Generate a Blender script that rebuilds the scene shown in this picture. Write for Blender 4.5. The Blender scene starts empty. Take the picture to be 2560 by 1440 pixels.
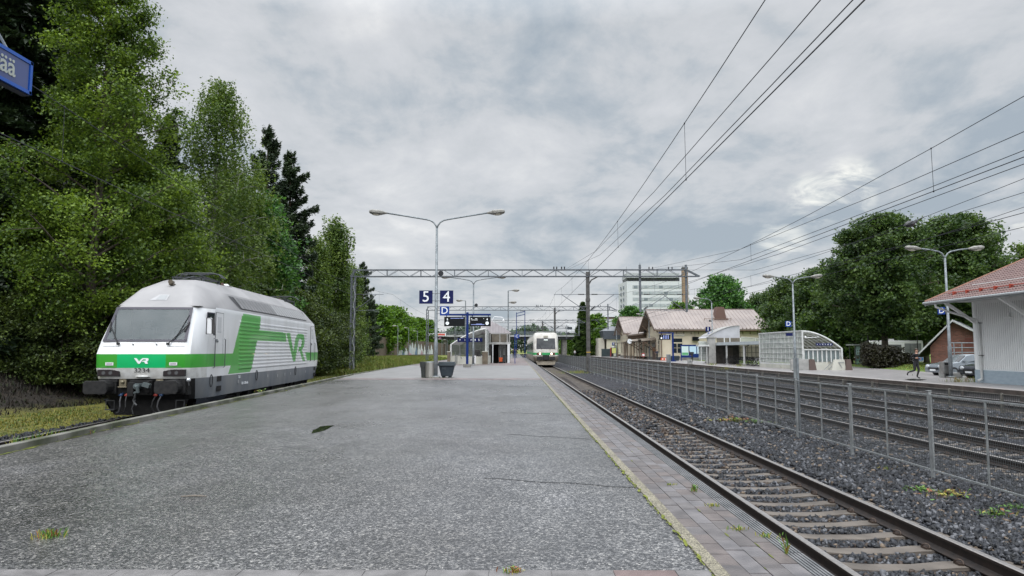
import bpy, bmesh, math, random
import numpy as np
from mathutils import Vector, Matrix
R = math.radians
random.seed(7); RNG = np.random.default_rng(7)
S = bpy.context.scene
COL = S.collection

# ---------------------------------------------------------------- camera
cam_d = bpy.data.cameras.new("camera"); cam = bpy.data.objects.new("camera", cam_d); COL.objects.link(cam)
S.camera = cam
PITCH = math.atan(155/1800); YAW = math.atan(10/1800)
cam.location = (0, 0, 1.5); cam.rotation_euler = (math.pi/2 + PITCH, 0, YAW)
cam_d.sensor_width = 36; cam_d.lens = 36*1800/2560; cam_d.clip_start = .1; cam_d.clip_end = 6000
S.view_settings.view_transform = 'Standard'; S.view_settings.look = 'None'
S.view_settings.exposure = 0.0; S.view_settings.gamma = 1
S.cycles.max_bounces = 6; S.cycles.transparent_max_bounces = 24
S.cycles.use_denoising = True

# ---------------------------------------------------------------- world: overcast sky, brighter overhead
SUN_EL, SUN_ROT = R(48), R(185)
W = bpy.data.worlds.new("World"); S.world = W; W.use_nodes = True
nt = W.node_tree; nt.nodes.clear(); N = nt.nodes.new; L = nt.links.new
def wn(t, **k):
    n = N(t)
    for a, b in k.items(): setattr(n, a, b)
    return n
def wm(op, a, b=None, c=None, clamp=False):
    n = N('ShaderNodeMath'); n.operation = op; n.use_clamp = clamp
    for i, v in enumerate((a, b, c)):
        if v is None: continue
        if isinstance(v, (int, float)): n.inputs[i].default_value = v
        else: L(v, n.inputs[i])
    return n.outputs[0]
out = N('ShaderNodeOutputWorld'); bg = N('ShaderNodeBackground'); L(bg.outputs[0], out.inputs[0])
bg.inputs[1].default_value = .1
sky = wn('ShaderNodeTexSky', sky_type='NISHITA', sun_disc=False); sky.sun_elevation = SUN_EL; sky.sun_rotation = SUN_ROT
tc = N('ShaderNodeTexCoord'); sep = N('ShaderNodeSeparateXYZ'); L(tc.outputs['Generated'], sep.inputs[0])
zc = wm('MAXIMUM', sep.outputs[2], 0.0)
den = wm('ADD', zc, .22)
cx = wm('DIVIDE', sep.outputs[0], den); cy = wm('DIVIDE', sep.outputs[1], den)
cv = N('ShaderNodeCombineXYZ'); L(cx, cv.inputs[0]); L(cy, cv.inputs[1]); L(wm('MULTIPLY', zc, .6), cv.inputs[2])
def noise(vec, sc, det, rough, dist=0, off=(0, 0, 0), st=(1, 1, 1)):
    mp = N('ShaderNodeMapping'); mp.inputs[1].default_value = off; mp.inputs[3].default_value = st; L(vec, mp.inputs[0])
    n = N('ShaderNodeTexNoise'); n.inputs['Scale'].default_value = sc; n.inputs['Detail'].default_value = det
    n.inputs['Roughness'].default_value = rough; n.inputs['Distortion'].default_value = dist; L(mp.outputs[0], n.inputs[0]); return n.outputs[0]
def ramp(v, stops):
    r = N('ShaderNodeValToRGB'); e = r.color_ramp.elements
    while len(e) < len(stops): e.new(.5)
    for q, (p, c) in zip(e, stops): q.position = p; q.color = (*c, 1)
    L(v, r.inputs[0]); return r.outputs[0]
n1 = noise(cv.outputs[0], 1.25, 9, .60, .35, (3.1, 1.7, 0), (1, .8, 1))
n2 = noise(cv.outputs[0], 3.6, 8, .58, .3, (8.3, 4.4, 0), (1, .75, 1))
n3 = noise(cv.outputs[0], .38, 2, .5, 0, (1.2, 7.7, 0))
mix = wm('ADD', wm('ADD', wm('MULTIPLY', n1, .50), wm('MULTIPLY', n2, .32)), wm('MULTIPLY', n3, .18))
cl = ramp(mix, [(.415, (.385, .445, .505)), (.455, (.485, .53, .575)), (.49, (.59, .615, .645)), (.52, (.635, .655, .685)), (.56, (.70, .715, .735)), (.61, (.82, .825, .83))])
# brighter thin spots in the cloud towards the right
def spot(dirv, lo, hi):
    d = N('ShaderNodeVectorMath'); d.operation = 'DOT_PRODUCT'; L(tc.outputs['Generated'], d.inputs[0]); d.inputs[1].default_value = dirv
    m = N('ShaderNodeMapRange'); m.interpolation_type = 'SMOOTHSTEP'; L(d.outputs[1], m.inputs[0])
    m.inputs[1].default_value = lo; m.inputs[2].default_value = hi; return m.outputs[0]
def pdir(px, py):
    x = (px-1280)/1800; y = (720-py)/1800
    d = Vector((x, math.cos(PITCH)-y*math.sin(PITCH), math.sin(PITCH)+y*math.cos(PITCH)))
    d = Matrix.Rotation(YAW, 3, 'Z') @ d
    return tuple(d.normalized())
nz = noise(cv.outputs[0], 5, 6, .6, .5, (2, 5, 0), (1, 1, 1))
nzr = wm('MULTIPLY', wm('SUBTRACT', nz, .50), 6, clamp=True)
sp = wm('MULTIPLY', wm('MAXIMUM', wm('MAXIMUM', wm('MAXIMUM', spot(pdir(2040, 500), .9991, .9999), spot(pdir(2118, 468), .9990, .9999)), wm('MULTIPLY', spot(pdir(1955, 605), .9992, .99995), .6)),
                       wm('MULTIPLY', spot(pdir(2530, 600), .998, .9998), .7)), nzr)
mc = N('ShaderNodeMix'); mc.data_type = 'RGBA'; L(wm('MULTIPLY', sp, 1.0), mc.inputs['Factor']); L(cl, mc.inputs['A']); mc.inputs['B'].default_value = (1.0, 1.0, .94, 1)
gain = wm('ADD', wm('MULTIPLY', wm('POWER', wm('MAXIMUM', wm('SUBTRACT', zc, .42), 0), 1.0), 6.5), 1.0)
gb_ = N('ShaderNodeMapRange'); gb_.interpolation_type = 'SMOOTHSTEP'; L(wm('MULTIPLY', sep.outputs[1], -1.0), gb_.inputs[0]); gb_.inputs[1].default_value = -.2; gb_.inputs[2].default_value = .75; gb_.inputs[3].default_value = 1.0; gb_.inputs[4].default_value = 1.55
gain = wm('MULTIPLY', gain, gb_.outputs[0])   # unseen sky behind the camera, brightened to add light on facing walls
g2 = N('ShaderNodeVectorMath'); g2.operation = 'SCALE'; L(mc.outputs['Result'], g2.inputs[0]); L(wm('MULTIPLY', gain, 10.5), g2.inputs['Scale'])
ms = N('ShaderNodeMix'); ms.data_type = 'RGBA'; ms.inputs['Factor'].default_value = .94
L(sky.outputs[0], ms.inputs['A']); L(g2.outputs[0], ms.inputs['B']); L(ms.outputs['Result'], bg.inputs[0])

sun_d = bpy.data.lights.new("sun", 'SUN'); sun_d.energy = 1.5; sun_d.angle = R(60); sun_d.color = (1, .97, .93)
sun = bpy.data.objects.new("sun", sun_d); COL.objects.link(sun)
sun.rotation_euler = (R(90)-SUN_EL, 0, R(-6))

# ---------------------------------------------------------------- helpers
MATS = {}
def mat(name, col, rough=.6, metal=0, col2=None, scale=4, bump=0, bscale=None, spec=.5, detail=6, contrast=(.35, .65), emit=None, estr=0, coat=0, stretch=(1, 1, 1), trans=0, alpha=1, world=False, dirt=None):
    if name in MATS: return MATS[name]
    m = bpy.data.materials.new(name); m.use_nodes = True; t = m.node_tree; b = t.nodes['Principled BSDF']
    b.inputs['Base Color'].default_value = (*col, 1); b.inputs['Roughness'].default_value = rough
    b.inputs['Metallic'].default_value = metal; b.inputs['Specular IOR Level'].default_value = spec
    b.inputs['Coat Weight'].default_value = coat; b.inputs['Alpha'].default_value = alpha
    if trans: b.inputs['Transmission Weight'].default_value = trans
    if emit: b.inputs['Emission Color'].default_value = (*emit, 1); b.inputs['Emission Strength'].default_value = estr
    if col2 or bump:
        if world:
            co = t.nodes.new('ShaderNodeNewGeometry').outputs['Position']
        else:
            co = t.nodes.new('ShaderNodeTexCoord').outputs['Object']
        mp = t.nodes.new('ShaderNodeMapping'); mp.inputs[3].default_value = stretch; t.links.new(co, mp.inputs[0])
    if col2:
        n = t.nodes.new('ShaderNodeTexNoise'); n.inputs['Scale'].default_value = scale; n.inputs['Detail'].default_value = detail; t.links.new(mp.outputs[0], n.inputs[0])
        r = t.nodes.new('ShaderNodeValToRGB'); r.color_ramp.elements[0].position = contrast[0]; r.color_ramp.elements[1].position = contrast[1]
        r.color_ramp.elements[0].color = (*col, 1); r.color_ramp.elements[1].color = (*col2, 1)
        t.links.new(n.outputs[0], r.inputs[0]); t.links.new(r.outputs[0], b.inputs['Base Color'])
    if bump:
        n = t.nodes.new('ShaderNodeTexNoise'); n.inputs['Scale'].default_value = bscale or scale*3; n.inputs['Detail'].default_value = 4; t.links.new(mp.outputs[0], n.inputs[0])
        bp = t.nodes.new('ShaderNodeBump'); bp.inputs['Strength'].default_value = bump; bp.inputs['Distance'].default_value = .02
        t.links.new(n.outputs[0], bp.inputs['Height']); t.links.new(bp.outputs[0], b.inputs['Normal'])
    MATS[name] = m; return m

class MB:
    def __init__(s): s.v = []; s.f = []; s.m = []
    def add(s, vs, fs, mi=0, M=None):
        k = len(s.v)
        s.v += [tuple(M @ Vector(p)) for p in vs] if M is not None else [tuple(p) for p in vs]
        s.f += [tuple(i+k for i in f) for f in fs]; s.m += [mi]*len(fs)
        return s
    def box(s, x0, x1, y0, y1, z0, z1, mi=0, M=None):
        vs = [(x, y, z) for z in (z0, z1) for y in (y0, y1) for x in (x0, x1)]
        return s.add(vs, [(0, 2, 3, 1), (4, 5, 7, 6), (0, 1, 5, 4), (2, 6, 7, 3), (0, 4, 6, 2), (1, 3, 7, 5)], mi, M)
    def tube(s, pts, r, n=8, mi=0, cap=True, M=None, flat=None):
        pts = [Vector(p) for p in pts]; rs = r if isinstance(r, (list, tuple)) else [r]*len(pts)
        vs = []; fs = []; prev = None
        for i, p in enumerate(pts):
            d = (pts[min(i+1, len(pts)-1)]-pts[max(i-1, 0)]).normalized()
            a = Vector((0, 0, 1)) if abs(d.z) < .9 else Vector((1, 0, 0))
            if prev is not None: a = prev
            u = (a - d*a.dot(d)).normalized(); prev = u; w = d.cross(u)
            for k in range(n):
                t = 2*math.pi*(k+.5)/n
                vs.append(p + (u*math.cos(t) + w*math.sin(t))*rs[i])
        for i in range(len(pts)-1):
            for k in range(n):
                a = i*n+k; b = i*n+(k+1) % n; fs.append((a, a+n, b+n, b))
        if cap: fs += [tuple(range(n)), tuple(range(len(pts)*n-1, (len(pts)-1)*n-1, -1))]
        return s.add(vs, fs, mi, M)
    def bar(s, a, b, w, h=None, mi=0):      # square bar between two points
        return s.tube([a, b], (w/2)*1.414, 4, mi)
    def prism(s, poly, axis, a0, a1, mi=0, M=None):   # polygon extruded along axis
        def P(u, v, a): return {'x': (a, u, v), 'y': (u, a, v), 'z': (u, v, a)}[axis]
        n = len(poly); vs = [P(u, v, a0) for u, v in poly]+[P(u, v, a1) for u, v in poly]
        area = sum(poly[i][0]*poly[(i+1) % n][1]-poly[(i+1) % n][0]*poly[i][1] for i in range(n))
        fl = (area > 0) == (axis in 'xz')
        if a1 < a0: fl = not fl
        f0 = tuple(range(n)); f1 = tuple(range(n, 2*n))
        fs = [f0[::-1], f1] if fl else [f0, f1[::-1]]
        for i in range(n):
            j = (i+1) % n; fs.append((i, j, n+j, n+i) if fl else (i, n+i, n+j, j))
        return s.add(vs, fs, mi, M)
    def sphere(s, c, r, n=10, mi=0, sc=(1, 1, 1), M=None):
        vs = []; fs = []; m = n//2
        for i in range(m+1):
            t = math.pi*i/m
            for k in range(n):
                p = 2*math.pi*k/n
                vs.append((c[0]+r*sc[0]*math.sin(t)*math.cos(p), c[1]+r*sc[1]*math.sin(t)*math.sin(p), c[2]+r*sc[2]*math.cos(t)))
        for i in range(m):
            for k in range(n):
                a = i*n+k; b = i*n+(k+1) % n
                fs.append((a, a+n, b+n, b))
        return s.add(vs, fs, mi, M)
    def grid(s, fn, nu, nv, mi=0):
        k = len(s.v)
        for i in range(nu+1):
            for j in range(nv+1): s.v.append(tuple(fn(i/nu, j/nv)))
        for i in range(nu):
            for j in range(nv):
                a = k+i*(nv+1)+j; s.f.append((a, a+nv+1, a+nv+2, a+1)); s.m.append(mi)
        return s
    def build(s, name, mats, parent=None, smooth=False, loc=None, rot=0, bevel=0):
        me = bpy.data.meshes.new(name); me.from_pydata(s.v, [], s.f)
        if not isinstance(mats, (list, tuple)): mats = [mats]
        for m in mats: me.materials.append(m)
        me.polygons.foreach_set('material_index', s.m)
        if smooth: me.polygons.foreach_set('use_smooth', [True]*len(me.polygons))
        me.update(); o = bpy.data.objects.new(name, me); COL.objects.link(o)
        if parent is not None: o.parent = parent
        if loc: o.location = loc
        if rot: o.rotation_euler[2] = rot
        if bevel:
            b = o.modifiers.new('bevel', 'BEVEL'); b.width = bevel; b.segments = 2; b.limit_method = 'ANGLE'
        return o

def smooth_by_angle(o, ang=35):
    me = o.data; me.polygons.foreach_set('use_smooth', [True]*len(me.polygons))
    bm = bmesh.new(); bm.from_mesh(me); a = R(ang)
    for e in bm.edges:
        e.smooth = len(e.link_faces) == 2 and e.calc_face_angle(0) < a
    bm.to_mesh(me); bm.free(); return o
def tag(o, label=None, cat=None, group=None, kind=None):
    if label: o['label'] = label
    if cat: o['category'] = cat
    if group: o['group'] = group
    if kind: o['kind'] = kind
    return o
def thing(name, label, cat, loc=(0, 0, 0), rz=0, group=None):
    o = bpy.data.objects.new(name, None); COL.objects.link(o); o.location = loc; o.rotation_euler = (0, 0, rz)
    o.empty_display_size = .2
    return tag(o, label, cat, group)
def struct(o): o['kind'] = 'structure'; return o
def kids(o): return [c for c in bpy.data.objects if c.parent == o]
def dup(o, loc=None, rz=None, label=None, parent=None, scale=None):
    c = o.copy(); COL.objects.link(c)
    if parent is not None: c.parent = parent
    if loc is not None: c.location = loc
    if rz is not None: c.rotation_euler[2] = rz
    if label: c['label'] = label
    if scale is not None: c.scale = scale if isinstance(scale, (tuple, list)) else (scale,)*3
    for k in kids(o): dup(k, parent=c)
    return c
def text_mb(s, size, depth=.004, font_scale_x=1, bold=0, align='CENTER'):
    cu = bpy.data.curves.new('txt', 'FONT'); cu.body = s; cu.size = size; cu.align_x = align; cu.align_y = 'CENTER'
    cu.extrude = depth/2; cu.offset = bold; cu.resolution_u = 3
    o = bpy.data.objects.new('txt', cu); COL.objects.link(o)
    dg = bpy.context.evaluated_depsgraph_get(); me = bpy.data.meshes.new_from_object(o.evaluated_get(dg))
    vs = [tuple(v.co) for v in me.vertices]; fs = [tuple(p.vertices) for p in me.polygons]
    bpy.data.objects.remove(o); bpy.data.meshes.remove(me); bpy.data.curves.remove(cu)
    return vs, fs
def text(s, size, m, parent, loc, rz=0, name='lettering', bold=.0, depth=.006, align='CENTER', sx=1):
    vs, fs = text_mb(s, size, depth, bold=bold, align=align)
    b = MB(); M = Matrix.Rotation(rz, 4, 'Z') @ Matrix.Rotation(math.pi/2, 4, 'X') @ Matrix.Diagonal((sx, 1, 1, 1))
    b.add(vs, fs, 0, M); return b.build(name, m, parent, loc=loc)
def poly_sign(poly, m, parent, loc, name, rz=0, depth=.006, w=1, h=1):
    b = MB(); b.prism([(x*w, y*h) for x, y in poly], 'y', -depth/2, depth/2, 0, Matrix.Rotation(rz, 4, 'Z'))
    return b.build(name, m, parent, loc=loc)
VRLOGO = [(0, 1), (.17, 1), (.36, .42), (.48, .80), (.60, 1), (.88, 1), (.97, .93), (1, .82), (.98, .55), (.90, .42), (.97, .02), (.80, .02), (.70, .38), (.55, .36), (.62, .56), (.80, .58), (.83, .78), (.66, .78), (.58, .66), (.42, .08), (.36, 0), (.28, .06)]

def ray(px, py):
    x = (px-1280)/1800; y = (720-py)/1800
    d = Vector((x, math.cos(PITCH)-y*math.sin(PITCH), math.sin(PITCH)+y*math.cos(PITCH)))
    return Matrix.Rotation(YAW, 3, 'Z') @ d
def at(px, py, Y):          # point seen at that pixel of the photograph, Y metres ahead
    d = ray(px, py); return Vector((0, 0, 1.5)) + d*(Y/d.y)
def on(px, py, z):
    d = ray(px, py); return Vector((0, 0, 1.5)) + d*((z-1.5)/d.z)

# ---------------------------------------------------------------- materials
galv = mat('galvanised_steel', (.15, .17, .185), .5, .35, (.25, .275, .29), 6, .15)
galv_d = mat('dull_zinc', (.16, .175, .185), .55, .4, (.24, .26, .27), 5, .15)
steel_dark = mat('dark_steel', (.05, .052, .055), .55, .3, (.09, .092, .095), 8)
blackm = mat('black_rubber', (.012, .012, .013), .6)
black_gl = mat('black_gloss', (.012, .013, .016), .15)
white_p = mat('white_paint', (.72, .73, .74), .35, 0, (.62, .63, .64), 1.5)
sign_blue = mat('sign_navy', (.005, .009, .065), .5, 0, (.007, .012, .08), 3, spec=.2)
sign_blue2 = mat('sign_blue', (.008, .038, .23), .5, 0, (.010, .044, .25), 3, spec=.2)
post_blue = mat('post_blue', (.004, .02, .12), .55, 0, (.006, .026, .14), 3, spec=.2)
sign_white = mat('sign_white', (.80, .82, .84), .4)
concrete = mat('concrete', (.26, .26, .25), .8, 0, (.36, .355, .34), 2.2, .3, 12)
concrete_d = mat('dark_concrete', (.13, .125, .115), .85, 0, (.22, .21, .19), 1.6, .35, 10)
conc_lt = mat('pale_concrete', (.42, .42, .37), .75, 0, (.52, .51, .45), 1.2, .2, 8)
def glass_mat(name, tint, a=.35, rough=.06):
    return mat(name, tint, rough, 0, alpha=a, spec=.6)
glass = glass_mat('shelter_glass', (.50, .56, .55), .42)
glass_dirty = mat('wired_glass', (.34, .37, .35), .3, 0, (.56, .59, .56), 2.5, alpha=.78, detail=8)
glass_dark = mat('dark_glass', (.02, .025, .03), .07, 0, spec=.8)
# ================================================================ GROUND AND SETTING
def sstep(a, b, x): 
    t = np.clip((x-a)/(b-a), 0, 1); return t*t*(3-2*t)
def gz(x, y):
    x = np.asarray(x, float); y = np.asarray(y, float)
    z = -.95 + 0*x
    z = z + .30*sstep(-12.4, -13.6, x) + (.35+.85*(1-sstep(50, 90, y)))*sstep(-16.6, -20.0, x) + 1.3*sstep(-19, -34, x)*(1-sstep(90, 150, y)) + .2*sstep(-18, -30, x)
    z = z + .70*sstep(21.6, 22.0, x)
    z = z + 3*sstep(500, 1500, np.abs(y)+np.abs(x)) 
    return z
def curb_x(y):
    return float(np.interp(y, [-20, 5, 11.2, 14, 20.7, 25.7, 34.5, 44.7, 58.6, 87.8, 140, 400], [-7.1, -7.3, -7.62, -7.9, -8.32, -8.62, -9.2, -10.05, -10.45, -10.75, -10.8, -10.8]))
def t5x(y):
    return float(np.interp(y, [-20, 10, 21.4, 30, 40, 58, 87, 400], [-9.4, -10.35, -11.1, -11.62, -12.15, -12.5, -12.6, -12.6]))
def nmat(name):
    m = bpy.data.materials.new(name); m.use_nodes = True; t = m.node_tree
    b = t.nodes['Principled BSDF']; return m, t, b
def nd(t, typ, **k):
    n = t.nodes.new(typ)
    for a, v in k.items():
        if a.startswith('i_'): n.inputs[a[2:].replace('_', ' ')].default_value = v
        else: setattr(n, a, v)
    return n
def cramp(t, src, stops):
    r = t.nodes.new('ShaderNodeValToRGB'); e = r.color_ramp.elements
    while len(e) < len(stops): e.new(.5)
    for q, (p, c) in zip(e, stops): q.position = p; q.color = (*c, 1) if len(c) == 3 else c
    t.links.new(src, r.inputs[0]); return r.outputs[0]
def mixc(t, fac, a, b, mode='MIX'):
    m = t.nodes.new('ShaderNodeMix'); m.data_type = 'RGBA'; m.blend_type = mode
    for s, v in (('Factor', fac), ('A', a), ('B', b)):
        if isinstance(v, (int, float)): m.inputs[s].default_value = v
        elif isinstance(v, tuple): m.inputs[s].default_value = (*v, 1)
        else: t.links.new(v, m.inputs[s])
    return m.outputs['Result']
def nmath(t, op, a, b=0, clamp=False):
    m = t.nodes.new('ShaderNodeMath'); m.operation = op; m.use_clamp = clamp
    for i, v in enumerate((a, b)):
        if isinstance(v, (int, float)): m.inputs[i].default_value = v
        else: t.links.new(v, m.inputs[i])
    return m.outputs[0]
# grass ground
gm, t, b = nmat('grass_ground'); P = t.nodes.new('ShaderNodeNewGeometry').outputs['Position']
def tn(t, P, sc, det=5, rough=.6, st=(1, 1, 1)):
    mp = nd(t, 'ShaderNodeMapping'); mp.inputs[3].default_value = st; t.links.new(P, mp.inputs[0])
    n = nd(t, 'ShaderNodeTexNoise'); n.inputs['Scale'].default_value = sc; n.inputs['Detail'].default_value = det; n.inputs['Roughness'].default_value = rough
    t.links.new(mp.outputs[0], n.inputs[0]); return n.outputs[0]
g1 = cramp(t, tn(t, P, 1.3, 8, .7), [(.3, (.05, .06, .008)), (.5, (.13, .13, .014)), (.7, (.20, .18, .02))])
g2 = cramp(t, tn(t, P, 7, 6), [(.35, (.35, .35, .35)), (.65, (1, 1, 1))])
gc = mixc(t, 1.0, g1, g2, 'MULTIPLY')
sx = nd(t, 'ShaderNodeSeparateXYZ'); t.links.new(P, sx.inputs[0])
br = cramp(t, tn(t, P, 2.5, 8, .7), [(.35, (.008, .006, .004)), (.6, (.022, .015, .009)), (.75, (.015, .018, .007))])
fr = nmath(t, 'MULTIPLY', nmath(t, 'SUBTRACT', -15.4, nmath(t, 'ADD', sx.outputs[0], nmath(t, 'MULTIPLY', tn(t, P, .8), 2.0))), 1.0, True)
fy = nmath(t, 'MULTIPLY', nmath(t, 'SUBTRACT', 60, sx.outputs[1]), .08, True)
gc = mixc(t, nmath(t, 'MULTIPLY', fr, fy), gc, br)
fg = cramp(t, tn(t, P, .9, 8, .7), [(.3, (.07, .09, .014)), (.55, (.15, .17, .028)), (.75, (.20, .19, .035))]); gc = mixc(t, nmath(t, 'MULTIPLY', nmath(t, 'SUBTRACT', sx.outputs[1], 45), .04, True), gc, fg)
gr = cramp(t, tn(t, P, .5, 6), [(.3, (.07, .12, .012)), (.7, (.14, .21, .025))])
gc = mixc(t, nmath(t, 'MULTIPLY', nmath(t, 'SUBTRACT', sx.outputs[0], 22), 1, True), gc, gr)
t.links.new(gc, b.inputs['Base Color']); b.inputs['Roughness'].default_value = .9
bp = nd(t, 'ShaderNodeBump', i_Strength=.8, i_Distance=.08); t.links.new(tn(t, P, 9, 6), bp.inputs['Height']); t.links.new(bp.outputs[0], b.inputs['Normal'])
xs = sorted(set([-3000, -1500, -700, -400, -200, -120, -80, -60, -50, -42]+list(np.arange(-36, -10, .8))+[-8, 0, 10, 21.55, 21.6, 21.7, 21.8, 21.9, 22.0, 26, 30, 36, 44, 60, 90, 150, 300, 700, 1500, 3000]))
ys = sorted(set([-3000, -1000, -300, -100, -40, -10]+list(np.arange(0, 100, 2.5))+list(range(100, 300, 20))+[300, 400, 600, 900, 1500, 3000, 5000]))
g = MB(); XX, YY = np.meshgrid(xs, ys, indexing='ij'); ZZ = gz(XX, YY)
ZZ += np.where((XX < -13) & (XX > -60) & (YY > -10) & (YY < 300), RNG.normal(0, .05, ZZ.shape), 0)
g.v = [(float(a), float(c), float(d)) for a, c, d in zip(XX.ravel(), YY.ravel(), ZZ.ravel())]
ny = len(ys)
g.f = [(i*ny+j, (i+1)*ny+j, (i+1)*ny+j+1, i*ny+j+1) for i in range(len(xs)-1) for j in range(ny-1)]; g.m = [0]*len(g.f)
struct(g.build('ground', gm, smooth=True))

# platform asphalt with exposed aggregate, wet
am, t, b = nmat('aggregate_asphalt'); P = t.nodes.new('ShaderNodeNewGeometry').outputs['Position']
v = nd(t, 'ShaderNodeTexVoronoi', feature='F1'); v.inputs['Scale'].default_value = 75; v.inputs['Randomness'].default_value = 1; t.links.new(P, v.inputs['Vector'])
vc = nd(t, 'ShaderNodeSeparateColor'); t.links.new(v.outputs['Color'], vc.inputs[0])
ag = cramp(t, vc.outputs[0], [(.0, (.035, .036, .04)), (.35, (.09, .092, .10)), (.6, (.20, .20, .205)), (.85, (.37, .365, .36)), (1, (.55, .54, .52))])
v2 = nd(t, 'ShaderNodeTexVoronoi', feature='F1'); v2.inputs['Scale'].default_value = 38; t.links.new(P, v2.inputs['Vector'])
vc2 = nd(t, 'ShaderNodeSeparateColor'); t.links.new(v2.outputs['Color'], vc2.inputs[0])
ag2 = cramp(t, vc2.outputs[1], [(0, (.36, .36, .38)), (.5, (.97, .97, .98)), (1, (1.75, 1.72, 1.66))])
ac = mixc(t, 1.0, ag, ag2, 'MULTIPLY')
big = cramp(t, tn(t, P, .35, 5, .6, (1, .55, 1)), [(.3, (.27, .265, .255)), (.43, (.36, .355, .352)), (.55, (.46, .46, .463)), (.68, (.58, .58, .60))])
ac = mixc(t, 1.0, ac, big, 'MULTIPLY')
sxa = nd(t, 'ShaderNodeSeparateXYZ'); t.links.new(P, sxa.inputs[0])
lf = nmath(t, 'MULTIPLY', nmath(t, 'SUBTRACT', nmath(t, 'ADD', nmath(t, 'MULTIPLY', sxa.outputs[0], -.16), nmath(t, 'MULTIPLY', tn(t, P, .6, 7, .7), 1.6)), 1.15), 1.6, True)
ac = mixc(t, nmath(t, 'MULTIPLY', lf, .45), ac, mixc(t, 1.0, ac, (.62, .57, .52), 'MULTIPLY'))
st_ = cramp(t, tn(t, P, .9, 9, .75, (1, .7, 1)), [(.60, (1, 1, 1)), (.70, (.70, .70, .70))]); ac = mixc(t, 1.0, ac, st_, 'MULTIPLY')
mid = cramp(t, tn(t, P, 2.2, 6, .65), [(.3, (.74, .74, .75)), (.5, (1, 1, 1)), (.7, (1.18, 1.17, 1.16))])
ac = mixc(t, 1.0, ac, mid, 'MULTIPLY')
t.links.new(ac, b.inputs['Base Color'])
rr = cramp(t, tn(t, P, .5, 6, .65, (1, .5, 1)), [(.35, (.42, .42, .42)), (.65, (.24, .24, .24))]); t.links.new(rr, b.inputs['Roughness'])
b.inputs['Specular IOR Level'].default_value = .5
b.inputs['Coat Roughness'].default_value = .36; b.inputs['Coat IOR'].default_value = 1.33
cw = cramp(t, tn(t, P, .28, 5, .6, (1, .5, 1)), [(.36, (.0, .0, .0)), (.62, (.30, .30, .30))]); t.links.new(cw, b.inputs['Coat Weight'])
bp = nd(t, 'ShaderNodeBump', i_Strength=.55, i_Distance=.006); t.links.new(v.outputs['Distance'], bp.inputs['Height']); t.links.new(bp.outputs[0], b.inputs['Normal'])
asphalt = am
asph_far = mat('station_paving', (.20, .19, .188), .36, 0, (.28, .262, .26), 1.2, .2, 20, world=True)
# platform solid: top sheet plus sides
ysp = list(np.arange(-12, 60, 2.0))+list(range(60, 300, 8))
def strip(xl, xr, z, ys, mb, mi=0):
    k = len(mb.v)
    for y in ys: mb.v += [(xl(y), y, z), (xr(y), y, z)]
    for i in range(len(ys)-1):
        a = k+2*i; mb.f.append((a, a+1, a+3, a+2)); mb.m.append(mi)
def wall(xf, z0, z1, ys, mb, mi=0, flip=False):
    k = len(mb.v)
    for y in ys: mb.v += [(xf(y), y, z0), (xf(y), y, z1)]
    for i in range(len(ys)-1):
        a = k+2*i; f = (a, a+1, a+3, a+2); mb.f.append(f[::-1] if flip else f); mb.m.append(mi)
C = lambda c: (lambda y: c)
p = MB(); strip(lambda y: curb_x(y)+.12, C(1.32), 0, ysp, p); 
p.f.append((0, 1, 1, 0)) if False else None
struct(p.build('platform_surface', asphalt))
p = MB(); strip(lambda y: curb_x(y)+.14, C(1.32), .0045, [38.5, 44, 50, 56, 60, 66, 70.2], p); struct(p.build('platform_surface', mat('sheen_pale_asphalt', (.15, .147, .146), .45, 0, (.22, .214, .212), .9, .25, 60, world=True, detail=10)))  # paler far section; its base colour also carries the grazing wet sheen
# curb: concrete edge beam on the track 5 side, in lengths with joints
curbm = mat('kerb_stone', (.045, .052, .026), .85, 0, (.17, .165, .148), 1.3, .3, 15, world=True)
mossm = mat('moss', (.07, .09, .008), .9, 0, (.17, .19, .02), 9, .6, 30, world=True)
c = MB()
yy = -10.0
while yy < 150:
    L_ = 1.98; a, d = yy, yy+L_
    x0, x1 = curb_x(a), curb_x(d)
    ja = random.uniform(-.006, .006); kz = float(np.interp(a, [0, 34, 44, 60], [.11, .10, .05, .03]))+random.uniform(-.004, .004)
    c.add([(x0-.0+ja, a, -.9), (x0+.145+ja, a, -.9), (x1-.0+ja, d, -.9), (x1+.145+ja, d, -.9), (x0+ja, a, kz), (x0+.145+ja, a, kz), (x1+ja, d, kz), (x1+.145+ja, d, kz)],
          [(0, 2, 3, 1), (4, 5, 7, 6), (0, 1, 5, 4), (2, 6, 7, 3), (0, 4, 6, 2), (1, 3, 7, 5)])
    yy += 2.0
struct(c.build('platform_kerb', curbm, bevel=.012))
mo = MB()
for y in np.arange(3, 60, .22):
    if random.random() < .65:
        x = curb_x(y)+.17+random.uniform(-.02, .03); w = random.uniform(.01, .04); l = random.uniform(.08, .28)
        n = 7; mo.add([(x+w*math.cos(k*6.283/n)*random.uniform(.6, 1.2), y+l*math.sin(k*6.283/n), .006+random.uniform(0, .004)) for k in range(n)], [tuple(range(n))])
for y in np.arange(4.6, 45, .06):
    if random.random() < .75:
        x = 1.31+random.uniform(-.012, .02); w = random.uniform(.004, .013)*(1.3 if 6 < y < 10 else 1); l = random.uniform(.02, .08)
        n = 7; mo.add([(x+w*math.cos(k*6.283/n)*random.uniform(.5, 1.3), y+l*math.sin(k*6.283/n), .010+random.uniform(0, .006)) for k in range(n)], [tuple(range(n))])
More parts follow.
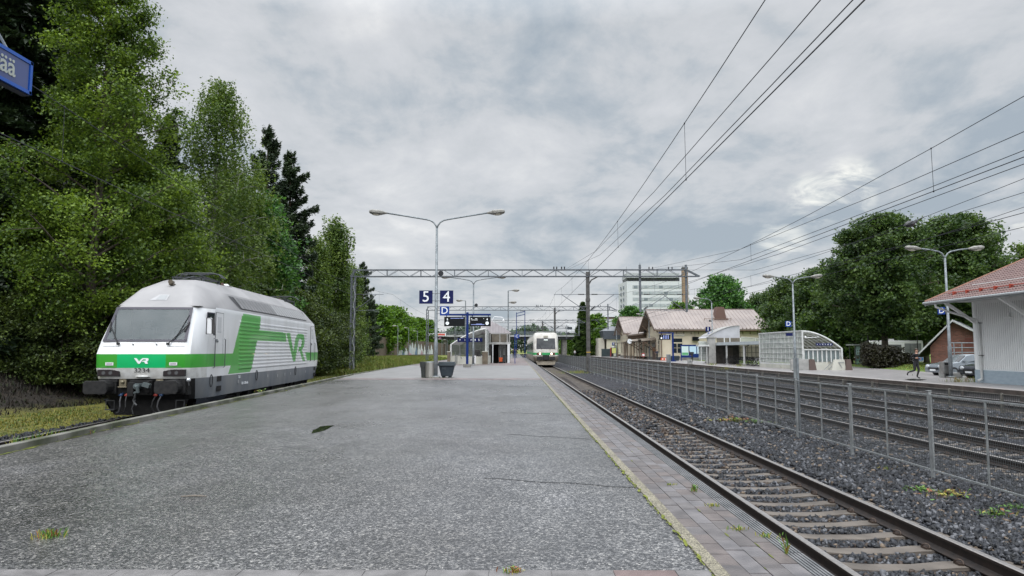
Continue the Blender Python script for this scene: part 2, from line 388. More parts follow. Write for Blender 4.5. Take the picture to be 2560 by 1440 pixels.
for k in range(60):
    a_ = random.uniform(0, 6.28); r_ = random.uniform(.2, .75); x, y = -4.3+r_*math.cos(a_)*1.5, 39.0+r_*math.sin(a_); w = random.uniform(.02, .07); mo.add([(x+w*math.cos(q*1.05), y+w*math.sin(q*1.05), .007) for q in range(6)], [tuple(range(6))])
for y in np.arange(4.8, 34, .3):
    for xx_ in (1.565, 1.71, 1.855):
        if random.random() < .14:
            x = xx_; w = random.uniform(.004, .010); l = random.uniform(.02, .09)
            n = 6; mo.add([(x+w*math.cos(k*6.283/n)*random.uniform(.6, 1.2), y+l*math.sin(k*6.283/n), .0075) for k in range(n)], [tuple(range(n))])
tag(mo.build('moss', mossm), 'yellow green moss growing along the platform joints and kerb', 'moss', kind='stuff')
# beige warning strip, pavers, grooved edge slab
beige, t, b = nmat('beige_exposed_aggregate'); P = t.nodes.new('ShaderNodeNewGeometry').outputs['Position']
v = nd(t, 'ShaderNodeTexVoronoi'); v.inputs['Scale'].default_value = 120; t.links.new(P, v.inputs['Vector'])
vc = nd(t, 'ShaderNodeSeparateColor'); t.links.new(v.outputs['Color'], vc.inputs[0])
ac = cramp(t, vc.outputs[0], [(0, (.04, .035, .026)), (.5, (.18, .16, .115)), (1, (.36, .33, .24))])
ac = mixc(t, 1, ac, cramp(t, tn(t, P, 1.5), [(.35, (.75, .75, .75)), (.65, (1.1, 1.1, 1.1))]), 'MULTIPLY')
t.links.new(ac, b.inputs['Base Color']); b.inputs['Roughness'].default_value = .6
pav = [mat('paver_%s' % n, tuple(np.array(c1)*(.98, .88, .80)), .5, 0, tuple(np.array(c2)*(.98, .88, .80)), 5, .35, 60, world=True) for n, c1, c2 in
       (('grey', (.085, .086, .096), (.14, .142, .155)), ('brown', (.086, .08, .084), (.14, .13, .134)), ('pale', (.10, .105, .12), (.165, .17, .19)), ('dark', (.072, .072, .08), (.125, .122, .13)))]
slabm = mat('edge_slab', (.10, .105, .11), .45, 0, (.17, .17, .175), 4, .25, 40, world=True)
bs = MB(); y = 3.6
while y < 140:
    l = .4 if y < 40 else 4
    bs.box(1.325, 1.425, y+.003, y+l-.003, -.1, .008); y += l
struct(bs.build('warning_strip', beige))
pv = MB()
pv.box(1.41, 2.13, -5, 140, -.9, -.012, 3)
rows = [(1.430, 1.565), (1.571, 1.708), (1.714, 1.852), (1.858, 1.985)]
for ri, (x0, x1) in enumerate(rows):
    y = 3.5 + ri*.11; 
    while y < 70:
        l = .28 if y < 30 else 1.12
        w = .0035; dz = random.uniform(-.0025, .0025)
        pv.box(x0, x1, y+w, y+l-w, -.03, .002+dz, random.choice([0, 0, 1, 1, 2, 3]) if not (1 <= ri <= 1 and random.random() < .4) else 2); y += l
    pv.box(x0, x1, 70, 140, -.03, .002, 0)
o = struct(pv.build('platform_pavers', pav))
es = MB(); y = 3.5
while y < 140:
    l = .996 if y < 50 else 10
    es.box(1.99, 2.13, y, y+l-.006, -.12, -.008)
    for k in range(5):
        x = 1.996+.027*k; es.box(x, x+.014, y+.004, y+l-.01, -.008, .003)
    y += l+.004
struct(es.build('platform_edge_slab', slabm))
ws = MB(); ws.box(2.04, 2.10, -5, 140, -.9, -.12); struct(ws.build('platform_side', concrete_d))
# brick bands across the platform
bb = MB()
brk = [mat('brick_paver_%s' % n, c1, .5, 0, c2, 6, .3, 50, world=True) for n, c1, c2 in (('red', (.11, .075, .07), (.17, .12, .115)), ('grey', (.10, .095, .095), (.19, .18, .18)), ('pink', (.15, .11, .105), (.22, .175, .17)))]
def brick_band(y0, y1, x0, x1, bw, bl, mb, weights=(1, 1, 1), dark=True):
    mb.box(x0, x1, y0, y1, -.05, .0022, 1); r = 0; y = y0
    while y < y1-.02:
        x = x0+(r % 2)*bl/2
        while x < x1:
            xe = min(x+bl-.006, x1); mb.box(x, xe, y+.003, min(y+bw, y1)-.003, 0, .0075+random.uniform(-.001, .001), random.choices([0, 1, 2], weights)[0]); x += bl
        y += bw; r += 1
brick_band(3.6, 5.05, -9, 1.31, .21, .42, bb, (1, 8, 0))
brick_band(3.9, 4.86, -9, 1.31, .21, .42, bb, (5, 1, 2)) if False else None
brick_band(36.6, 38.6, curb_x(37)+.15, 1.31, .28, .56, bb, (1, 1, 1))
struct(bb.build('brick_band', brk))
bb = MB(); brick_band(70, 76, curb_x(72)+.2, 1.31, .5, 1.0, bb, (1, 1, 1)); brick_band(76, 138, curb_x(100)+.2, 1.31, 1.0, 2.0, bb, (1, 1, 2)); struct(bb.build('brick_paving', brk))
# sealed joints in the asphalt
jm = mat('joint_tar', (.02, .02, .022), .35)
jt = MB()
for a, b_ in (((1212, 1196), (1590, 1219)), ((1268, 1086), (1478, 1098)), ((1250, 1032), (1440, 1036)), ((1240, 990), (1402, 993)), ((1265, 966), (1378, 967))):
    pa, pb = on(*a, 0), on(*b_, 0); n = 26; pts = []
    for i in range(n+1):
        q = pa.lerp(pb, i/n); pts.append((q.x, q.y+random.uniform(-.012, .012)+.03*math.sin(i*.5)))
    w = .011+.0012*pa.y*.5
    for i in range(n):
        (x0, y0), (x1, y1) = pts[i], pts[i+1]; jt.add([(x0, y0-w, .0045), (x1, y1-w, .0045), (x1, y1+w, .0045), (x0, y0+w, .0045)], [(0, 1, 2, 3)])
struct(jt.build('asphalt_joint', jm))
# puddles
wat = mat('puddle_water', (.012, .016, .012), .02, spec=.6)
def puddle(pts, z, nm='puddle'):
    m = MB(); q = [on(a, c_, z) for a, c_ in pts]; m.add([(k.x, k.y, z) for k in q], [tuple(range(len(q)))[::-1]])
    o = m.build(nm, wat); 
    for f in o.data.polygons:
        if f.normal.z < 0: o.data.flip_normals(); break
    return struct(o)
puddle([(778, 1084), (783, 1075), (795, 1070), (800, 1066), (815, 1064), (836, 1063), (826, 1068), (820, 1072), (808, 1077), (796, 1080)], .0045)
puddle([(2262, 948.5), (2285, 947), (2318, 948.8), (2300, 951.5), (2275, 951)], -.195)
puddle([(1222, 906.5), (1240, 905.4), (1268, 906.3), (1262, 907.8), (1235, 908)], .012)

# ballast bed
bm_, t, b = nmat('ballast_bed'); P = t.nodes.new('ShaderNodeNewGeometry').outputs['Position']
v = nd(t, 'ShaderNodeTexVoronoi', feature='F1'); v.inputs['Scale'].default_value = 17; t.links.new(P, v.inputs['Vector'])
vc = nd(t, 'ShaderNodeSeparateColor'); t.links.new(v.outputs['Color'], vc.inputs[0])
ac = cramp(t, vc.outputs[0], [(0, (.010, .011, .013)), (.5, (.036, .039, .046)), (.9, (.09, .094, .105)), (1, (.17, .14, .12))])
dk = cramp(t, v.outputs['Distance'], [(.0, (1.15, 1.15, 1.15)), (.6, (.35, .35, .35))])
ac = mixc(t, 1, ac, cramp(t, tn(t, P, .5, 4), [(.3, (.8, .75, .7)), (.6, (1.15, 1.15, 1.2))]), 'MULTIPLY')
sxb = nd(t, 'ShaderNodeSeparateXYZ'); t.links.new(P, sxb.inputs[0]); intr = nmath(t, 'LESS_THAN', nmath(t, 'ABSOLUTE', nmath(t, 'SUBTRACT', sxb.outputs[0], 3.92)), 1.0)
ac = mixc(t, nmath(t, 'MULTIPLY', intr, .7), ac, (.035, .027, .021))
t.links.new(ac, b.inputs['Base Color']); b.inputs['Roughness'].default_value = .9; b.inputs['Specular IOR Level'].default_value = .15
bp = nd(t, 'ShaderNodeBump', i_Strength=1, i_Distance=.06); bp.invert = True; t.links.new(v.outputs['Distance'], bp.inputs['Height']); t.links.new(bp.outputs[0], b.inputs['Normal'])
def bz(x, y=0):
    # crowned between rails slightly low, shoulder between the tracks
    return -.76 + .05*np.exp(-((x-7.0)/1.1)**2) + .05*np.exp(-((x-5.6)/.5)**2) + .05*np.exp(-((x-16.6)/1)**2)
bl = MB(); bxs = list(np.arange(2.1, 21.3, .4)); bys = list(np.arange(3, 40, 1.0))+list(range(40, 420, 10))
for x in bxs:
    for y in bys: bl.v.append((x, y, float(bz(x))+random.uniform(-.012, .012)))
nb = len(bys); bl.f = [(i*nb+j, (i+1)*nb+j, (i+1)*nb+j+1, i*nb+j+1) for i in range(len(bxs)-1) for j in range(nb-1)]; bl.m = [0]*len(bl.f)
struct(bl.build('ballast_bed', bm_, smooth=True))
bl = MB(); ysl = list(np.arange(0, 60, 2.0))+list(range(60, 300, 10))
strip(lambda y: t5x(y)-1.75, lambda y: curb_x(y)-.02 if y > 0 else -7.6, -.72, ysl, bl); struct(bl.build('ballast_bed', bm_))

# crushed stones on the bed, near the camera
def stones(n, xf, yf, zf, size, name, mats, probs):
    x = xf(n); y = yf(n); 
    s = size(x, y)*RNG.uniform(.7, 1.35, n)
    base = np.array([(a, b_, c_) for c_ in (-1, 1) for b_ in (-1, 1) for a in (-1, 1)], float)*.5
    V = base[None]*np.stack([np.ones(n), RNG.uniform(.5, .95, n), RNG.uniform(.30, .62, n)], 1)[:, None, :]
    V = V + RNG.normal(0, .12, V.shape)
    q = RNG.normal(size=(n, 4)); q[:, 0] *= 1.6; q[:, 3] *= 1.8; q /= np.linalg.norm(q, axis=1)[:, None]; w_, a, b_, c_ = q.T
    Rm = np.stack([np.stack([1-2*(b_*b_+c_*c_), 2*(a*b_-c_*w_), 2*(a*c_+b_*w_)], 1), np.stack([2*(a*b_+c_*w_), 1-2*(a*a+c_*c_), 2*(b_*c_-a*w_)], 1), np.stack([2*(a*c_-b_*w_), 2*(b_*c_+a*w_), 1-2*(a*a+b_*b_)], 1)], 1)
    V = np.einsum('nij,nkj->nki', Rm, V)*s[:, None, None]
    V += np.stack([x, y, zf(x, y)+RNG.uniform(-.2, .55, n)*s], 1)[:, None, :]
    F = np.array([(0, 2, 3, 1), (4, 5, 7, 6), (0, 1, 5, 4), (2, 6, 7, 3), (0, 4, 6, 2), (1, 3, 7, 5)])
    FF = (F[None]+8*np.arange(n)[:, None, None]).reshape(-1)
    me = bpy.data.meshes.new(name); me.vertices.add(8*n); me.vertices.foreach_set('co', V.reshape(-1))
    me.loops.add(24*n); me.loops.foreach_set('vertex_index', FF); me.polygons.add(6*n)
    me.polygons.foreach_set('loop_start', np.arange(6*n)*4); me.polygons.foreach_set('loop_total', np.full(6*n, 4))
    for m in mats: me.materials.append(m)
    mi_ = RNG.choice(len(mats), n, p=probs)
    if len(mats) > 5: mi_ = np.where((np.abs(x-3.92) < 1.05) & (RNG.random(n) < np.clip((y-8)/40, .06, .4)), 5, mi_)
    me.polygons.foreach_set('material_index', np.repeat(mi_, 6)); me.update(); me.validate()
    o = bpy.data.objects.new(name, me); COL.objects.link(o); return o
stm = [mat('stone_%s' % n, c1, .55, spec=.4) for n, c1 in (('black', (.007, .008, .010)), ('slate', (.016, .018, .023)), ('grey', (.038, .041, .049)), ('pale', (.12, .123, .135)), ('tan', (.16, .12, .085)), ('rust', (.055, .038, .028)))]
def offtrack(x, y):   # keep sleepers free: push stones down where a sleeper lies
    z = bz(x)
    for cx_ in (3.92, 10.1, 13.95):
        ins = np.abs(x-cx_) < 1.32; ph = ((y-5.0) % .61); slp = ins & (ph > .14) & (ph < .47)
        z = np.where(slp, z-.005, z)
        z = np.where(ins & ~slp, z-.16, z)
    return z
def samp(x0, x1, y0, y1): return (lambda n: RNG.uniform(x0, x1, n)), (lambda n: RNG.uniform(y0, y1, n))
SM = []
for (x0, x1, y0, y1, n, s0) in ((2.15, 8.4, 6.2, 11.5, 42000, .050), (2.15, 11.5, 11.5, 19, 62000, .060), (2.2, 16.5, 19, 40, 70000, .085)):
    xf, yf = samp(x0, x1, y0, y1)
    o = stones(n, xf, yf, lambda x, y: bz(x)+np.where((np.abs(x-3.92) < 1.3) | (np.abs(x-10.1) < 1.3) | (np.abs(x-13.95) < 1.3), np.where(((y-5.0) % .61 < .13) | ((y-5.0) % .61 > .47), -.022, -.11), .0), lambda x, y, s0=s0: s0+0*x, 'track_ballast', stm, [.27, .35, .24, .09, .04, .01])
    SM.append(o)
# join the scattered stones into one stuff object
bmj = bmesh.new()
for o in SM: bmj.from_mesh(o.data)
me0 = SM[0].data.copy(); me0.clear_geometry(); bmj.to_mesh(me0); bmj.free()
for o in SM: bpy.data.objects.remove(o)
o = bpy.data.objects.new('track_ballast', me0); COL.objects.link(o); tag(o, 'dark crushed stone ballast between and beside the rails', 'gravel', kind='stuff')
def xf5(n): return RNG.uniform(-13.0, -8.0, n)
o = stones(9000, xf5, lambda n: RNG.uniform(8, 24, n), lambda x, y: -.72+0*x, lambda x, y: .07+0*x, 'track_ballast', [stm[0], stm[1]], [.6, .4])
tag(o, 'black ballast stones beyond the left platform kerb', 'gravel', kind='stuff')

# tracks
railm = mat('rail_side', (.013, .009, .008), .6, .1, (.026, .017, .013), 12, world=True)
railtop = mat('rail_head', (.34, .32, .31), .32, .8, (.46, .43, .41), 20, world=True)
slm = mat('sleeper_concrete', (.075, .063, .053), .75, 0, (.135, .115, .097), 3, .3, 25, world=True)
clipm = mat('rail_clip', (.07, .05, .04), .5, .5)
def rail_mesh(side):
    prof = [(-.075, -.172), (.075, -.172), (.075, -.160), (.018, -.135), (.010, -.125), (.010, -.045), (.036, -.036), (.036, -.008), (.028, 0), (-.028, 0), (-.036, -.008), (-.036, -.036), (-.010, -.045), (-.010, -.125), (-.018, -.135), (-.075, -.160)]
    return prof
def track(cx_, label, y0=-4, y1=320, path=None, near_sleepers=90):
    T = thing('railway_track', label, 'railway track', (0, 0, 0))
    prof = rail_mesh(0); ys_ = [y0]+[y for y in (list(range(4, 60, 3))+list(range(60, 320, 20))) if y > y0]+[y1]
    if path is None: ys_ = [y0, 60, y1]
    for s in (-1, 1):
        m = MB(); n = len(prof)
        for y in ys_:
            xc = (path(y) if path else cx_)+s*.798
            m.v += [(xc+px, y, RZ+pz) for px, pz in prof]
        for i in range(len(ys_)-1):
            for k in range(n):
                a = i*n+k; b_ = i*n+(k+1) % n; m.f.append((a, b_, b_+n, a+n)); m.m.append(1 if k in (7, 8, 9) else 0)
        m.f.append(tuple(range(n))); m.m.append(0)
        m.build('rail', [railm, railtop], T)
    sl = MB()
    pr = [(-1.30, -.176), (-.60, -.176), (-.25, -.205), (.25, -.205), (.60, -.176), (1.30, -.176)]
    top = [(x, z) for x, z in pr]; bot = [(1.30, -.36), (-1.30, -.36)]
    P_ = top+bot; n = len(P_); w = .115
    vs = [(x, -w, z) for x, z in P_]+[(x, w, z) for x, z in P_]
    fs = [tuple(range(n)), tuple(range(2*n-1, n-1, -1))]+[(i, n+i, n+(i+1) % n, (i+1) % n) for i in range(n)]
    sl.add([(x, y*(1 if z > -.3 else 1.15), z) for x, y, z in vs], fs, 0)
    for s in (-1, 1):
        for q in (-1, 1):
            x = s*.798+q*.105
            sl.box(x-.03, x+.03, -.05, .05, -.176, -.155, 1)
            pts = [(x+.028*math.cos(a), -.05+.1*k/8, -.145+.024*math.sin(a)) for k, a in enumerate([R(v) for v in range(-60, 271, 41)])]
            sl.tube(pts, .008, 5, 1)
    first = sl.build('sleeper', [slm, clipm], T)
    k = 0; y = 5.0+.305
    start = max(0, int((max(y0, 4.5)-5)/.61))
    near = MB()
    for i in range(start, start+near_sleepers):
        yy_ = 5.305+.61*i; o = first if i == start else first.copy()
        if o is not first: COL.objects.link(o); o.parent = T
        o.location = ((path(yy_) if path else cx_), yy_, RZ)
        if path: o.rotation_euler[2] = -math.atan((path(yy_+.5)-path(yy_-.5)))
    far = MB()
    for i in range(start+near_sleepers, start+near_sleepers+240):
        yy_ = 5.305+.61*i; xc = path(yy_) if path else cx_
        far.box(xc-1.3, xc+1.3, yy_-.12, yy_+.12, RZ-.36, RZ-.178)
    o = far.build('sleeper', slm, T); o['kind'] = 'stuff'
    return T
RZ = -.55
track(3.92, 'nearest railway track beside the platform edge, leading to the green and white train')
track(10.1, 'railway track just behind the tall mesh fence')
track(13.95, 'second railway track behind the tall mesh fence, before the low fence', y0=6)
track(19.2, 'farthest railway track along the wall of the station platform', y0=12, near_sleepers=60)
track(0, 'railway track under the green and white locomotive', y0=2, path=t5x, near_sleepers=40)
# ================================================================ LOCOMOTIVE
lw = mat('loco_white', (.70, .705, .72), .32, 0, (.58, .58, .575), 1.6, detail=12, coat=.2, bump=.03, bscale=3, stretch=(1, 1, .35), contrast=(.45, .8))
ld = mat('loco_roof_grey', (.25, .245, .25), .55, 0, (.33, .322, .326), .8, bump=.08, bscale=4)
lg = mat('loco_green', (.045, .33, .035), .28, 0, (.055, .37, .04), 1, coat=.3)
lgm = mat('loco_mint', (.005, .50, .16), .28, 0, (.008, .46, .14), 2, coat=.3)
lgr = mat('loco_skirt_grey', (.13, .145, .17), .55, 0, (.21, .215, .22), 1.5, stretch=(1, 1, .25), bump=.05)
lbl = mat('loco_black', (.009, .009, .010), .65, 0, (.02, .019, .019), 6, bump=.1, spec=.25)
lwd = mat('loco_white_dirty', (.50, .49, .47), .5, 0, (.64, .64, .63), 5, detail=10)
cabg = mat('cab_glass', (.035, .045, .052), .12, 0, (.11, .13, .14), 1.1, spec=.22)
frm = mat('window_rubber', (.015, .013, .03), .4)
lamp_lens = mat('lamp_glass', (.02, .014, .016), .3, spec=.4)
BODY_MATS = [lw, lg, lgm, lgr, lbl, ld, lwd]
LEN = 18.3
LV = [  # z, yf, hwf, hws, blend length, front material, side material (for the band above this level)
 (.56, .50, 1.20, 1.46, 1.15, 4, 3), (.76, .38, 1.26, 1.48, 1.1, 4, 3), (1.20, .14, 1.36, 1.5, 1.0, 6, 6), (1.52, .04, 1.38, 1.5, .98, 1, 1),
 (1.93, .02, 1.38, 1.5, .98, 0, 0), (2.33, .20, 1.345, 1.5, .95, 0, 0), (3.36, .80, 1.20, 1.49, .95, 5, 5), (3.44, .88, 1.18, 1.47, 1.0, 5, 5), (4.02, 1.62, .86, 1.14, 1.75, 5, 5), (4.34, 2.45, .55, .74, 1.6, 5, 5), (4.40, 2.70, .50, .66, 1.6, 5, 5)]
def ring(lv):
    z, yf, hwf, hws, bl_, a, b_ = lv
    half = [(0, yf), (.70*hwf/1.38, yf), (hwf*.9, yf+.05), (hwf*.985, yf+.14), (hwf+(hws-hwf)*.35, yf+.34), (hwf+(hws-hwf)*.75, yf+.34+(bl_-.34)*.5), (hws, yf+bl_), (hws, 4.1), (hws, LEN/2)]
    q = half + [(x, LEN-y) for x, y in half[-2::-1]]
    full = q + [(-x, y) for x, y in q[-2:0:-1]]
    return [(x, y, z) for x, y in full]
loco = thing('locomotive', 'white electric locomotive with green stripes and number 3234, beside the left platform kerb', 'locomotive', (-11.09, 21.33, RZ), R(3.6))
mb = MB(); n = None
for i, lv in enumerate(LV):
    rg = ring(lv); n = len(rg); mb.v += rg
for i in range(len(LV)-1):
    for k in range(n):
        a = i*n+k; b_ = i*n+(k+1) % n
        xm = (mb.v[a][0]+mb.v[b_][0])/2; ym = (mb.v[a][1]+mb.v[b_][1])/2
        endy = min(ym, LEN-ym); fm, sm = LV[i][5], LV[i][6]
        isfront = endy < LV[i][1]+.42
        mi = fm if isfront else sm
        if i == 3 and isfront: mi = 2 if abs(xm) < .6 else 1
        if i == 2 and not isfront: mi = 6
        # the graphics skin is laid on the right side separately
        if i == 5 and ym < 2 and abs(xm) < 1.14 and abs(mb.v[a][0]) < 1.215 and abs(mb.v[b_][0]) < 1.215: continue   # windscreen opening
        mb.f.append((a, b_, b_+n, a+n)); mb.m.append(mi)
mb.f.append(tuple(range((len(LV)-1)*n, len(LV)*n))); mb.m.append(5)
mb.f.append(tuple(range(n))[::-1]); mb.m.append(4)
body = mb.build('body', BODY_MATS, loco); smooth_by_angle(body, 20)
# painted and ribbed side skin
def inpoly(x, y, P_):
    c_ = False; j = len(P_)-1
    for i in range(len(P_)):
        if (P_[i][1] > y) != (P_[j][1] > y) and x < (P_[j][0]-P_[i][0])*(y-P_[i][1])/(P_[j][1]-P_[i][1])+P_[i][0]: c_ = not c_
        j = i
    return c_
polys = [[(0, 1.52), (3.4, 1.52), (3.17, 1.24), (5.55, 1.235), (5.75, 1.33), (6.37, 2.41), (10.81, 2.43), (10.67, 2.81), (6.68, 2.84), (6.84, 3.36), (4.72, 3.37), (4.5, 3.28), (3.58, 1.93), (0, 1.93)],
         [(14.5, 1.93), (14.95, 1.52), (18.3, 1.52), (18.3, 1.93)]]
vr = [(10.75, 2.81), (11.45, 2.82), (12.12, 1.98), (12.45, 2.55), (12.72, 2.76), (13.1, 2.84), (13.95, 2.84), (14.25, 2.72), (14.36, 2.45), (14.2, 2.2), (13.78, 2.06), (14.6, 1.50), (14.0, 1.50), (13.35, 2.0), (13.05, 1.95), (13.2, 2.2), (13.62, 2.24), (13.78, 2.5), (13.4, 2.6), (13.1, 2.5), (12.55, 1.58), (12.38, 1.48), (12.1, 1.55)]
polys.append(vr)
grow = [3.40, 3.38, 3.365]
zr = [1.20, 1.235, 1.27, 1.31, 1.35]
pitch_ = .137; z = 1.39
while z < 3.15:
    zr += [z, z+.045, z+.062, z+.11, z+.125]; z += pitch_
zr += [3.22, 3.28, 3.365, 3.42]
zr = sorted(set(round(q, 4) for q in zr+[1.52, 1.93]))
ss = list(np.arange(1.16, 17.16, .05))
sk = MB()
for s_ in ss:
    for z in zr:
        dx = .004
        if 4.2 < s_ < 14.95 and 1.385 < z < 3.16:
            ph = (z-1.39) % pitch_; e = min(1, (s_-4.2)/.12, (14.95-s_)/.12)
            dx += .017*e*(1 if (ph < .052 or ph > pitch_-.003) else 0)
        hw = 1.5 if z < 2.34 else 1.5-.01*(z-2.33)/1.03 if z < 3.36 else 1.49-.02*(z-3.36)/.08
        st0 = float(np.interp(z, [q[0] for q in LV], [q[1]+q[4] for q in LV]))+.02
        sk.v.append((hw+dx, min(max(s_, st0), LEN-st0), z))
nz_ = len(zr)
for i in range(len(ss)-1):
    for j in range(nz_-1):
        if abs(sk.v[i*nz_+j][1]-sk.v[(i+1)*nz_+j][1]) < 1e-4 and abs(sk.v[i*nz_+j+1][1]-sk.v[(i+1)*nz_+j+1][1]) < 1e-4: continue
        sm_, zm = (ss[i]+ss[i+1])/2, (zr[j]+zr[j+1])/2
        g_ = any(inpoly(sm_, zm, q) for q in polys)
        a = i*nz_+j; sk.f.append((a, a+nz_, a+nz_+1, a+1)); sk.m.append(1 if g_ else (2 if zm < 1.35 and random.random() < .0 else 0))
o = sk.build('side_panel', [lw, lg, lwd], loco); smooth_by_angle(o, 20)
# windscreen on the inclined nose
def nose(x, z, off=0):   # point on the cab front
    lv = [q for q in LV]; 
    for a, b_ in zip(lv, lv[1:]):
        if a[0] <= z <= b_[0]:
            t_ = (z-a[0])/(b_[0]-a[0]); yf = a[1]+(b_[1]-a[1])*t_; hw = a[2]+(b_[2]-a[2])*t_; break
    yy_ = yf + max(0, (abs(x)/hw-.5))*.08
    return Vector((x, yy_-off, z))
def quadpanel(pts, off, m, name, parent, th=.01, sub=6):
    b_ = MB()
    def fn(u, v): 
        x0 = pts[0][0]+(pts[1][0]-pts[0][0])*u; x1 = pts[3][0]+(pts[2][0]-pts[3][0])*u
        z0 = pts[0][1]+(pts[1][1]-pts[0][1])*u; z1 = pts[3][1]+(pts[2][1]-pts[3][1])*u
        return nose(x0+(x1-x0)*v, z0+(z1-z0)*v, off)
    b_.grid(lambda u, v: fn(u, v), sub, 2)
    return b_.build(name, m, parent, smooth=True)
for q_ in ([(-1.23, 2.30), (1.23, 2.30), (1.225, 2.365), (-1.225, 2.365)], [(-1.16, 3.30), (1.16, 3.30), (1.15, 3.37), (-1.15, 3.37)], [(-1.23, 2.33), (-1.14, 2.33), (-1.06, 3.35), (-1.15, 3.35)], [(1.14, 2.33), (1.23, 2.33), (1.15, 3.35), (1.06, 3.35)]): quadpanel(q_, .022, frm, 'windscreen_frame', loco)
intm = mat('cab_interior', (.07, .075, .08), .8, 0, (.12, .125, .13), 2)
b_ = MB(); b_.add([(-1.4, 2.3, 1.9), (1.4, 2.3, 1.9), (1.35, 2.3, 3.5), (-1.35, 2.3, 3.5)], [(0, 1, 2, 3)]); b_.box(-1.3, 1.3, .42, 1.2, 2.0, 2.36); b_.add([(-1.3, .9, 3.42), (1.3, .9, 3.42), (1.3, 2.3, 3.42), (-1.3, 2.3, 3.42)], [(0, 1, 2, 3)]); b_.box(.45, .60, 1.9, 2.0, 2.3, 3.3); b_.build('cab_interior', intm, loco)
for x_ in (-.55, .5): b_ = MB(); b_.box(x_-.24, x_+.24, 1.6, 1.75, 2.1, 2.75); b_.box(x_-.13, x_+.13, 1.6, 1.7, 2.78, 2.98); b_.build('seat', lbl, loco, bevel=.03)
b_ = MB(); b_.box(-.1, .45, .75, .95, 2.36, 2.55); b_.box(.75, 1.0, .8, .9, 2.36, 2.7); b_.build('desk_screen', lbl, loco)
quadpanel([(-1.19, 2.34), (1.19, 2.34), (1.12, 3.33), (-1.12, 3.33)], .012, mat('cab_pane', (.10, .125, .135), .08, 0, (.15, .175, .185), 1.1, spec=.38, alpha=.62), 'windscreen', loco)
# cab interior silhouettes seen behind the glass are part of the glass shading; wipers in front
for s in (-1, 1):
    m = MB(); a = nose(s*1.14, 2.78, .05); b_ = nose(s*.72, 2.24, .07); m.tube([a, b_], .013, 6); m.tube([a+Vector((0, 0, .03)), b_+Vector((s*.03, 0, .02))], .008, 5)
    m.tube([nose(s*1.16, 2.9, .03), a, nose(s*1.1, 2.6, .04)], .022, 6); m.tube([nose(s*1.10, 3.12, .035), nose(s*.88, 2.38, .035)], .012, 5)
    m.box(-.04, .04, -.03, .03, -.04, .03, 0, Matrix.Translation(b_))
    m.build('windscreen_wiper', blackm, loco)
for x in (-.30, .38):
    m = MB(); q = nose(x, 2.22, 0); m.tube([q, q+Vector((0, -.06, -.02))], .012, 6); m.tube([q+Vector((-.03, -.06, .01)), q+Vector((.03, -.06, .01))], .008, 5); m.build('washer_nozzle', blackm, loco)
for s in (-1, 1):
    m = MB(); m.tube([nose(s*.75, 2.17, .012), nose(s*1.2, 2.17, .012)], .006, 5); m.build('panel_seam', steel_dark, loco)
    # headlights
    b_ = MB(); b_.prism([(-.33, -.1), (.33, -.1), (.33, .1), (-.33, .1)], 'y', -.03, .02); hl = b_.build('headlight', blackm, loco, loc=nose(s*.95, 1.375, .0), bevel=.01)
    b_ = MB(); b_.prism([(-.30, -.08), (.30, -.08), (.30, .08), (-.30, .08)], 'y', -.034, -.028); b_.build('lens', lamp_lens, hl)
    for q in (-.14, .06):
        b_ = MB(); b_.prism([(.055*math.cos(a), .055*math.sin(a)) for a in np.linspace(0, 6.2832, 14, endpoint=False)], 'y', -.042, -.033); b_.build('bulb', steel_dark, hl, loc=(q, 0, 0))
    # maker's plates
    b_ = MB(); b_.box(-.115, .115, -.006, .004, -.045, .045); pl = b_.build('number_plate', white_p, loco, loc=nose(s*.92, 1.64, .008))
    for q in range(6):
        b_ = MB(); b_.box(-.012, .012, -.009, -.005, -.018, .018); b_.build('lettering', mat('plate_ink', (.30, .25, .33), .5), pl, loc=(-.07+.028*q, 0, 0))
    m = MB(); m.tube([nose(s*.72, 1.555, .012), nose(s*1.15, 1.555, .012)], .006, 5); m.build('grab_rail', lg, loco)
poly_sign(VRLOGO, sign_white, loco, nose(-.21, 1.64, .012), 'logo', w=.42, h=.17)
text('3234', .185, blackm, loco, nose(0.02, 1.445, .035), name='running_number', sx=1.25, bold=.0)
m = MB(); m.sphere((0, 0, 0), .22, 12, sc=(1, .35, .16)); m.box(-.18, .18, -.05, .06, -.01, .03); m.build('socket_cover', lwd, loco, loc=nose(.04, 1.27, .05))
# roof front hatch and horn
m = MB(); q0 = nose(.0, 3.72, 0); m.add([nose(-.30, 3.60, .012), nose(.22, 3.60, .012), nose(.22, 3.80, .012), nose(-.10, 3.80, .012)], [(0, 1, 2, 3)]); m.build('hatch_frame', mat('hatch', (.36, .36, .37), .35), loco)
m = MB(); m.add([nose(-.12, 3.63, .02), nose(.17, 3.63, .02), nose(.17, 3.78, .02), nose(-.06, 3.78, .02)], [(0, 1, 2, 3)]); m.build('hatch_lamp', mat('hatch_glass', (.30, .31, .32), .4), loco)
m = MB(); m.box(-.07, .07, -.1, .1, 0, .05); m.tube([(0, .1, .1), (0, -.16, .1)], [.04, .075], 10); m.box(-.02, .02, -.03, .03, .03, .1); m.build('horn', mat('horn_brass', (.12, .10, .075), .5, .5), loco, loc=nose(.03, 4.15, .02))
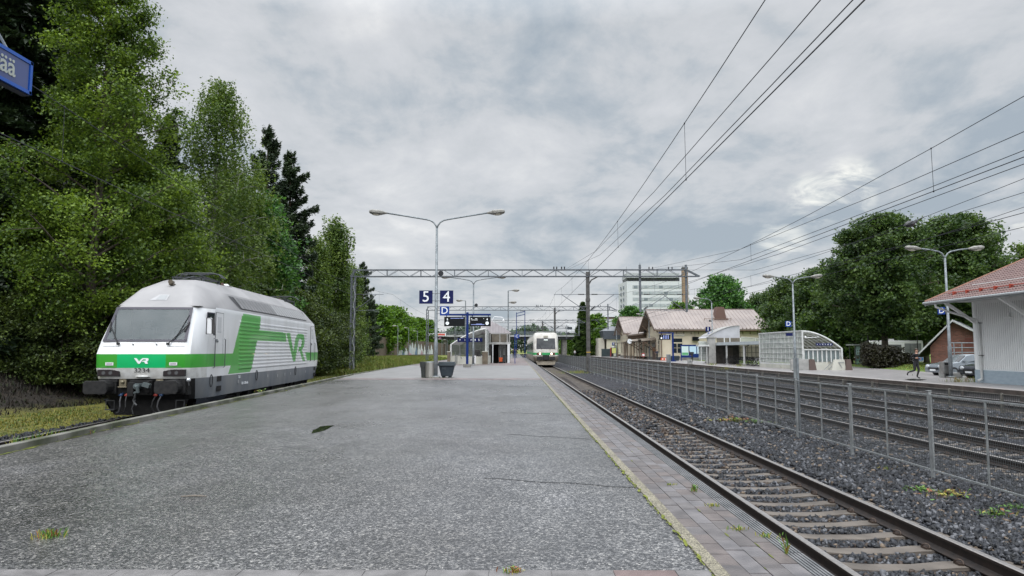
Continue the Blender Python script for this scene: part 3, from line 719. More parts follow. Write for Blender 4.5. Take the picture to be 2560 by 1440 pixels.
# side window, doors, mirrors, handrails
def side_box(s0, s1, z0, z1, m_, name, off0=.0, off1=.02, par=loco, bev=0):
    b_ = MB(); b_.box(1.505+off0, 1.505+off1, s0, s1, z0, z1); return b_.build(name, m_, par, bevel=bev)
def cab_x(y, z):
    return 1.5
b_ = MB(); b_.add([(1.47, 1.22, 2.52), (1.515, 1.76, 2.52), (1.505, 1.70, 3.24), (1.455, 1.20, 3.24)], [(0, 1, 2, 3)]); b_.add([(1.455, 1.22, 2.52), (1.5, 1.76, 2.52), (1.49, 1.70, 3.24), (1.44, 1.20, 3.24)], [(0, 1, 2, 3)][::-1])
b_.build('side_window_frame', frm, loco)
b_ = MB(); b_.add([(1.478, 1.26, 2.56), (1.522, 1.72, 2.56), (1.512, 1.67, 3.20), (1.463, 1.24, 3.20)], [(0, 1, 2, 3)]); b_.build('side_window', glass_dark, loco)
for yy_, nm in ((1.80, 'cab_door'), (LEN-2.6, 'cab_door')):
    b_ = MB(); b_.box(1.507, 1.515, yy_, yy_+.70, 1.50, 3.26); dr = b_.build(nm, lw, loco)
    b_ = MB(); b_.box(1.515, 1.519, yy_, yy_+.70, 1.521, 1.929); b_.build('door_stripe', lg, dr)
    b_ = MB(); b_.box(1.515, 1.520, yy_+.16, yy_+.50, 2.62, 3.12); b_.build('door_window', mat('door_pane', (.55, .56, .58), .2), dr)
    b_ = MB(); b_.box(1.513, 1.54, yy_+.10, yy_+.22, 2.30, 2.36); b_.box(1.52, 1.545, yy_+.05, yy_+.12, 2.34, 2.40); b_.build('door_handle', galv_d, dr)
    b_ = MB()
    for e in ((1.50, 3.26, yy_-.006), (1.50, 3.26, yy_+.704)): b_.box(1.506, 1.5175, e[2]-.006, e[2]+.006, 1.5, 3.26)
    b_.box(1.506, 1.5175, yy_, yy_+.7, 3.255, 3.267); b_.build('door_seal', steel_dark, dr)
    for e in (yy_-.13, yy_+.83):
        b_ = MB(); b_.tube([(1.51, e, 2.42), (1.56, e, 2.40), (1.56, e, 1.50), (1.51, e, 1.48)], .014, 6); b_.build('handrail', mat('handrail_grey', (.12, .12, .13), .4, .6), loco)
# mirror
b_ = MB(); b_.tube([(1.50, 1.10, 2.62), (1.66, .95, 2.56), (1.70, .92, 2.56), (1.70, .90, 3.02), (1.62, 1.0, 3.06), (1.5, 1.12, 3.0)], .012, 6); 
b_.add([(1.53, .93, 2.55), (1.72, .88, 2.55), (1.72, .88, 2.98), (1.66, .90, 3.05), (1.53, .93, 3.05)], [(0, 1, 2, 3, 4), (4, 3, 2, 1, 0)]); b_.build('mirror', lw, loco)
b_ = MB(); q = [(1.53, .92, 2.55), (1.72, .87, 2.55), (1.72, .87, 2.98), (1.66, .89, 3.05), (1.53, .92, 3.05), (1.53, .92, 2.55)]; b_.tube(q, .012, 5); b_.build('mirror_rim', blackm, loco)
# skirt fittings
for s_ in (1.55, 6.43, 12.59):
    b_ = MB(); 
    for r_ in (.13,):
        pts = [(1.515, s_+.12*math.cos(a), 1.08+.19*math.sin(a)) for a in np.linspace(0, 6.2832, 17)]
        b_.tube(pts, .012, 4)
    b_.build('jacking_point', lbl, loco)
for s_, z_ in ((2.3, 1.12), (2.3, .80), (16.8, 1.08), (16.8, .78)):
    side_box(s_-.20, s_+.20, z_-.085, z_+.085, lbl, 'foot_step', -.004, .008, bev=.02)
for s_ in (4.2, 7.9, 9.4, 10.6, 11.6, 14.6): side_box(s_, s_+.14, .86+.1*(s_ % 1), .98+.1*(s_ % 1), mat('skirt_label', (.30, .31, .32), .6), 'data_plate', -.003, .003)
text('Sr2', .16, sign_white, loco, (1.512, 4.35, 1.10), math.pi/2, 'lettering')
text('3234   200 km/h', .13, sign_white, loco, (1.512, 5.0, .86), math.pi/2, 'lettering', sx=.9)
# lower skirt wedge and bogies
b_ = MB()
for s in (-1, 1): b_ = MB(); b_.add([(s*1.38, .72, .56), (s*1.46, 1.25, .56), (s*1.46, 3.3, .56), (s*1.35, 2.7, .17), (s*1.25, 1.0, .15)], [(0, 1, 2, 3, 4), (4, 3, 2, 1, 0)]); b_.build('corner_skirt', mat('skirt_blue_grey', (.035, .042, .055), .45), loco)
b_ = MB(); b_.prism([(-1.2, .56), (1.2, .56), (.95, .10), (-.95, .10)], 'y', .55, .62); b_.build('rail_guard', lbl, loco)
for yb in (3.7, LEN-3.7):
    bo = MB(); 
    for s in (-1, 1):
        bo.box(s*1.12-.06, s*1.12+.06, yb-2.1, yb+2.1, .45, .68); bo.box(s*1.12-.09, s*1.12+.09, yb-.5, yb+.5, .30, .62)
        for q in (-1.4, 1.4): bo.box(s*1.15-.10, s*1.15+.10, yb+q-.22, yb+q+.22, .34, .74); bo.tube([(s*1.2, yb+q-.35, .35), (s*1.2, yb+q-.35, .75)], .08, 8)
        bo.tube([(s*1.25, yb-.9, .5), (s*1.25, yb+.9, .42)], .05, 8)
    bo.box(-1.1, 1.1, yb-1.9, yb+1.9, .4, .6); bog = bo.build('bogie', lbl, loco)
    for q in (-1.4, 1.4):
        for s in (-1, 1):
            w_ = MB(); w_.tube([(s*.74, 0, 0), (s*.88, 0, 0)], .56, 24); w_.tube([(s*.70, 0, 0), (s*.74, 0, 0)], .60, 24); w_.tube([(s*.88, 0, 0), (s*.98, 0, 0)], .16, 12); w_.build('wheel', mat('wheel_steel', (.05, .04, .035), .5, .5), bog, loc=(0, yb+q, .575))
b_ = MB(); b_.box(-1.2, 1.2, 6.3, 12, .28, .56); b_.box(-1.3, 1.3, 7.0, 9.0, .22, .5); b_.box(-1.3, 1.3, 9.6, 11.2, .30, .56); b_.build('underframe_box', lbl, loco)
b_ = MB(); 
for s_ in (2.9, 4.6, 5.9, 9.2, 13.2, 15.6): b_.box(1.28, 1.36, s_, s_+.16, .26, .58)
b_.build('hanger', lbl, loco)
# front gear: buffers, coupler, hoses
for s in (-1, 1):
    b_ = MB(); pr = [(-.33, -.13), (-.28, -.19), (.28, -.19), (.33, -.13), (.33, .13), (.28, .19), (-.28, .19), (-.33, .13)]
    b_.prism(pr, 'y', -.62, -.56); b_.tube([(0, -.56, 0), (0, -.2, 0)], [.15, .15], 14); b_.tube([(0, -.25, 0), (0, .42, 0)], [.2, .22], 14); b_.box(-.26, .26, .1, .42, -.22, .2)
    b_.build('buffer', mat('buffer_black', (.014, .014, .015), .65, 0, (.028, .027, .027), 8, spec=.25), loco, loc=(s*.99, .02, .98), bevel=.012)
    b_ = MB(); b_.box(-.13, .13, -.02, 0, .2, .23); b_.box(-.13, -.11, -.02, 0, -.05, .2); b_.box(.11, .13, -.02, 0, -.05, .2); b_.box(-.14, .14, -.04, .0, -.07, -.04); b_.box(-.13, .13, -.02, .28, -.06, -.04); b_.build('step', steel_dark, loco, loc=(s*1.02, .42, .33))
    for j, (x, cm) in enumerate(((s*.42, mat('cock_red', (.28, .03, .02), .5)), (s*.58, mat('cock_blue', (.02, .05, .12), .5)))):
        b_ = MB(); b_.sphere((0, 0, 0), .05, 8); b_.tube([(0, 0, 0), (0, .15, .05)], .03, 6); b_.box(-.05, .05, -.04, .02, -.02, .02); b_.build('air_cock', cm, loco, loc=(x, .12, .72))
        b_ = MB(); b_.tube([(x, .12, .70), (x-.03*s, .0, .55), (x-.05*s, -.02, .38), (x, .02, .24), (x+.1*s, .1, .20)], .022, 7); b_.build('air_hose', blackm if j == 0 else mat('hose_grey', (.06, .06, .065), .6), loco)
    b_ = MB(); b_.box(-.1, .1, -.06, .1, -.1, .1); b_.tube([(-.13, -.08, -.12), (.13, -.08, -.12)], .015, 5); b_.sphere((0, -.08, .03), .06, 8); b_.build('cable_socket', mat('brass_socket', (.22, .19, .13), .45, .4), loco, loc=(s*.53-.02, .18, 1.08))
b_ = MB(); b_.box(-.32, .32, .05, .35, .72, 1.16); b_.box(-.28, -.1, -.18, .1, .7, 1.1); b_.box(.2, .3, -.1, .1, .8, 1.14); b_.build('coupler_housing', lbl, loco, bevel=.01)
b_ = MB(); b_.tube([(0, .1, .98), (.02, -.28, 1.0)], .09, 10); b_.tube([(.0, -.28, 1.0), (.1, -.40, .98), (.12, -.38, .84), (0, -.3, .8)], .05, 7); b_.box(-.14, .06, -.26, -.1, 1.0, 1.12, 0, Matrix.Rotation(.3, 4, 'Y')); b_.build('coupling_hook', mat('hook_grey', (.10, .12, .125), .5, .4), loco)
b_ = MB(); b_.tube([(.04, -.34, .84), (.0, -.3, .66), (-.04, -.28, .60), (.0, -.28, .5), (.06, -.28, .45)], .03, 7); b_.tube([(0.03, -.3, .62), (-.08, -.26, .35), (-.05, -.24, .2)], .015, 6); b_.build('screw_coupling', steel_dark, loco)
b_ = MB(); b_.box(-1.3, 1.3, .24, .5, .72, 1.17); b_.box(-1.1, -.7, .1, .24, 1.10, 1.18); b_.box(.7, 1.1, .1, .24, 1.1, 1.18); b_.build('buffer_beam', lbl, loco)
b_ = MB(); b_.sphere((1.36, .10, 1.16), .07, 10); b_.tube([(1.36, .1, 1.1), (1.34, .2, 1.0)], .02, 6); b_.build('marker_lamp', mat('chrome_lamp', (.55, .56, .58), .2, .7), loco)
# roof: louvres, pantographs, raised middle
grm = mat('louvre_grey', (.19, .19, .195), .5, .2, (.25, .245, .25), 3); grd = mat('louvre_dark', (.07, .07, .075), .5, .2)
def cham(s_, t_):   # point on the roof chamfer, t 0 bottom .. 1 top
    a = Vector((1.47, 0, 3.44)); b__ = Vector((1.14, 0, 4.02)); q = a.lerp(b__, t_); return Vector((q.x+.012, s_, q.z+.008))
b_ = MB(); b_.add([cham(4.45, .12), cham(15.0, .12), cham(15.0, .86), cham(3.85, .86)], [(0, 1, 2, 3)]); b_.build('louvre_panel', grd, loco)
for k in range(24):
    s_ = 4.02+k*.45; f_ = (k+.5)/24
    m = MB(); w_ = .40; sh = .6*(1-f_)
    n_ = Vector((.87, 0, .49))*.02
    s0 = s_+.35*(1-k/24)
    pts = [cham(s0+.25, .15), cham(s0+w_+.25-.02, .15), cham(s0+w_-.1, .83), cham(s0-.1, .83)]
    m.add([p_+n_ for p_ in pts], [(0, 1, 2, 3)]); m.build('louvre', grm if k < 11 else mat('louvre_pale', (.34, .34, .345), .5, .1), loco)
b_ = MB(); b_.prism([(-.62, 4.38), (.62, 4.38), (.50, 4.49), (-.50, 4.49)], 'y', 6.2, 14.0)
for q in np.arange(6.2, 14.1, 1.3): b_.box(-.51, .51, q-.015, q+.015, 4.48, 4.497)
b_.build('roof_hood', ld, loco)
b_ = MB(); b_.sphere((0, 0, 0), .16, 10, sc=(1, 1, .6)); b_.build('roof_dome', lw, loco, loc=(-.1, 7.4, 4.60))
def panto(y0, name='pantograph'):
    b_ = MB(); b_.box(-.55, .55, y0-.6, y0-.52, 4.52, 4.57); b_.box(-.55, .55, y0+.9, y0+.98, 4.52, 4.57)
    for s in (-1, 1):
        b_.box(s*.5-.03, s*.5+.03, y0-.6, y0+.98, 4.52, 4.57)
        for q in (-.56, .94): b_.tube([(s*.5, y0+q, 4.38), (s*.5, y0+q, 4.52)], [.06, .04], 8)
        b_.tube([(s*.35, y0+.85, 4.6), (s*.25, y0-.35, 4.66), (s*.12, y0-.9, 4.62)], .022, 6); b_.tube([(s*.1, y0-.8, 4.62), (s*.3, y0+.5, 4.74)], .018, 6)
    pts = [(-.85, y0+.35, 4.60), (-.7, y0+.35, 4.74), (-.45, y0+.35, 4.79), (.45, y0+.35, 4.79), (.7, y0+.35, 4.74), (.85, y0+.35, 4.60)]
    b_.tube(pts, .022, 6); b_.tube([(x, y+.28, z) for x, y, z in pts], .022, 6)
    b_.tube([(-.15, y0+.2, 4.57), (-.15, y0+.85, 4.57)], .07, 8); b_.tube([(0, y0-1.1, 4.42), (.3, y0-.9, 4.55), (.4, y0+.2, 4.52)], .02, 6)
    return b_.build(name, mat('panto_dark', (.05, .055, .06), .45, .5), loco)
panto(3.9); panto(15.2)
for k, q in enumerate((5.3, 5.7, 6.0, 13.9)):
    b_ = MB(); b_.tube([(0, 0, 0), (0, 0, .18)], [.07, .05], 8); b_.tube([(0, 0, .06), (0, 0, .08)], .1, 8); b_.build('insulator', mat('insulator_brown', (.09, .05, .04), .3), loco, loc=(.35 if k % 2 else -.3, q, 4.4))

# ================================================================ COMMUTER TRAIN ON TRACK 4
tw = mat('train_white', (.66, .65, .61), .4, 0, (.48, .45, .40), 1.2, detail=9)
tdirt = mat('train_grime', (.16, .13, .10), .6, 0, (.34, .31, .27), 2)
tsl = mat('train_side_grey', (.17, .18, .17), .35, 0, (.30, .31, .29), 1.5)
trn = thing('commuter_train', 'white commuter train with green band and lit headlights, coming along the platform', 'train', (3.78, 91.5, RZ))
HL = [(.55, .25, 1.2, 1.5, .5, 1, 1), (.95, .05, 1.42, 1.6, .45, 1, 1), (1.30, 0, 1.46, 1.6, .42, 0, 1), (1.42, 0, 1.47, 1.6, .42, 2, 2), (1.72, .02, 1.47, 1.6, .42, 0, 3), (2.15, .06, 1.46, 1.6, .45, 0, 3), (3.2, .24, 1.42, 1.58, .55, 0, 0), (3.85, .36, 1.43, 1.56, .5, 0, 3), (4.16, .48, 1.34, 1.42, .6, 0, 3), (4.24, .7, 1.1, 1.2, .7, 3, 3)]
def car(y0, y1, name, par, front):
    mb = MB(); Lc = y1-y0
    for z, yf, hwf, hws, bl_, a, b_ in HL:
        if not front: yf, hwf, bl_ = 0, hws, .01
        half = [(0, yf), (.6*hwf, yf), (hwf*.95, yf+.05), (hwf, yf+.12*(1 if front else .1)), (hws, yf+bl_), (hws, Lc/2)]
        q = half+[(hws, Lc-.01), (hws*.99, Lc), (0, Lc)]
        mb.v += [(x, y0+y, z) for x, y in q+[(-x, y) for x, y in q[-2:0:-1]]]
    n = len(q)*2-2
    for i in range(len(HL)-1):
        for k in range(n):
            a = i*n+k; b_ = i*n+(k+1) % n; xm = (mb.v[a][0]+mb.v[b_][0])/2; ym = (mb.v[a][1]+mb.v[b_][1])/2-y0
            mb.f.append((a, b_, b_+n, a+n)); mb.m.append(HL[i][5] if (ym < .9 and front and abs(xm) < 1.56) else HL[i][6])
    mb.f.append(tuple(range((len(HL)-1)*n, len(HL)*n))); mb.m.append(3); mb.f.append(tuple(range(n))[::-1]); mb.m.append(1)
    return smooth_by_angle(mb.build(name, [tw, tdirt, mat('train_green', (.03, .30, .09), .35), tsl], par), 30)
y = 0
for k in range(4):
    c1 = car(y+.2*(k > 0), y+13.4, 'car_body', trn, k == 0)
    for j in range(6):
        b_ = MB(); b_.box(-1.607, -1.60, y+1.9+j*1.85, y+3.2+j*1.85, 2.05, 2.95); b_.build('window', glass_dark, c1)
    b_ = MB(); b_.box(-1.2, 1.2, y+1.5, y+11.5, 4.15, 4.42); b_.build('roof_unit', tsl, c1)
    b_ = MB(); b_.box(-1.609, -1.598, y+6.2, y+7.6, .95, 3.1); b_.build('door', mat('train_door', (.05, .12, .07), .4), c1)
    b_ = MB(); b_.box(-1.15, 1.15, y+.8, y+12.6, .12, .58); b_.build('underframe', lbl, c1)
    y += 13.6
def tp(x, z, off): 
    yy_ = np.interp(z, [q[0] for q in HL], [q[1] for q in HL]); return (x, float(yy_)-off, z)
b_ = MB(); b_.add([tp(-1.2, 2.18, .02), tp(1.2, 2.18, .02), tp(1.15, 3.52, .02), tp(-1.15, 3.52, .02)], [(0, 1, 2, 3)]); b_.build('windscreen_frame', frm, trn)
b_ = MB(); b_.add([tp(-1.12, 2.26, .03), tp(1.12, 2.26, .03), tp(1.08, 3.44, .03), tp(-1.08, 3.44, .03)], [(0, 1, 2, 3)]); b_.build('windscreen', mat('train_glass', (.04, .045, .05), .2, 0, (.09, .095, .10), 1, spec=.3), trn)
for s in (-1, 1):
    b_ = MB(); b_.tube([tp(s*.85, 2.7, .05), tp(s*.5, 2.1, .07)], .02, 5); b_.build('windscreen_wiper', blackm, trn)
    b_ = MB(); b_.prism([(-.30, -.13), (.30, -.13), (.30, .13), (-.30, .13)], 'y', -.03, .02); h_ = b_.build('headlight', mat('lamp_red', (.12, .03, .025), .3), trn, loc=(s*.85, -.01, 1.57))
    b_ = MB(); b_.sphere((0, 0, 0), .10, 12, sc=(1, .3, 1)); b_.build('lamp', mat('headlight_lit', (1, .85, .7), .3, emit=(1, .72, .50), estr=9), h_, loc=(-.1*s if s < 0 else -.14, -.04, .0))
    b_ = MB(); b_.prism([(-.36, -.15), (-.28, -.21), (.28, -.21), (.36, -.15), (.36, .15), (.28, .21), (-.28, .21), (-.36, .15)], 'y', -.45, -.36); b_.tube([(0, -.36, 0), (0, .1, 0)], .15, 10); b_.build('buffer', blackm, trn, loc=(s*.82, .05, 1.0), bevel=.02)
    b_ = MB(); b_.box(-.12, .12, -.06, .06, -.22, .22); b_.tube([(0, .0, .2), (-s*.15, .1, .25)], .02, 5); b_.build('mirror', blackm, trn, loc=(s*1.74, .5, 2.45)) if s < 0 else None
b_ = MB(); b_.box(-.42, .42, -.12, .1, .78, 1.42); b_.tube([(-.0, -.1, 1.0), (0, -.42, 1.0)], .13, 10); b_.box(-.22, .22, -.48, -.34, .84, 1.16); b_.build('coupler', blackm, trn)
b_ = MB(); b_.prism([(-1.05, .18), (1.05, .18), (1.25, .62), (-1.25, .62)], 'y', -.12, .15); b_.build('snow_plough', mat('plough_cream', (.42, .37, .29), .6, 0, (.30, .26, .21), 2), trn)
b_ = MB(); b_.box(-.27, .27, -.06, .3, 3.6, 3.85); b_.build('destination_sign', mat('sign_cream', (.38, .36, .30), .5), trn, loc=(0, .30, 0))
b_ = MB(); b_.box(-.24, .24, -.045, .0, 3.28, 3.38); b_.build('display', mat('train_display', (.7, .75, .72), .5, emit=(.8, .9, .85), estr=.8), trn, loc=(0, .2, 0))
b_ = MB(); b_.tube([(-.7, 8.2, 4.9), (-.6, 8.2, 5.0), (.6, 8.2, 5.0), (.7, 8.2, 4.9)], .03, 5); b_.tube([(0, 8.2, 5.0), (0, 9.4, 4.7), (0, 8.4, 4.35)], .04, 5); b_.box(-.6, .6, 8, 9, 4.3, 4.4); b_.build('pantograph', lbl, trn)

# ================================================================ GANTRIES
beamm = mat('gantry_steel', (.09, .10, .115), .5, .3, (.15, .165, .185), 4, .1)
mastd = mat('mast_brown_grey', (.06, .058, .056), .55, .3, (.11, .105, .10), 3)
insm = mat('insulator_black', (.02, .02, .022), .35)
def lattice(x0, x1, zt, zb, par, name='beam', w=.45, tip=0, step=1.1):
    b_ = MB()
    for yy_ in (-w/2, w/2):
        b_.bar((x0, yy_, zt), (x1-tip, yy_, zt), .09); b_.bar((x0-.25, yy_, zb), (x1, yy_, zb), .09)
        x = x0; k = 0
        while x < x1-tip-.1:
            x2 = min(x+step, x1-tip); b_.bar((x, yy_, zb if k % 2 else zt), (x2, yy_, zt if k % 2 else zb), .035)
            if k % 3 == 0: b_.bar((x, yy_, zb), (x, yy_, zt), .05)
            x = x2; k += 1
        if tip: b_.bar((x1-tip, yy_, zt), (x1, yy_, zb), .10); b_.bar((x1-tip, yy_, zt), (x1-tip, yy_, zb), .08)
        b_.bar((x0-.25, yy_, zb), (x0+.2, yy_, zt), .08)
    x = x0
    while x < x1-tip: b_.bar((x, -w/2, zt), (x, w/2, zt), .05); b_.bar((x, -w/2, zb), (x, w/2, zb), .05); x += 2.2
    return b_.build(name, beamm, par)
def insulator(par, a, b_, r=.065, name='insulator'):
    a = Vector(a); b_ = Vector(b_); m = MB(); n = 9; pts = []; rs = []
    for i in range(n): pts.append(a.lerp(b_, i/(n-1))); rs.append(r if i % 2 else r*.6)
    m.tube(pts, rs, 8); return m.build(name, insm, par)
def cantilever(par, x, zt, side, ztop=6.9, reach=2.9):
    # side +1: bracket points to +x
    b_ = MB(); s = side
    b_.tube([(x, 0, ztop), (x+s*(reach+.4), 0, ztop+.0)], .028, 6)
    b_.tube([(x, 0, ztop-1.75), (x+s*(reach-.35), 0, ztop-.02)], .035, 6)
    b_.tube([(x+s*.2, 0, ztop-1.6), (x+s*reach, 0, ztop-1.50)], .022, 6); b_.tube([(x+s*(reach-.9), 0, ztop-1.5), (x+s*(reach-.05), 0, ztop-1.72)], .016, 5)
    b_.build('bracket_arm', beamm, par)
    insulator(par, (x+s*.35, 0, ztop), (x+s*.95, 0, ztop)); insulator(par, (x+s*.30, 0, ztop-1.47), (x+s*.72, 0, ztop-1.14))
    # drop
def gantry(Y, xl, xm, xr, drops, label, zt=9.3, zb=8.65, braces=True, bl=True):
    G = thing('catenary_gantry', label, 'gantry', (0, Y, 0))
    lattice(xl, xr, zt, zb, G, tip=1.3)
    b_ = MB(); z0 = -.9
    for q in (-.17, .17): b_.box(xl-.22, xl-.12, q-.05, q+.05, z0, zb); b_.box(xl+.12, xl+.22, q-.05, q+.05, z0, zb)
    k = 0; z = z0+.3
    while z < zb-.5:
        for q in (-.2, .2): b_.bar((xl-.17, q, z), (xl+.17, q, z+.45), .04)
        b_.box(xl-.2, xl+.2, -.2, .2, z-.02, z+.02) if k % 4 == 0 else None
        z += .5; k += 1
    b_.box(xl-.14, xl-.10, -.2, .2, z0, zb); b_.box(xl-.35, xl+.35, -.35, .35, z0-.1, z0+.35); b_.build('mast', beamm, G)
    b_ = MB(); b_.box(xm-.17, xm+.17, -.17, .17, -.55, zt-.2); b_.box(xm-.35, xm+.35, -.3, .3, -.9, -.5); b_.tube([(xm, 0, zb-1.0), (xm+.35, 0, zb-.35), (xm+1.0, 0, zb)], .07, 6); b_.box(xm-.21, xm+.21, -.21, .21, 6.2, 6.5)
    b_.box(xm-.2, xm+.2, -.2, .2, -.6, .9); b_.build('centre_mast', mastd, G)
    b_ = MB(); b_.box(xm-.21, xm+.21, -.215, -.2, 1.25, 1.33); b_.build('yellow_marking', mat('yellow_tape', (.45, .28, .05), .6), G)
    for x in drops:
        b_ = MB(); b_.box(x-.1, x+.1, -.1, .1, 5.2, zt+.5); b_.build('drop_post', beamm, G); cantilever(G, x, zt, -1 if x > 14.5 else 1, reach=3.0 if x < 14 else 2.6)
    for s in (-1, 1): cantilever(G, xm, zt, s)
    cantilever(G, xl, zt, 1, reach=2.6)
    for k in range(4): insulator(G, (xm-3.3+.28*k+(.2 if k > 1 else 0), 0, zt+.05), (xm-3.3+.28*k+(.2 if k > 1 else 0), 0, zt+.33), .08)
    for k in range(4): insulator(G, (13+.35*k+(1.2 if k > 1 else 0), 0, zt+.05), (13+.35*k+(1.2 if k > 1 else 0), 0, zt+.3), .07)
    return G
g1_ = gantry(70, -15.9, 7.0, 17.9, [12.1, 16.6], 'nearest steel lattice gantry spanning the tracks and the platform')
b_ = MB(); b_.tube([(-15.65, -.25, -.5+i*.35) for i in range(26)], .035, 5)
b_ = MB()
pts = [(-15.72+.09*math.sin(i*1.1), -.24, -.6+i*.3) for i in range(30)]; b_.tube(pts, .04, 5); b_.build('cable', mat('cable_pale', (.28, .29, .30), .5), g1_)
gantry(130, -16.0, 7.0, 18.2, [16.6], 'second steel lattice gantry, its left mast standing beyond the twin display screens')
gantry(190, -16.0, 7.0, 18.2, [16.6], 'third gantry across the tracks, partly hidden by the striped stair roof')
gantry(236, -16.0, 7.0, 18.2, [16.6], 'fourth gantry, just before the road bridge')
gantry(300, -16.0, 7.0, 18.2, [], 'farthest gantry, beyond the road bridge')

# ================================================================ OVERHEAD WIRES
wirem = mat('wire', (.012, .014, .022), .5, .3)
def wire(pts, label, r=.009, drops=None, group=None, cat='overhead wire', name='overhead_wire'):
    t_ = thing(name, label, cat, (0, 0, 0), group=group)
    m = MB(); m.tube(pts, r, 5); m.build('wire', wirem, t_)
    if drops:
        for a, b_ in drops:
            m = MB(); m.tube([a, b_], .006, 4); m.sphere(a, .03, 6, sc=(.6, 1, 1)); m.sphere(b_, .03, 6, sc=(.6, 1, 1)); m.build('dropper', wirem, t_)
    return t_
def cat_z(y, zt, sag, ys0):   # messenger height: highest at the supports
    t_ = ((y-ys0) % 60)/60; return zt - sag*4*t_*(1-t_)
def catenary(X, label, Y0=2, Y1=250, hc=5.5, zt=7.1, sag=.95, ys0=10, dy=9, doff=0, stag=.25, xf=None):
    ysw = list(np.arange(Y0, 70, 4))+list(np.arange(70, Y1+1, 10))
    fx = xf or (lambda y: X + stag*math.cos(math.pi*(y-10)/60))
    mp = [(fx(y), y, cat_z(y, zt, sag, ys0)) for y in ysw]; cp = [(fx(y), y, hc) for y in ysw]
    dr = [((fx(y), y, cat_z(y, zt, sag, ys0)), (fx(y)+.01, y, hc)) for y in np.arange(ys0-60+doff, min(Y1, 130), dy) if y > 4]
    wire(mp, label+', upper wire', drops=dr); wire(cp, label+', contact wire', .0105)
catenary(3.95, 'overhead line above the nearest track', zt=7.15, sag=.75, dy=11.2, doff=62.2-60+8.5, stag=.05)
wire([(4.4, 2, 6.6), (4.45, 12, 6.58), (4.47, 23, 6.6), (4.7, 42, 7.3), (4.75, 70, 9.3)], 'tensioning wire above the nearest track, rising to the top of the nearest gantry, left one')
wire([(4.34, 2, 6.02), (4.36, 12, 6.0), (4.4, 21, 6.05), (4.7, 40, 6.8), (5.0, 70, 9.3)], 'tensioning wire above the nearest track, rising to the top of the nearest gantry, right one')
catenary(10.45, 'overhead line above the track behind the mesh fence', zt=7.0, sag=.85, dy=14, doff=12, stag=.12)
wire([(10.9, 6, 6.2), (10.9, 20, 6.15), (10.95, 35, 6.4), (12.6, 70, 9.3)], 'slack wire just below the upper wire behind the mesh fence, ending on the nearest gantry')
wire([(10.95, 6, 5.80), (10.95, 20, 5.78), (11.0, 35, 5.9), (13, 70, 9.3)], 'wire just above the contact wire behind the mesh fence, ending on the nearest gantry')
wire([(11.0, 6, 5.52), (11.0, 30, 5.5), (11.6, 60, 6.3), (13.4, 70, 9.3)], 'lowest of the three wires that end together on the right part of the nearest gantry')
catenary(14.75, 'overhead line above the second track behind the mesh fence', zt=7.05, sag=.95, dy=14, doff=11, stag=.12)
wire([(14.9, 8, 6.12), (14.9, 25, 6.1), (15.0, 45, 6.5), (16.2, 70, 9.3)], 'thin wire just below the upper wire of the second track behind the mesh fence')
catenary(16.5, 'overhead line next to the low fence', zt=6.9, sag=1.1, dy=14, doff=9, stag=.1)
catenary(0, 'overhead line above the locomotive', zt=6.9, sag=.7, dy=12, doff=5, xf=lambda y: t5x(y)+1.0 if y < 40 else t5x(y)+.5)
# black insulator sleeve hanging on a wire
isl = thing('line_insulator', 'black insulator sleeve hanging on an overhead wire in front of the tallest linden trees', 'insulator', (14.9, 26.9, 6.25), R(-58))
m = MB(); m.tube([(-.02, -.36, -.10), (-.02, -.30, -.08), (0, -.15, -.04), (0, .05, 0), (0, .2, .06), (0, .30, .10), (0, .42, .17)], [.03, .09, .13, .115, .05, .07, .02], 10); m.build('sleeve', insm, isl)
m = MB(); m.tube([(0, .42, .17), (0, .9, .34)], .02, 5); m.tube([(-.02, -.36, -.1), (-.02, -.5, -.12)], .02, 5); m.build('hook', steel_dark, isl)

# ================================================================ LAMP POSTS
lampm = mat('lamp_shell', (.16, .155, .14), .5, .2, (.30, .29, .27), 6); lensm = mat('lamp_lens', (.50, .47, .40), .3)
def head(par, x, z, s, tilt=.0, Y=0, L_=.95):
    m = MB(); M_ = Matrix.Translation((x, Y, z)) @ Matrix.Rotation(-s*tilt, 4, 'Y')
    pts = [(0, .0), (s*.12*1, .0)]
    prof = [(0, .06), (.12, .10), (.35, .19), (.78, .19), (.93, .13), (.97, .05)]
    m.tube([(s*a*L_/.95, 0, .0) for a, r_ in prof], [r_ for a, r_ in prof], 8, 0, True, M_ @ Matrix.Diagonal((1, 1.25, .75, 1)))
    h_ = m.build('lamp_head', lampm, par)
    m = MB(); m.sphere((s*.58*L_/.95, 0, -.07), .30*L_/.95, 10, 0, (1, .5, .42), M_); m.build('lens', lensm, h_)
def lamp_post(x, Y, z0, label, H=8.8, reach=3.7, rise=.42, base=True, rad=.092, extra=None, arms=(-1, 1), rz=0, taper=True, group=None):
    G = thing('lamp_post', label, 'lamp post', (x, Y, z0), rz, group)
    zf = H-.85
    m = MB(); m.tube([(0, 0, 0), (0, 0, 1.9), (0, 0, 1.95), (0, 0, zf)], [rad*1.25, rad*1.25, rad, rad*.65], 10); 
    if base: m.tube([(0, 0, 0), (0, 0, .12)], rad*2.1, 10)
    m.build('pole', galv, G, smooth=True)
    if base:
        m = MB(); m.box(-.22, .22, -.22, .22, -.02, .08); m.build('base_plate', concrete_d, G, bevel=.02)
    for s in arms:
        m = MB(); pts = [(0, 0, zf-.05), (s*.05, 0, zf+.12), (s*.18, 0, zf+.30), (s*.38, 0, zf+.42), (s*.62, 0, zf+.47), (s*reach*.6, 0, zf+.47+rise*.5), (s*reach, 0, zf+.47+rise)]
        m.tube(pts, rad*.48, 8); m.build('arm', galv, G, smooth=True)
        head(G, s*reach, zf+.47+rise, s, .09)
    return G
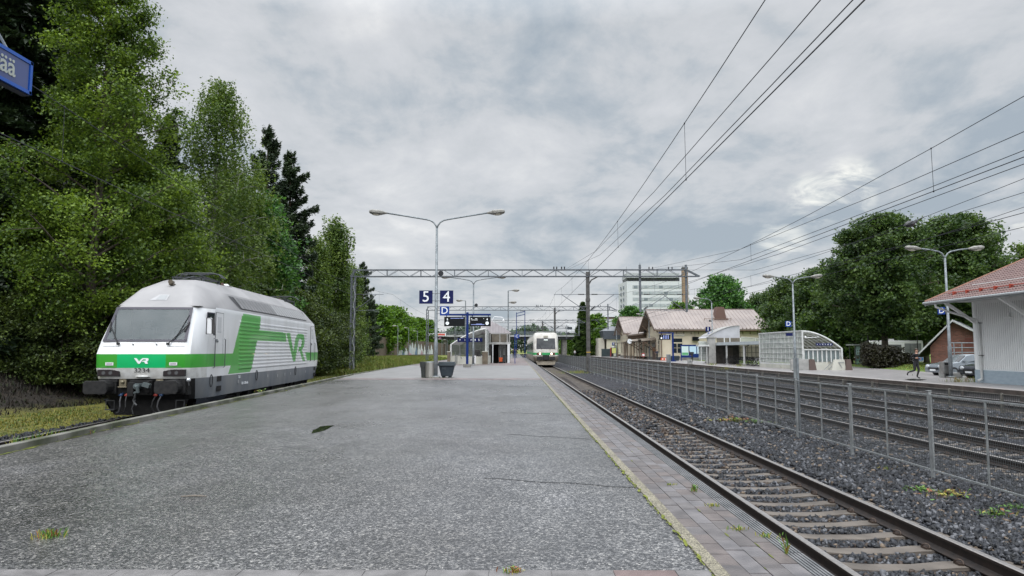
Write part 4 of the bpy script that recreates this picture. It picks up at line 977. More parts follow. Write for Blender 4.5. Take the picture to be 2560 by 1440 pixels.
lp = lamp_post(-4.32, 38.9, 0, 'tall twin-arm lamp post with signs 5, 4 and D, beside the platform bins', H=9.0, reach=2.75, rise=.35)
def plate(par, w, h, m_, loc, ch=None, size=.5, name='platform_sign', label=None, tm=None):
    b_ = MB(); b_.box(-w/2, w/2, -.02, .02, -h/2, h/2); o = b_.build(name, m_, par, loc=loc, bevel=.004)
    if label: o['label'] = label
    if ch: text(ch, size, tm or sign_white, o, (0, -.024, 0), name='lettering', bold=.003)
    return o
plate(lp, .72, .72, sign_blue, (-.55, -.1, 4.35), '5', .82, label='dark blue square sign with a white 5')
plate(lp, .72, .72, sign_blue, (.57, -.1, 4.35), '4', .82, label='dark blue square sign with a white 4')
plate(lp, .50, .50, sign_blue2, (.47, -.14, 3.60), 'D', .52, label='blue square sign with a white D')
m = MB()
for z in (4.15, 4.55): m.box(-.25, .25, -.08, -.04, z-.015, z+.015)
for z in (3.46, 3.72): m.box(0, .3, -.08, -.04, z-.015, z+.015)
m.build('sign_bracket', galv_d, lp)
m = MB(); m.tube([(.12, 0, 0), (.2, -.05, 0)], [.05, .11], 12); m.tube([(.2, -.05, 0), (.26, -.26, 0)], [.11, .15], 14); m.tube([(.26, -.262, 0), (.263, -.27, 0)], [.11, .11], 14); m.build('loudspeaker', mat('speaker_black', (.02, .02, .024), .4), lp, loc=(0, 0, 5.62))
l2 = lamp_post(-4.2, 71, 0, 'second twin-arm lamp post, rising behind the twin display screens on the platform', H=8.8, reach=2.3, rise=.25)
m = MB(); m.tube([(.12, 0, 0), (.3, -.3, 0)], [.06, .17], 12); m.build('loudspeaker', mat('speaker_black', (.02, .02, .024), .4), l2, loc=(0, 0, 5.9))
def single(x, Y, z0, H, s, label, reach=1.0, head2=None):
    G = thing('lamp_post', label, 'lamp post', (x, Y, z0)); m = MB(); m.tube([(0, 0, 0), (0, 0, H)], [.1, .07], 8)
    m.tube([(0, 0, H), (s*reach*.4, 0, H+.02)], .05, 6); m.build('pole', galv, G); head(G, s*reach*.4, H+.02, s, .04)
    if head2: head(G, .05, head2, s, .04)
    return G
single(-.95, 88, 0, 8.75, 1, 'straight lamp post with two short heads on its right side, by the lift door', head2=7.3)
single(-7.3, 104, 0, 8.6, -1, 'straight lamp post with one short head pointing left, behind the twin display screens')
single(-7.0, 112, 0, 6.9, -1, 'slim grey post behind the left display screen')
for i, (px, Y, hy) in enumerate(((995, 170, 815), (1022, 185, 820), (1044, 200, 828), (1093, 215, 845), (1105, 225, 848), (1118, 235, 850), (1143, 235, 838))):
    q = at(px, hy, Y); single(q.x, Y, 0, q.z, -1, ['small street lamp behind the retaining wall, leftmost of the row', 'second small street lamp from the left behind the retaining wall', 'third small street lamp from the left behind the retaining wall', 'small street lamp right of the second gantry mast', 'small street lamp just left of the main lamp post', 'small street lamp right of the main lamp post, under the bridge', 'small street lamp under the bridge, nearest the stair shelter'][i], reach=.8)
# far platform
def plat1(px, py, label, **k):
    q = on(px, py, -.2); return lamp_post(q.x, q.y, -.2, label, H=k.pop('H', 8.0), reach=k.pop('reach', 1.9), rise=.12, **k)
lpA = plat1(2378, 945, 'twin-arm lamp post with blue D sign beside the white wooden building', H=8.2, reach=1.45)
plate(lpA, .44, .44, sign_blue2, (-.42, -.05, 4.35-.25), 'D', .48, label='blue square sign with a white D')
m = MB(); m.box(-.25, 0, -.04, .0, 3.95, 3.98); m.box(-.25, 0, -.04, 0, 4.22, 4.25); m.build('sign_bracket', galv_d, lpA)
lpB = plat1(1989, 928, 'twin-arm lamp post with blue D sign beside the glass stair shelter', H=7.9, reach=1.45)
plate(lpB, .46, .46, sign_blue2, (-.48, -.05, 3.80), 'D', .5, label='blue square sign with a white D')
plate(lpB, .55, .24, sign_blue, (-.42, -.05, 2.95), None); 
m = MB(); m.box(-.3, 0, -.04, .0, 3.65, 3.68); m.box(-.3, 0, -.04, 0, 3.9, 3.93); m.build('sign_bracket', galv_d, lpB)
lpC = lamp_post(25.0, 92, -.2, 'lamp post with signs 1 and C at the lift tower of the station platform', H=8.6, reach=1.35, arms=(-1,), rise=.05)
plate(lpC, .62, .62, sign_blue, (-.55, -.05, 4.35), '1', .7, label='dark blue square sign with a white 1'); plate(lpC, .5, .42, sign_blue2, (-.35, -.05, 3.72), 'C', .48, label='blue sign with a white C')
pw = plate(lpC, .55, .55, white_p, (-.35, -.05, 3.12), None, label='white sign with small blue pictograms'); b_ = MB(); b_.box(-.22, -.05, -.03, -.022, .05, .2); b_.box(.05, .1, -.03, -.022, 0, .2); b_.box(.13, .18, -.03, -.022, 0, .2); b_.box(-.25, -.0, -.03, -.022, -.25, -.1); b_.build('pictogram', sign_blue, pw)
m = MB(); m.tube([(-.1, 0, 5.35), (-.35, -.2, 5.4)], [.05, .14], 10); m.build('loudspeaker', steel_dark, lpC)
lpD = lamp_post(23.8, 129, -.2, 'twin-arm lamp post in front of the beige station house, near the platform display', H=8.0, reach=1.3)
lpE = lamp_post(23.4, 168, -.2, 'farthest twin-arm lamp post, in front of the dark mansard house', H=8.2, reach=1.3)
plate(lpE, .7, .7, sign_blue2, (-.7, -.05, 3.1), 'B', .6, label='blue sign with a white B'); plate(lpE, .9, .5, white_p, (-.7, -.05, 2.4), None)
# ================================================================ FENCES
fpost = mat('fence_zinc', (.24, .25, .255), .45, .4, (.36, .375, .38), 8, .1)
fwire = mat('fence_wire', (.09, .095, .098), .5, .4)
FX = 7.0; FP = 2.92
fence = thing('mesh_fence', 'tall galvanised mesh fence running in the gravel between the nearest track and the next ones', 'fence', (FX, 0, 0))
def mesh_panel(L_, z0, z1, dv, dh, r, name='mesh_panel', mid=True):
    m = MB()
    m.box(-.015, .015, 0, L_, z1-.026, z1); m.box(-.015, .015, 0, L_, z0, z0+.026)
    m.box(-.014, .014, 0, .024, z0, z1); m.box(-.014, .014, L_-.024, L_, z0, z1)
    if mid: m.box(-.014, .014, L_/2-.014, L_/2+.014, z0, z1-.02)
    y = dv
    while y < L_: m.box(-r, r, y-r, y+r, z0, z1, 1); y += dv
    z = z0+dh
    while z < z1: m.box(r, 3*r, 0, L_, z-r, z+r, 1); z += dh
    return m
P0 = mesh_panel(FP-.06, -.52, .76, .05, .05, .0023).build('mesh_panel', [fpost, fwire], fence, loc=(0, 0, 0))
P1 = mesh_panel(FP-.06, -.52, .76, .10, .10, .003).build('mesh_panel', [fpost, fwire], fence, loc=(0, 0, 0))
pm = MB(); pm.box(-.024, .024, -.022, .022, -.85, .80); pm.box(-.05, .05, -.045, .045, -.85, -.70); pm.box(-.045, .03, -.035, .035, .80, .81); pm.box(.03, .05, -.06, .06, -.46, -.42); pm.box(.03, .05, -.06, .06, .62, .66)
q0 = pm.build('fence_post', fpost, fence, loc=(0, 0, 0))
ks = list(range(-6, 62)); first = True
for k in ks:
    y = 12.35+FP*k - FP*0
    if y < -6: continue
    o = q0 if first else q0.copy()
    if not first: COL.objects.link(o)
    o.location = (0, y, random.uniform(-.01, .01))
    near = y < 34
    src = P0 if near else P1
    if first: pnl = P0
    else: pnl = src.copy(); COL.objects.link(pnl)
    pnl.location = (0, y+.03, random.uniform(-.012, .012)); first = False
if P1.location.length == 0: P1.location = (0, 12.35+FP*62, 0)
low = thing('mesh_fence', 'low brown-grey mesh fence in front of the farthest track and the station platform wall', 'fence', (16.65, 0, 0))
lpost = mat('fence_rust', (.12, .115, .10), .6, .3, (.20, .19, .17), 5)
LP_ = mesh_panel(2.94, -.55, .0, .10, .10, .004, mid=False).build('mesh_panel', [lpost, fwire], low)
pm = MB(); pm.box(-.04, .04, -.03, .03, -.85, .03); LQ = pm.build('fence_post', lpost, low)
for k in range(0, 60):
    y = 10+3*k
    for src, z in ((LP_, y+.03), (LQ, y)):
        o = src if k == 0 else src.copy()
        if k: COL.objects.link(o)
        o.location = (0, z, 0)
# thin sign post in the fence with sideways plate (back of a small sign)
for i, (y, zz, wd, ht, lab) in enumerate(((18.2, 1.30, .035, .56, 'slim signal post clamped to the mesh fence in front of the glass stair shelter'), (33.2, 1.30, .035, .38, 'slim signal post clamped to the mesh fence in front of the station house'))):
    G = thing('marker_post', lab, 'marker post', (7.06, y, -.8)); m = MB(); m.tube([(0, 0, 0), (0, 0, zz+.8)], .032, 8); m.build('pole', galv, G)
    m = MB(); m.box(-.10 if i == 0 else -.17, -.03, .0, .02, zz+.8-ht, zz+.8); m.build('plate', galv_d, G, bevel=.004)
# ================================================================ NAME SIGN AT THE LEFT EDGE
sg = thing('station_name_sign', 'blue hanging station name sign ending in the white letters ää, at the upper left edge', 'station sign', (0, 0, 0))
a = at(80, 157, 6.6); b_ = at(78, 243, 6.6)
Xs = a.x; zt_, zb_ = a.z, a.z-.315
dirv = Vector((-.02, -1, 0)).normalized()
th = math.atan2(dirv.x, -dirv.y)
m = MB(); Lx = 2.6
def SG(y0, y1, z0, z1, x0, x1, mm, nm, par=sg, bev=0):
    q = MB(); q.box(x0, x1, -y1, -y0, z0, z1); return q.build(nm, mm, par, loc=(Xs, 6.6, 0), bevel=bev)
SG(0, Lx, zb_, zt_, -.09, 0, mat('sign_case', (.012, .09, .42), .35), 'case', bev=.004)
SG(.04, Lx-.04, zb_+.03, zt_-.03, 0, .003, mat('sign_face', (.035, .06, .20), .3, 0, (.05, .075, .22), 4, coat=.4), 'face')
SG(0, Lx, zt_-.03, zt_+.002, 0, .012, mat('sign_case', (.012, .09, .42), .35), 'frame'); SG(0, Lx, zb_-.002, zb_+.03, 0, .012, MATS['sign_case'], 'frame'); SG(-.002, .03, zb_, zt_, 0, .012, MATS['sign_case'], 'frame')
text('Hyvinkää', .235, mat('sign_letters', (.42, .45, .42), .5), sg, (Xs+.006, 6.6-.22, (zt_+zb_)/2+.0), math.pi/2, align='RIGHT', bold=.003)
SG(0, Lx, zb_-.012, zb_, -.08, -.01, mat('underside_dark', (.012, .016, .04), .5), 'underside')
m = MB(); m.tube([(Xs-.045, 6.35, zt_), (Xs-.2, 6.1, zt_+.45)], .012, 6); m.tube([(Xs-.045, 4.3, zt_), (Xs-.045, 4.3, zt_+.5)], .03, 6); m.tube([(Xs-.045, 4.25, 0), (Xs-.045, 4.25, 4.9)], .06, 8); m.build('hanger', galv, sg)

# ================================================================ BINS
b0 = thing('litter_bin', 'round steel litter bin with a dark bag rim standing left of the main lamp post', 'bin', (-4.62, 39.0, 0))
m = MB(); m.tube([(0, 0, .06), (0, 0, .84)], [.25, .26], 20); m.tube([(0, 0, 0), (0, 0, .06)], .21, 16); m.build('drum', mat('bin_steel', (.35, .34, .31), .32, .75, (.48, .47, .44), 3, stretch=(1, 1, .2)), b0, smooth=False)
m = MB(); m.tube([(0, 0, .84), (0, 0, .88)], [.27, .24], 20); m.build('lid', galv, b0)
b1 = thing('litter_bin', 'dark grey litter bin behind the round steel bin by the main lamp post', 'bin', (-4.98, 39.5, 0))
m = MB(); m.tube([(0, 0, 0), (0, 0, .8)], [.18, .24], 14); m.tube([(0, 0, .80), (0, 0, .86)], .28, 14); m.tube([(0, -.02, .55), (0, 0, .80)], [.245, .29], 14); m.build('drum', mat('bin_dark', (.04, .045, .045), .5), b1)
b2 = thing('grit_bin', 'dark blue-grey plastic grit bin right of the main lamp post', 'grit bin', (-3.78, 39.6, 0))
gm_ = mat('grit_plastic', (.020, .030, .040), .6, 0, (.03, .04, .05), 4, spec=.25)
m = MB(); w0, w1 = .34, .50; m.prism([(-w0+.06, .08), (w0-.06, .08), (w1-.08, .66), (-w1+.08, .66)], 'y', -.33, .33); m.box(-.25, -.1, -.3, .3, 0, .08); m.box(.1, .25, -.3, .3, 0, .08); m.build('tub', gm_, b2, bevel=.03)
m = MB(); m.prism([(-.46, .64), (.46, .64), (.46, .74), (.42, .86), (-.42, .86), (-.46, .74)], 'y', -.40, .38); m.build('lid', mat('grit_lid', (.035, .05, .06), .55, 0, (.05, .065, .075), 4), b2, bevel=.02)
text('HS', .17, mat('faded_mark', (.06, .075, .09), .6), b2, (-.12, -.345, .5))

# ================================================================ TWIN DISPLAY ON PLATFORM
ds = thing('display_stand', 'blue T-shaped stand carrying two black departure screens on the middle platform', 'information display', (-4.25, 63, 0))
m = MB(); m.box(-.105, .105, -.10, .10, .25, 4.72); m.tube([(0, 0, 4.72), (0, 0, 4.8)], [.14, .08], 10); m.build('post', post_blue, ds, bevel=.01)
m = MB(); m.box(-.33, .33, -.3, .3, 0, .28); m.build('base', concrete_d, ds, bevel=.02)
m = MB(); m.box(-2.1, 2.05, -.09, .09, 4.5, 4.66); 
m.build('crossbar', post_blue, ds, bevel=.01)
scr = mat('screen_black', (.005, .006, .008), .3, spec=.25); scw = mat('screen_white', (.75, .78, .8), .4, emit=(.7, .75, .8), estr=.5); scb = mat('screen_violet', (.2, .25, .5), .4, emit=(.25, .3, .6), estr=.7)
for s, ch, x in ((-1, '5', -1.12), (1, '4', 1.13)):
    q = MB(); q.box(-.90, .90, -.14, .14, -.41, .41); c_ = q.build('screen', scr, ds, loc=(x, -.02, 3.98), bevel=.01)
    c_['label'] = 'black departure screen showing platform %s' % ch
    for e in (-.7, .7): q = MB(); q.box(e-.03, e+.03, -.03, .03, .4, .53); q.build('hanger', post_blue, c_)
    xx = -.62 if s < 0 else .60
    text(ch, .24, scw, c_, (xx, -.145, .18), bold=.008)
    q = MB(); q.prism([(.145*math.cos(t_), .145*math.sin(t_)) for t_ in np.linspace(0, 6.2832, 20, endpoint=False)], 'y', -.15, -.142); ck = q.build('clock_face', scw, c_, loc=(xx, 0, -.15))
    q = MB(); q.box(-.01, .01, -.156, -.151, 0, .09); q.box(-.07, .0, -.156, -.151, -.01, .01); q.box(-.02, .02, -.156, -.151, -.02, .02); q.build('clock_hand', scr, ck)
    q = MB()
    if s < 0: q.box(-.35, .45, -.146, -.141, .26, .30); q.box(.52, .78, -.146, -.141, .26, .31)
    else: q.box(-.80, .36, -.146, -.141, -.29, -.25); q.box(-.35, .15, -.146, -.141, -.24, -.20)
    q.build('display_line', scb, c_)
    q = MB()
    if s > 0:
        q.box(-.8, -.72, -.146, -.141, .21, .27); q.box(-.45, -.27, -.146, -.141, .22, .26); q.box(-.78, -.22, -.146, -.141, .12, .15); q.box(.27, .33, -.146, -.141, .22, .26)
        q.build('display_line', scw, c_)
# small bins by the screens
def small_bin(x, y, z, label, lean=0):
    G = thing('litter_bin', label, 'bin', (x, y, z)); m = MB(); m.box(-.16, .16, -.16, .16, .12, .95, 0, Matrix.Rotation(lean, 4, 'Y')); m.build('box', white_p, G, bevel=.02)
    m = MB(); m.box(-.22, .05, -.1, .1, 0, 1.2); m.box(-.17, .17, -.17, .17, .95, 1.02); m.build('stand', steel_dark, G); 
    m = MB(); m.sphere((0, -.17, .75), .04, 8, sc=(1, .2, 1)); m.build('lock', blackm, G)
    return G
q = on(1186, 912, 0); small_bin(q.x, q.y, 0, 'white litter bin on a dark stand beside the post with two screens')

# ================================================================ STAIR SHELTER AND LIFT ON PLATFORM
shw = mat('shelter_white', (.62, .63, .62), .4, 0, (.50, .51, .50), 3)
roofp = mat('corrugated_pale', (.46, .42, .44), .45, 0, (.55, .52, .53), 2)
def arc_pts(x0, x1, z0, z1, n=12):  # quarter-ish curve from low side to high side
    return [(x0+(x1-x0)*(1-math.cos(math.pi/2*i/n))**1.0, z0+(z1-z0)*math.sin(math.pi/2*i/n)) for i in range(n+1)]
def arch(xl, xr, zl, zh, n=14, k=1.55):
    return [(xl+(xr-xl)*(i/n), zl+(zh-zl)*(1-(1-i/n)**k)) for i in range(n+1)]
st = thing('stair_shelter', 'glazed stair shelter with a curved roof and pale concrete parapet on the middle platform', 'shelter', (0, 0, 0))
Y0, Y1 = 76, 88; xl, xr = -6.85, -3.18; ar = arch(xl, xr, 2.05, 3.72)
m = MB()
for y in (Y0, Y1): m.tube([(xl, y, .0)]+[(x, y, z) for x, z in ar], .09, 6); m.tube([(xr, y, 0), (xr, y, ar[-1][1])], .09, 6)
for y in np.arange(Y0+1.5, Y1, 1.5): m.tube([(x, y, z) for x, z in ar], .04, 5); m.tube([(xr, y, 0.9), (xr, y, 3.7)], .035, 4)
for z in (1.0, 1.7, 2.4, 3.1, 3.7): m.tube([(xr, Y0, z), (xr, Y1, z)], .035, 4)
for z in (.9, 1.5, 2.05): m.tube([(xl, Y0, z), (xl, Y1, z)], .035, 4)
m.build('frame', shw, st)
m = MB(); m.box(xl, xr, Y1, Y1+.08, .9, .96); 
for z in (.95, 1.55, 2.15, 2.75): m.tube([(xl+.1, Y1-.1, z), (xr, Y1-.1, z)], .03, 4)
for x in np.arange(xl+.7, xr, .62): m.tube([(x, Y1-.1, .5), (x, Y1-.1, 3.2)], .03, 4)
m.build('back_grid', shw, st)
m = MB(); n = len(ar)
for i in range(n-1): m.add([(ar[i][0], Y0, ar[i][1]), (ar[i+1][0], Y0, ar[i+1][1]), (ar[i+1][0], Y1, ar[i+1][1]), (ar[i][0], Y1, ar[i][1])], [(0, 1, 2, 3)])
m.build('roof_glazing', glass_dirty, st)
m = MB(); m.add([(xr, Y0, .9), (xr, Y1, .9), (xr, Y1, 3.7), (xr, Y0, 3.7)], [(0, 1, 2, 3)]); m.build('side_glazing', glass_dirty, st)
m = MB(); m.add([(xl, Y0, .8), (xl, Y1, .8), (xl, Y1, 2.0), (xl, Y0, 2.0)], [(0, 1, 2, 3)]); m.build('side_glazing', glass_dirty, st)
m = MB(); m.add([(xl, Y1+.02, .8), (xr, Y1+.02, .8)]+[(x, Y1+.02, z) for x, z in ar[::-1]], [tuple(range(2+len(ar)))]); m.build('end_glazing', glass_dirty, st)
m = MB(); m.box(xl-.15, -5.9, Y0-.1, Y0+.15, 0, .9); m.box(xl+.9, xr, Y0-.05, Y0+.2, 0, .82); m.box(xr-.05, xr+.25, Y0, Y1, 0, .85); m.box(xl-.2, xl+.05, Y0, Y1, 0, .8); m.build('parapet', conc_lt, st, bevel=.01)
m = MB(); m.box(xl-.35, xl-.05, Y0-.35, Y0+.2, 0, 1.28); m.box(xr-.35, xr+.22, Y0-.35, Y0+.2, 0, 1.3); m.build('bollard_wall', mat('pier_brown', (.11, .085, .06), .7, 0, (.17, .14, .10), 3), st)
m = MB(); m.box(xl-.38, xl-.02, Y0-.38, Y0+.22, 1.28, 1.36); m.box(xr-.38, xr+.26, Y0-.38, Y0+.22, 1.30, 1.38); m.build('coping', conc_lt, st)
ss_ = plate(st, 2.65, .42, sign_blue, (-4.85, Y0-.12, 2.55), None, name='direction_sign')
for k, ch in enumerate(('+', 'i', '>', '4', '5')): text(ch, .3, sign_white, ss_, (-1.05+.52*k if k < 2 else -.05+.4*(k-2)+.2, -.03, 0), bold=.006)
m = MB(); m.tube([(-6.35, Y0-.2, 0), (-6.35, Y0-.2, 1.2), (-5.9, Y0-.1, 1.2), (-5.7, Y0-.1, .6)], .03, 6); m.tube([(-6.2, Y0-.2, 0), (-6.2, Y0-.2, 1.0), (-5.95, Y0-.2, 1.0)], .03, 6); m.build('handrail', galv, st)
m = MB(); m.box(-5.2, -4.3, Y1-1, Y1-.6, 0.0, 1.5); m.box(-3.9, -3.3, Y1-2, Y1-1.5, .3, .8); m.build('interior_board', mat('interior_grey', (.10, .10, .10), .6, 0, (.3, .3, .3), 4), st)
lf = thing('lift_tower', 'lift tower with striped round roof, brown glazed band and dark doorway', 'lift tower', (0, 0, 0))
Yl = 84.5; XL, XR = -3.05, -.72
m = MB(); m.box(XL, XL+.12, Yl, Yl+5, 0, 3.4); m.box(XR-.12, XR, Yl, Yl+5, 0, 3.4); m.box(XL, XR, Yl+4.9, Yl+5, 0, 3.4); m.build('wall', mat('lift_dark_wall', (.035, .032, .03), .5), lf)
m = MB(); m.box(XL-.1, XR+.1, Yl-.15, Yl+5.1, 2.15, 2.42); m.box(XL-.02, XR+.02, Yl, Yl+5, 3.36, 3.46)
for x in (XL+.02, XR-.30, XR-.06): m.box(x-.07, x+.07, Yl-.1, Yl+.06, 2.42, 3.36)
m.box((XL+XR)/2-.05, (XL+XR)/2+.05, Yl-.04, Yl+.04, 2.42, 3.36); m.build('lintel', concrete, lf)
m = MB(); m.box(XR-.28, XR, Yl-.5, Yl-.1, -.0, 2.2); m.box(XL+.28, XL+.40, Yl-.3, Yl-.2, 0, 2.2); m.build('column', white_p, lf)
m = MB(); m.box(XL+.2, XR-.35, Yl-.02, Yl+.02, 2.46, 3.34); m.build('upper_glazing', mat('brown_glass', (.10, .085, .065), .2, 0, (.16, .14, .11), 2), lf)
m = MB(); ar2 = [(XL-.6+(2.9+.1)*t_, 3.46+1.55*(1-((t_))**1.9)) for t_ in np.linspace(0, 1, 12)]
m.prism([(XL-.6, 3.46)]+ar2[::-1][::-1], 'y', Yl-.1, Yl-.02) if False else None
poly = [(XL-1.1, 3.46), (XR+.15, 3.46)]+[(XR+.15-(2.95+.6)*t_, 3.50+1.62*(1-(1-t_)**1.7)) for t_ in np.linspace(0, 1, 12)]
m.prism(poly, 'y', Yl, Yl+5); m.build('roof', roofp, lf)
m = MB()
for k in range(19):
    x = XR+.1-.18*k; t_ = (XR+.15-x)/3.55; zt2 = 3.50+1.62*(1-(1-min(1, max(0, t_)))**1.7); m.box(x-.018, x+.018, Yl-.03, Yl, 3.47, zt2-.02)
m.build('roof_ribs', mat('rib_grey', (.30, .27, .29), .5), lf)
m = MB(); m.box(-2.05, -1.97, Yl+.9, Yl+1, 0, 2.05); m.box(-1.22, -1.14, Yl+.9, Yl+1, 0, 2.05); m.box(-2.05, -1.14, Yl+.9, Yl+1, 2.0, 2.1); m.box(-1.64, -1.60, Yl+.92, Yl+.98, 0, 2.0); m.build('door_frame', mat('door_frame_grey', (.22, .22, .21), .4, .4), lf)
m = MB(); m.box(-1.97, -1.22, Yl+.94, Yl+.96, .05, 2.0); m.build('door_glass', glass_dark, lf)
m = MB(); m.box(-1.9, -1.75, Yl+.92, Yl+.935, .2, 1.9); m.box(-1.5, -1.32, Yl+.92, Yl+.935, .9, 1.7); m.build('painted_door_reflection', mat('door_pale', (.25, .26, .26), .3), lf)  # pale strips paint reflections onto the door glass
ob = thing('cleaning_trolley', 'small orange trolley standing in the dark lift doorway', 'trolley', (-1.78, Yl+.3, 0))
om = mat('orange_plastic', (.62, .10, .02), .5)
m = MB(); m.prism([(-.18, .12), (.18, .12), (.22, .62), (-.22, .62)], 'y', -.18, .18); m.build('tub', om, ob, bevel=.02)
for s in (-1, 1): m = MB(); m.tube([(s*.16, 0, .06), (s*.2, 0, .06)], .06, 10); m.build('wheel', blackm, ob)
m = MB(); m.tube([(-.15, .1, .6), (-.15, .15, .95), (.15, .15, .95), (.15, .1, .6)], .015, 5); m.build('handle', steel_dark, ob)
cs = thing('sector_sign', 'small blue sign with a white C on a thin post at the platform edge', 'sign', (-.12, 80, 0))
m = MB(); m.tube([(0, 0, 0), (0, 0, 3.2)], .04, 6); m.build('post', sign_blue2, cs); plate(cs, .55, .42, sign_blue2, (.32-.1, -.05, 3.02), 'C', .42)
# clock/camera arm above lift
m = MB(); m.tube([(-2.9, Yl+2, 5.0), (-2.6, Yl+2, 5.5), (-1.6, Yl+2, 5.4), (-1.5, Yl+2, 5.2)], .05, 6); m.sphere((-1.5, Yl+2, 5.05), .14, 8); m.build('camera_arm', white_p, lf)

# ================================================================ ROAD BRIDGE
br_ = thing('road_bridge', 'concrete road bridge with metal railing crossing over the tracks in the distance', 'bridge', (0, 240, 0))
m = MB(); m.box(-34, 24.5, 0, 10, 5.9, 6.5); m.build('deck', mat('bridge_edge', (.30, .31, .31), .7, 0, (.40, .41, .41), .4), br_)
m = MB(); 
for y in (1.2, 4.5, 8): m.box(-34, 24.5, y, y+.8, 5.0, 5.9)
m.box(-34, 24.5, .8, 9.2, 5.6, 5.9); m.build('girder', mat('girder_dark', (.06, .065, .07), .6), br_)
m = MB()
for z in (6.9, 7.3, 7.7): m.tube([(-34, .1, z), (24.5, .1, z)], .05, 4); m.tube([(-34, 9.9, z), (24.5, 9.9, z)], .05, 4)
for x in np.arange(-34, 24.6, 1.95): m.box(x-.04, x+.04, .06, .14, 6.5, 7.75)
m.build('railing', beamm, br_)
for x in (-24, -10.8, 1.2-.0 if False else -3.0, 16.5):
    if x == -3.0: continue
    m = MB(); m.tube([(x, 3, -1), (x, 3, 5.1)], .55, 12); m.tube([(x, 7.5, -1), (x, 7.5, 5.1)], .55, 12); m.build('pier', concrete, br_)
m = MB(); m.box(15.5, 17.0, 1.5, 9, -1, 5.2); m.build('pier', concrete_d, br_)
m = MB(); m.prism([(24.5, 6.5), (60, 7.0), (60, 5.2), (24.5, 5.0)], 'y', 0, 10); m.build('deck', MATS['bridge_edge'], br_)
m = MB(); m.box(-36, -34, -1, 11, -1, 6.2); m.prism([(-34, 6.5), (-60, 7.2), (-60, 0), (-34, 0)], 'y', .5, 9.5); m.build('abutment', concrete, br_)
ad = thing('advert_board', 'white and red advertising board fixed on the bridge railing at left', 'advertising board', (0, 239.6, 0))
m = MB(); m.box(-29.2, -23.3, -.05, .05, 6.1, 7.1); m.build('board', sign_white, ad); m = MB(); m.box(-27.2, -23.6, -.08, -.05, 6.3, 6.95); m.build('panel', mat('ad_red', (.55, .10, .08), .5), ad)
m = MB(); m.box(-25.6, -24.9, -.1, .0, 5.0, 5.9); m.build('small_sign', mat('ad_violet', (.15, .05, .12), .5), ad)
# truck tractor on the bridge
tk = thing('white_truck', 'white lorry crossing the road bridge above the train', 'lorry', (18.3, 243, 6.5))
m = MB(); m.prism([(-1.6, .7), (1.6, .7), (1.55, 3.1), (.8, 3.6), (-1.5, 3.7), (-1.65, 2.0)], 'y', -1.2, 1.2); m.build('cab', white_p, tk, bevel=.06)
m = MB(); m.box(-1.1, .5, -1.23, -1.2, 1.9, 2.7); m.box(-1.68, -1.58, -1.0, 1.0, 1.9, 2.8); m.build('window', glass_dark, tk)
m = MB(); m.box(-1.6, 4.6, -1.0, 1.0, .55, .9); m.box(1.8, 2.2, -1.2, 1.2, .9, 2.4); m.build('chassis', lbl, tk)
for x in (-.8, 2.8, 4.0):
    m = MB(); m.tube([(x, -1.22, .5), (x, -.9, .5)], .5, 16); m.build('wheel', blackm, tk)
# blue square frame (sign gantry) far along the tracks
bf = thing('signal_frame', 'tall blue steel frame with lamps standing beyond the lift tower', 'signal frame', (2.0, 150, 0))
m = MB(); 
for x in (-1.9, -.2+.05): m.box(x-.07, x+.07, -.07, .07, -.6, 9.7 if x > -1 else 9.3)
for z in (9.1, 8.5): m.bar((-1.9, 0, z), (-.15, 0, z+.4), .12)
m.build('frame', post_blue, bf); m = MB(); 
for k in range(5): m.tube([(-1.1+.22*k, 0, 9.5), (-1.1+.22*k, 0, 9.8)], .06, 6)
m.build('lamp', insm, bf)

# ================================================================ RETAINING WALL WITH GRAFFITI
rw = thing('retaining_wall', 'long brown concrete retaining wall with white and blue graffiti peaks', 'wall', (0, 0, 0))
wm_, t, b = nmat('brown_concrete_wall'); P = t.nodes.new('ShaderNodeNewGeometry').outputs['Position']
bk = nd(t, 'ShaderNodeTexBrick'); bk.inputs['Scale'].default_value = 1; bk.inputs['Brick Width'].default_value = 2.4; bk.inputs['Row Height'].default_value = 1.5; bk.inputs['Mortar Size'].default_value = .035; bk.offset = .37
bk.inputs['Color1'].default_value = (.115, .085, .065, 1); bk.inputs['Color2'].default_value = (.155, .12, .095, 1); bk.inputs['Mortar'].default_value = (.045, .035, .028, 1)
sx2 = nd(t, 'ShaderNodeSeparateXYZ'); t.links.new(P, sx2.inputs[0]); cb = nd(t, 'ShaderNodeCombineXYZ'); t.links.new(sx2.outputs[2], cb.inputs[0]); t.links.new(sx2.outputs[1], cb.inputs[1]); t.links.new(cb.outputs[0], bk.inputs[0])
cc = mixc(t, 1, bk.outputs[0], cramp(t, tn(t, P, 1.1, 8, .7), [(.3, (.75, .75, .75)), (.7, (1.2, 1.18, 1.12))]), 'MULTIPLY'); t.links.new(cc, b.inputs['Base Color']); b.inputs['Roughness'].default_value = .85
A_, B_ = at(905, 860, 150), at(1130, 870, 262); A_.z = 4.55; B_.z = 3.9
mid_ = [(A_.x, A_.y), (A_.x+1.6, 172), (B_.x-1.2, 225), (B_.x, B_.y)]
wp = [(-40, 143, 4.6), (A_.x, A_.y, 4.5), (A_.x+1.2, 176, 4.5), (A_.x+2.6, 200, 4.2), (B_.x-.8, 232, 3.7), (B_.x, B_.y, 3.2)]
m = MB()
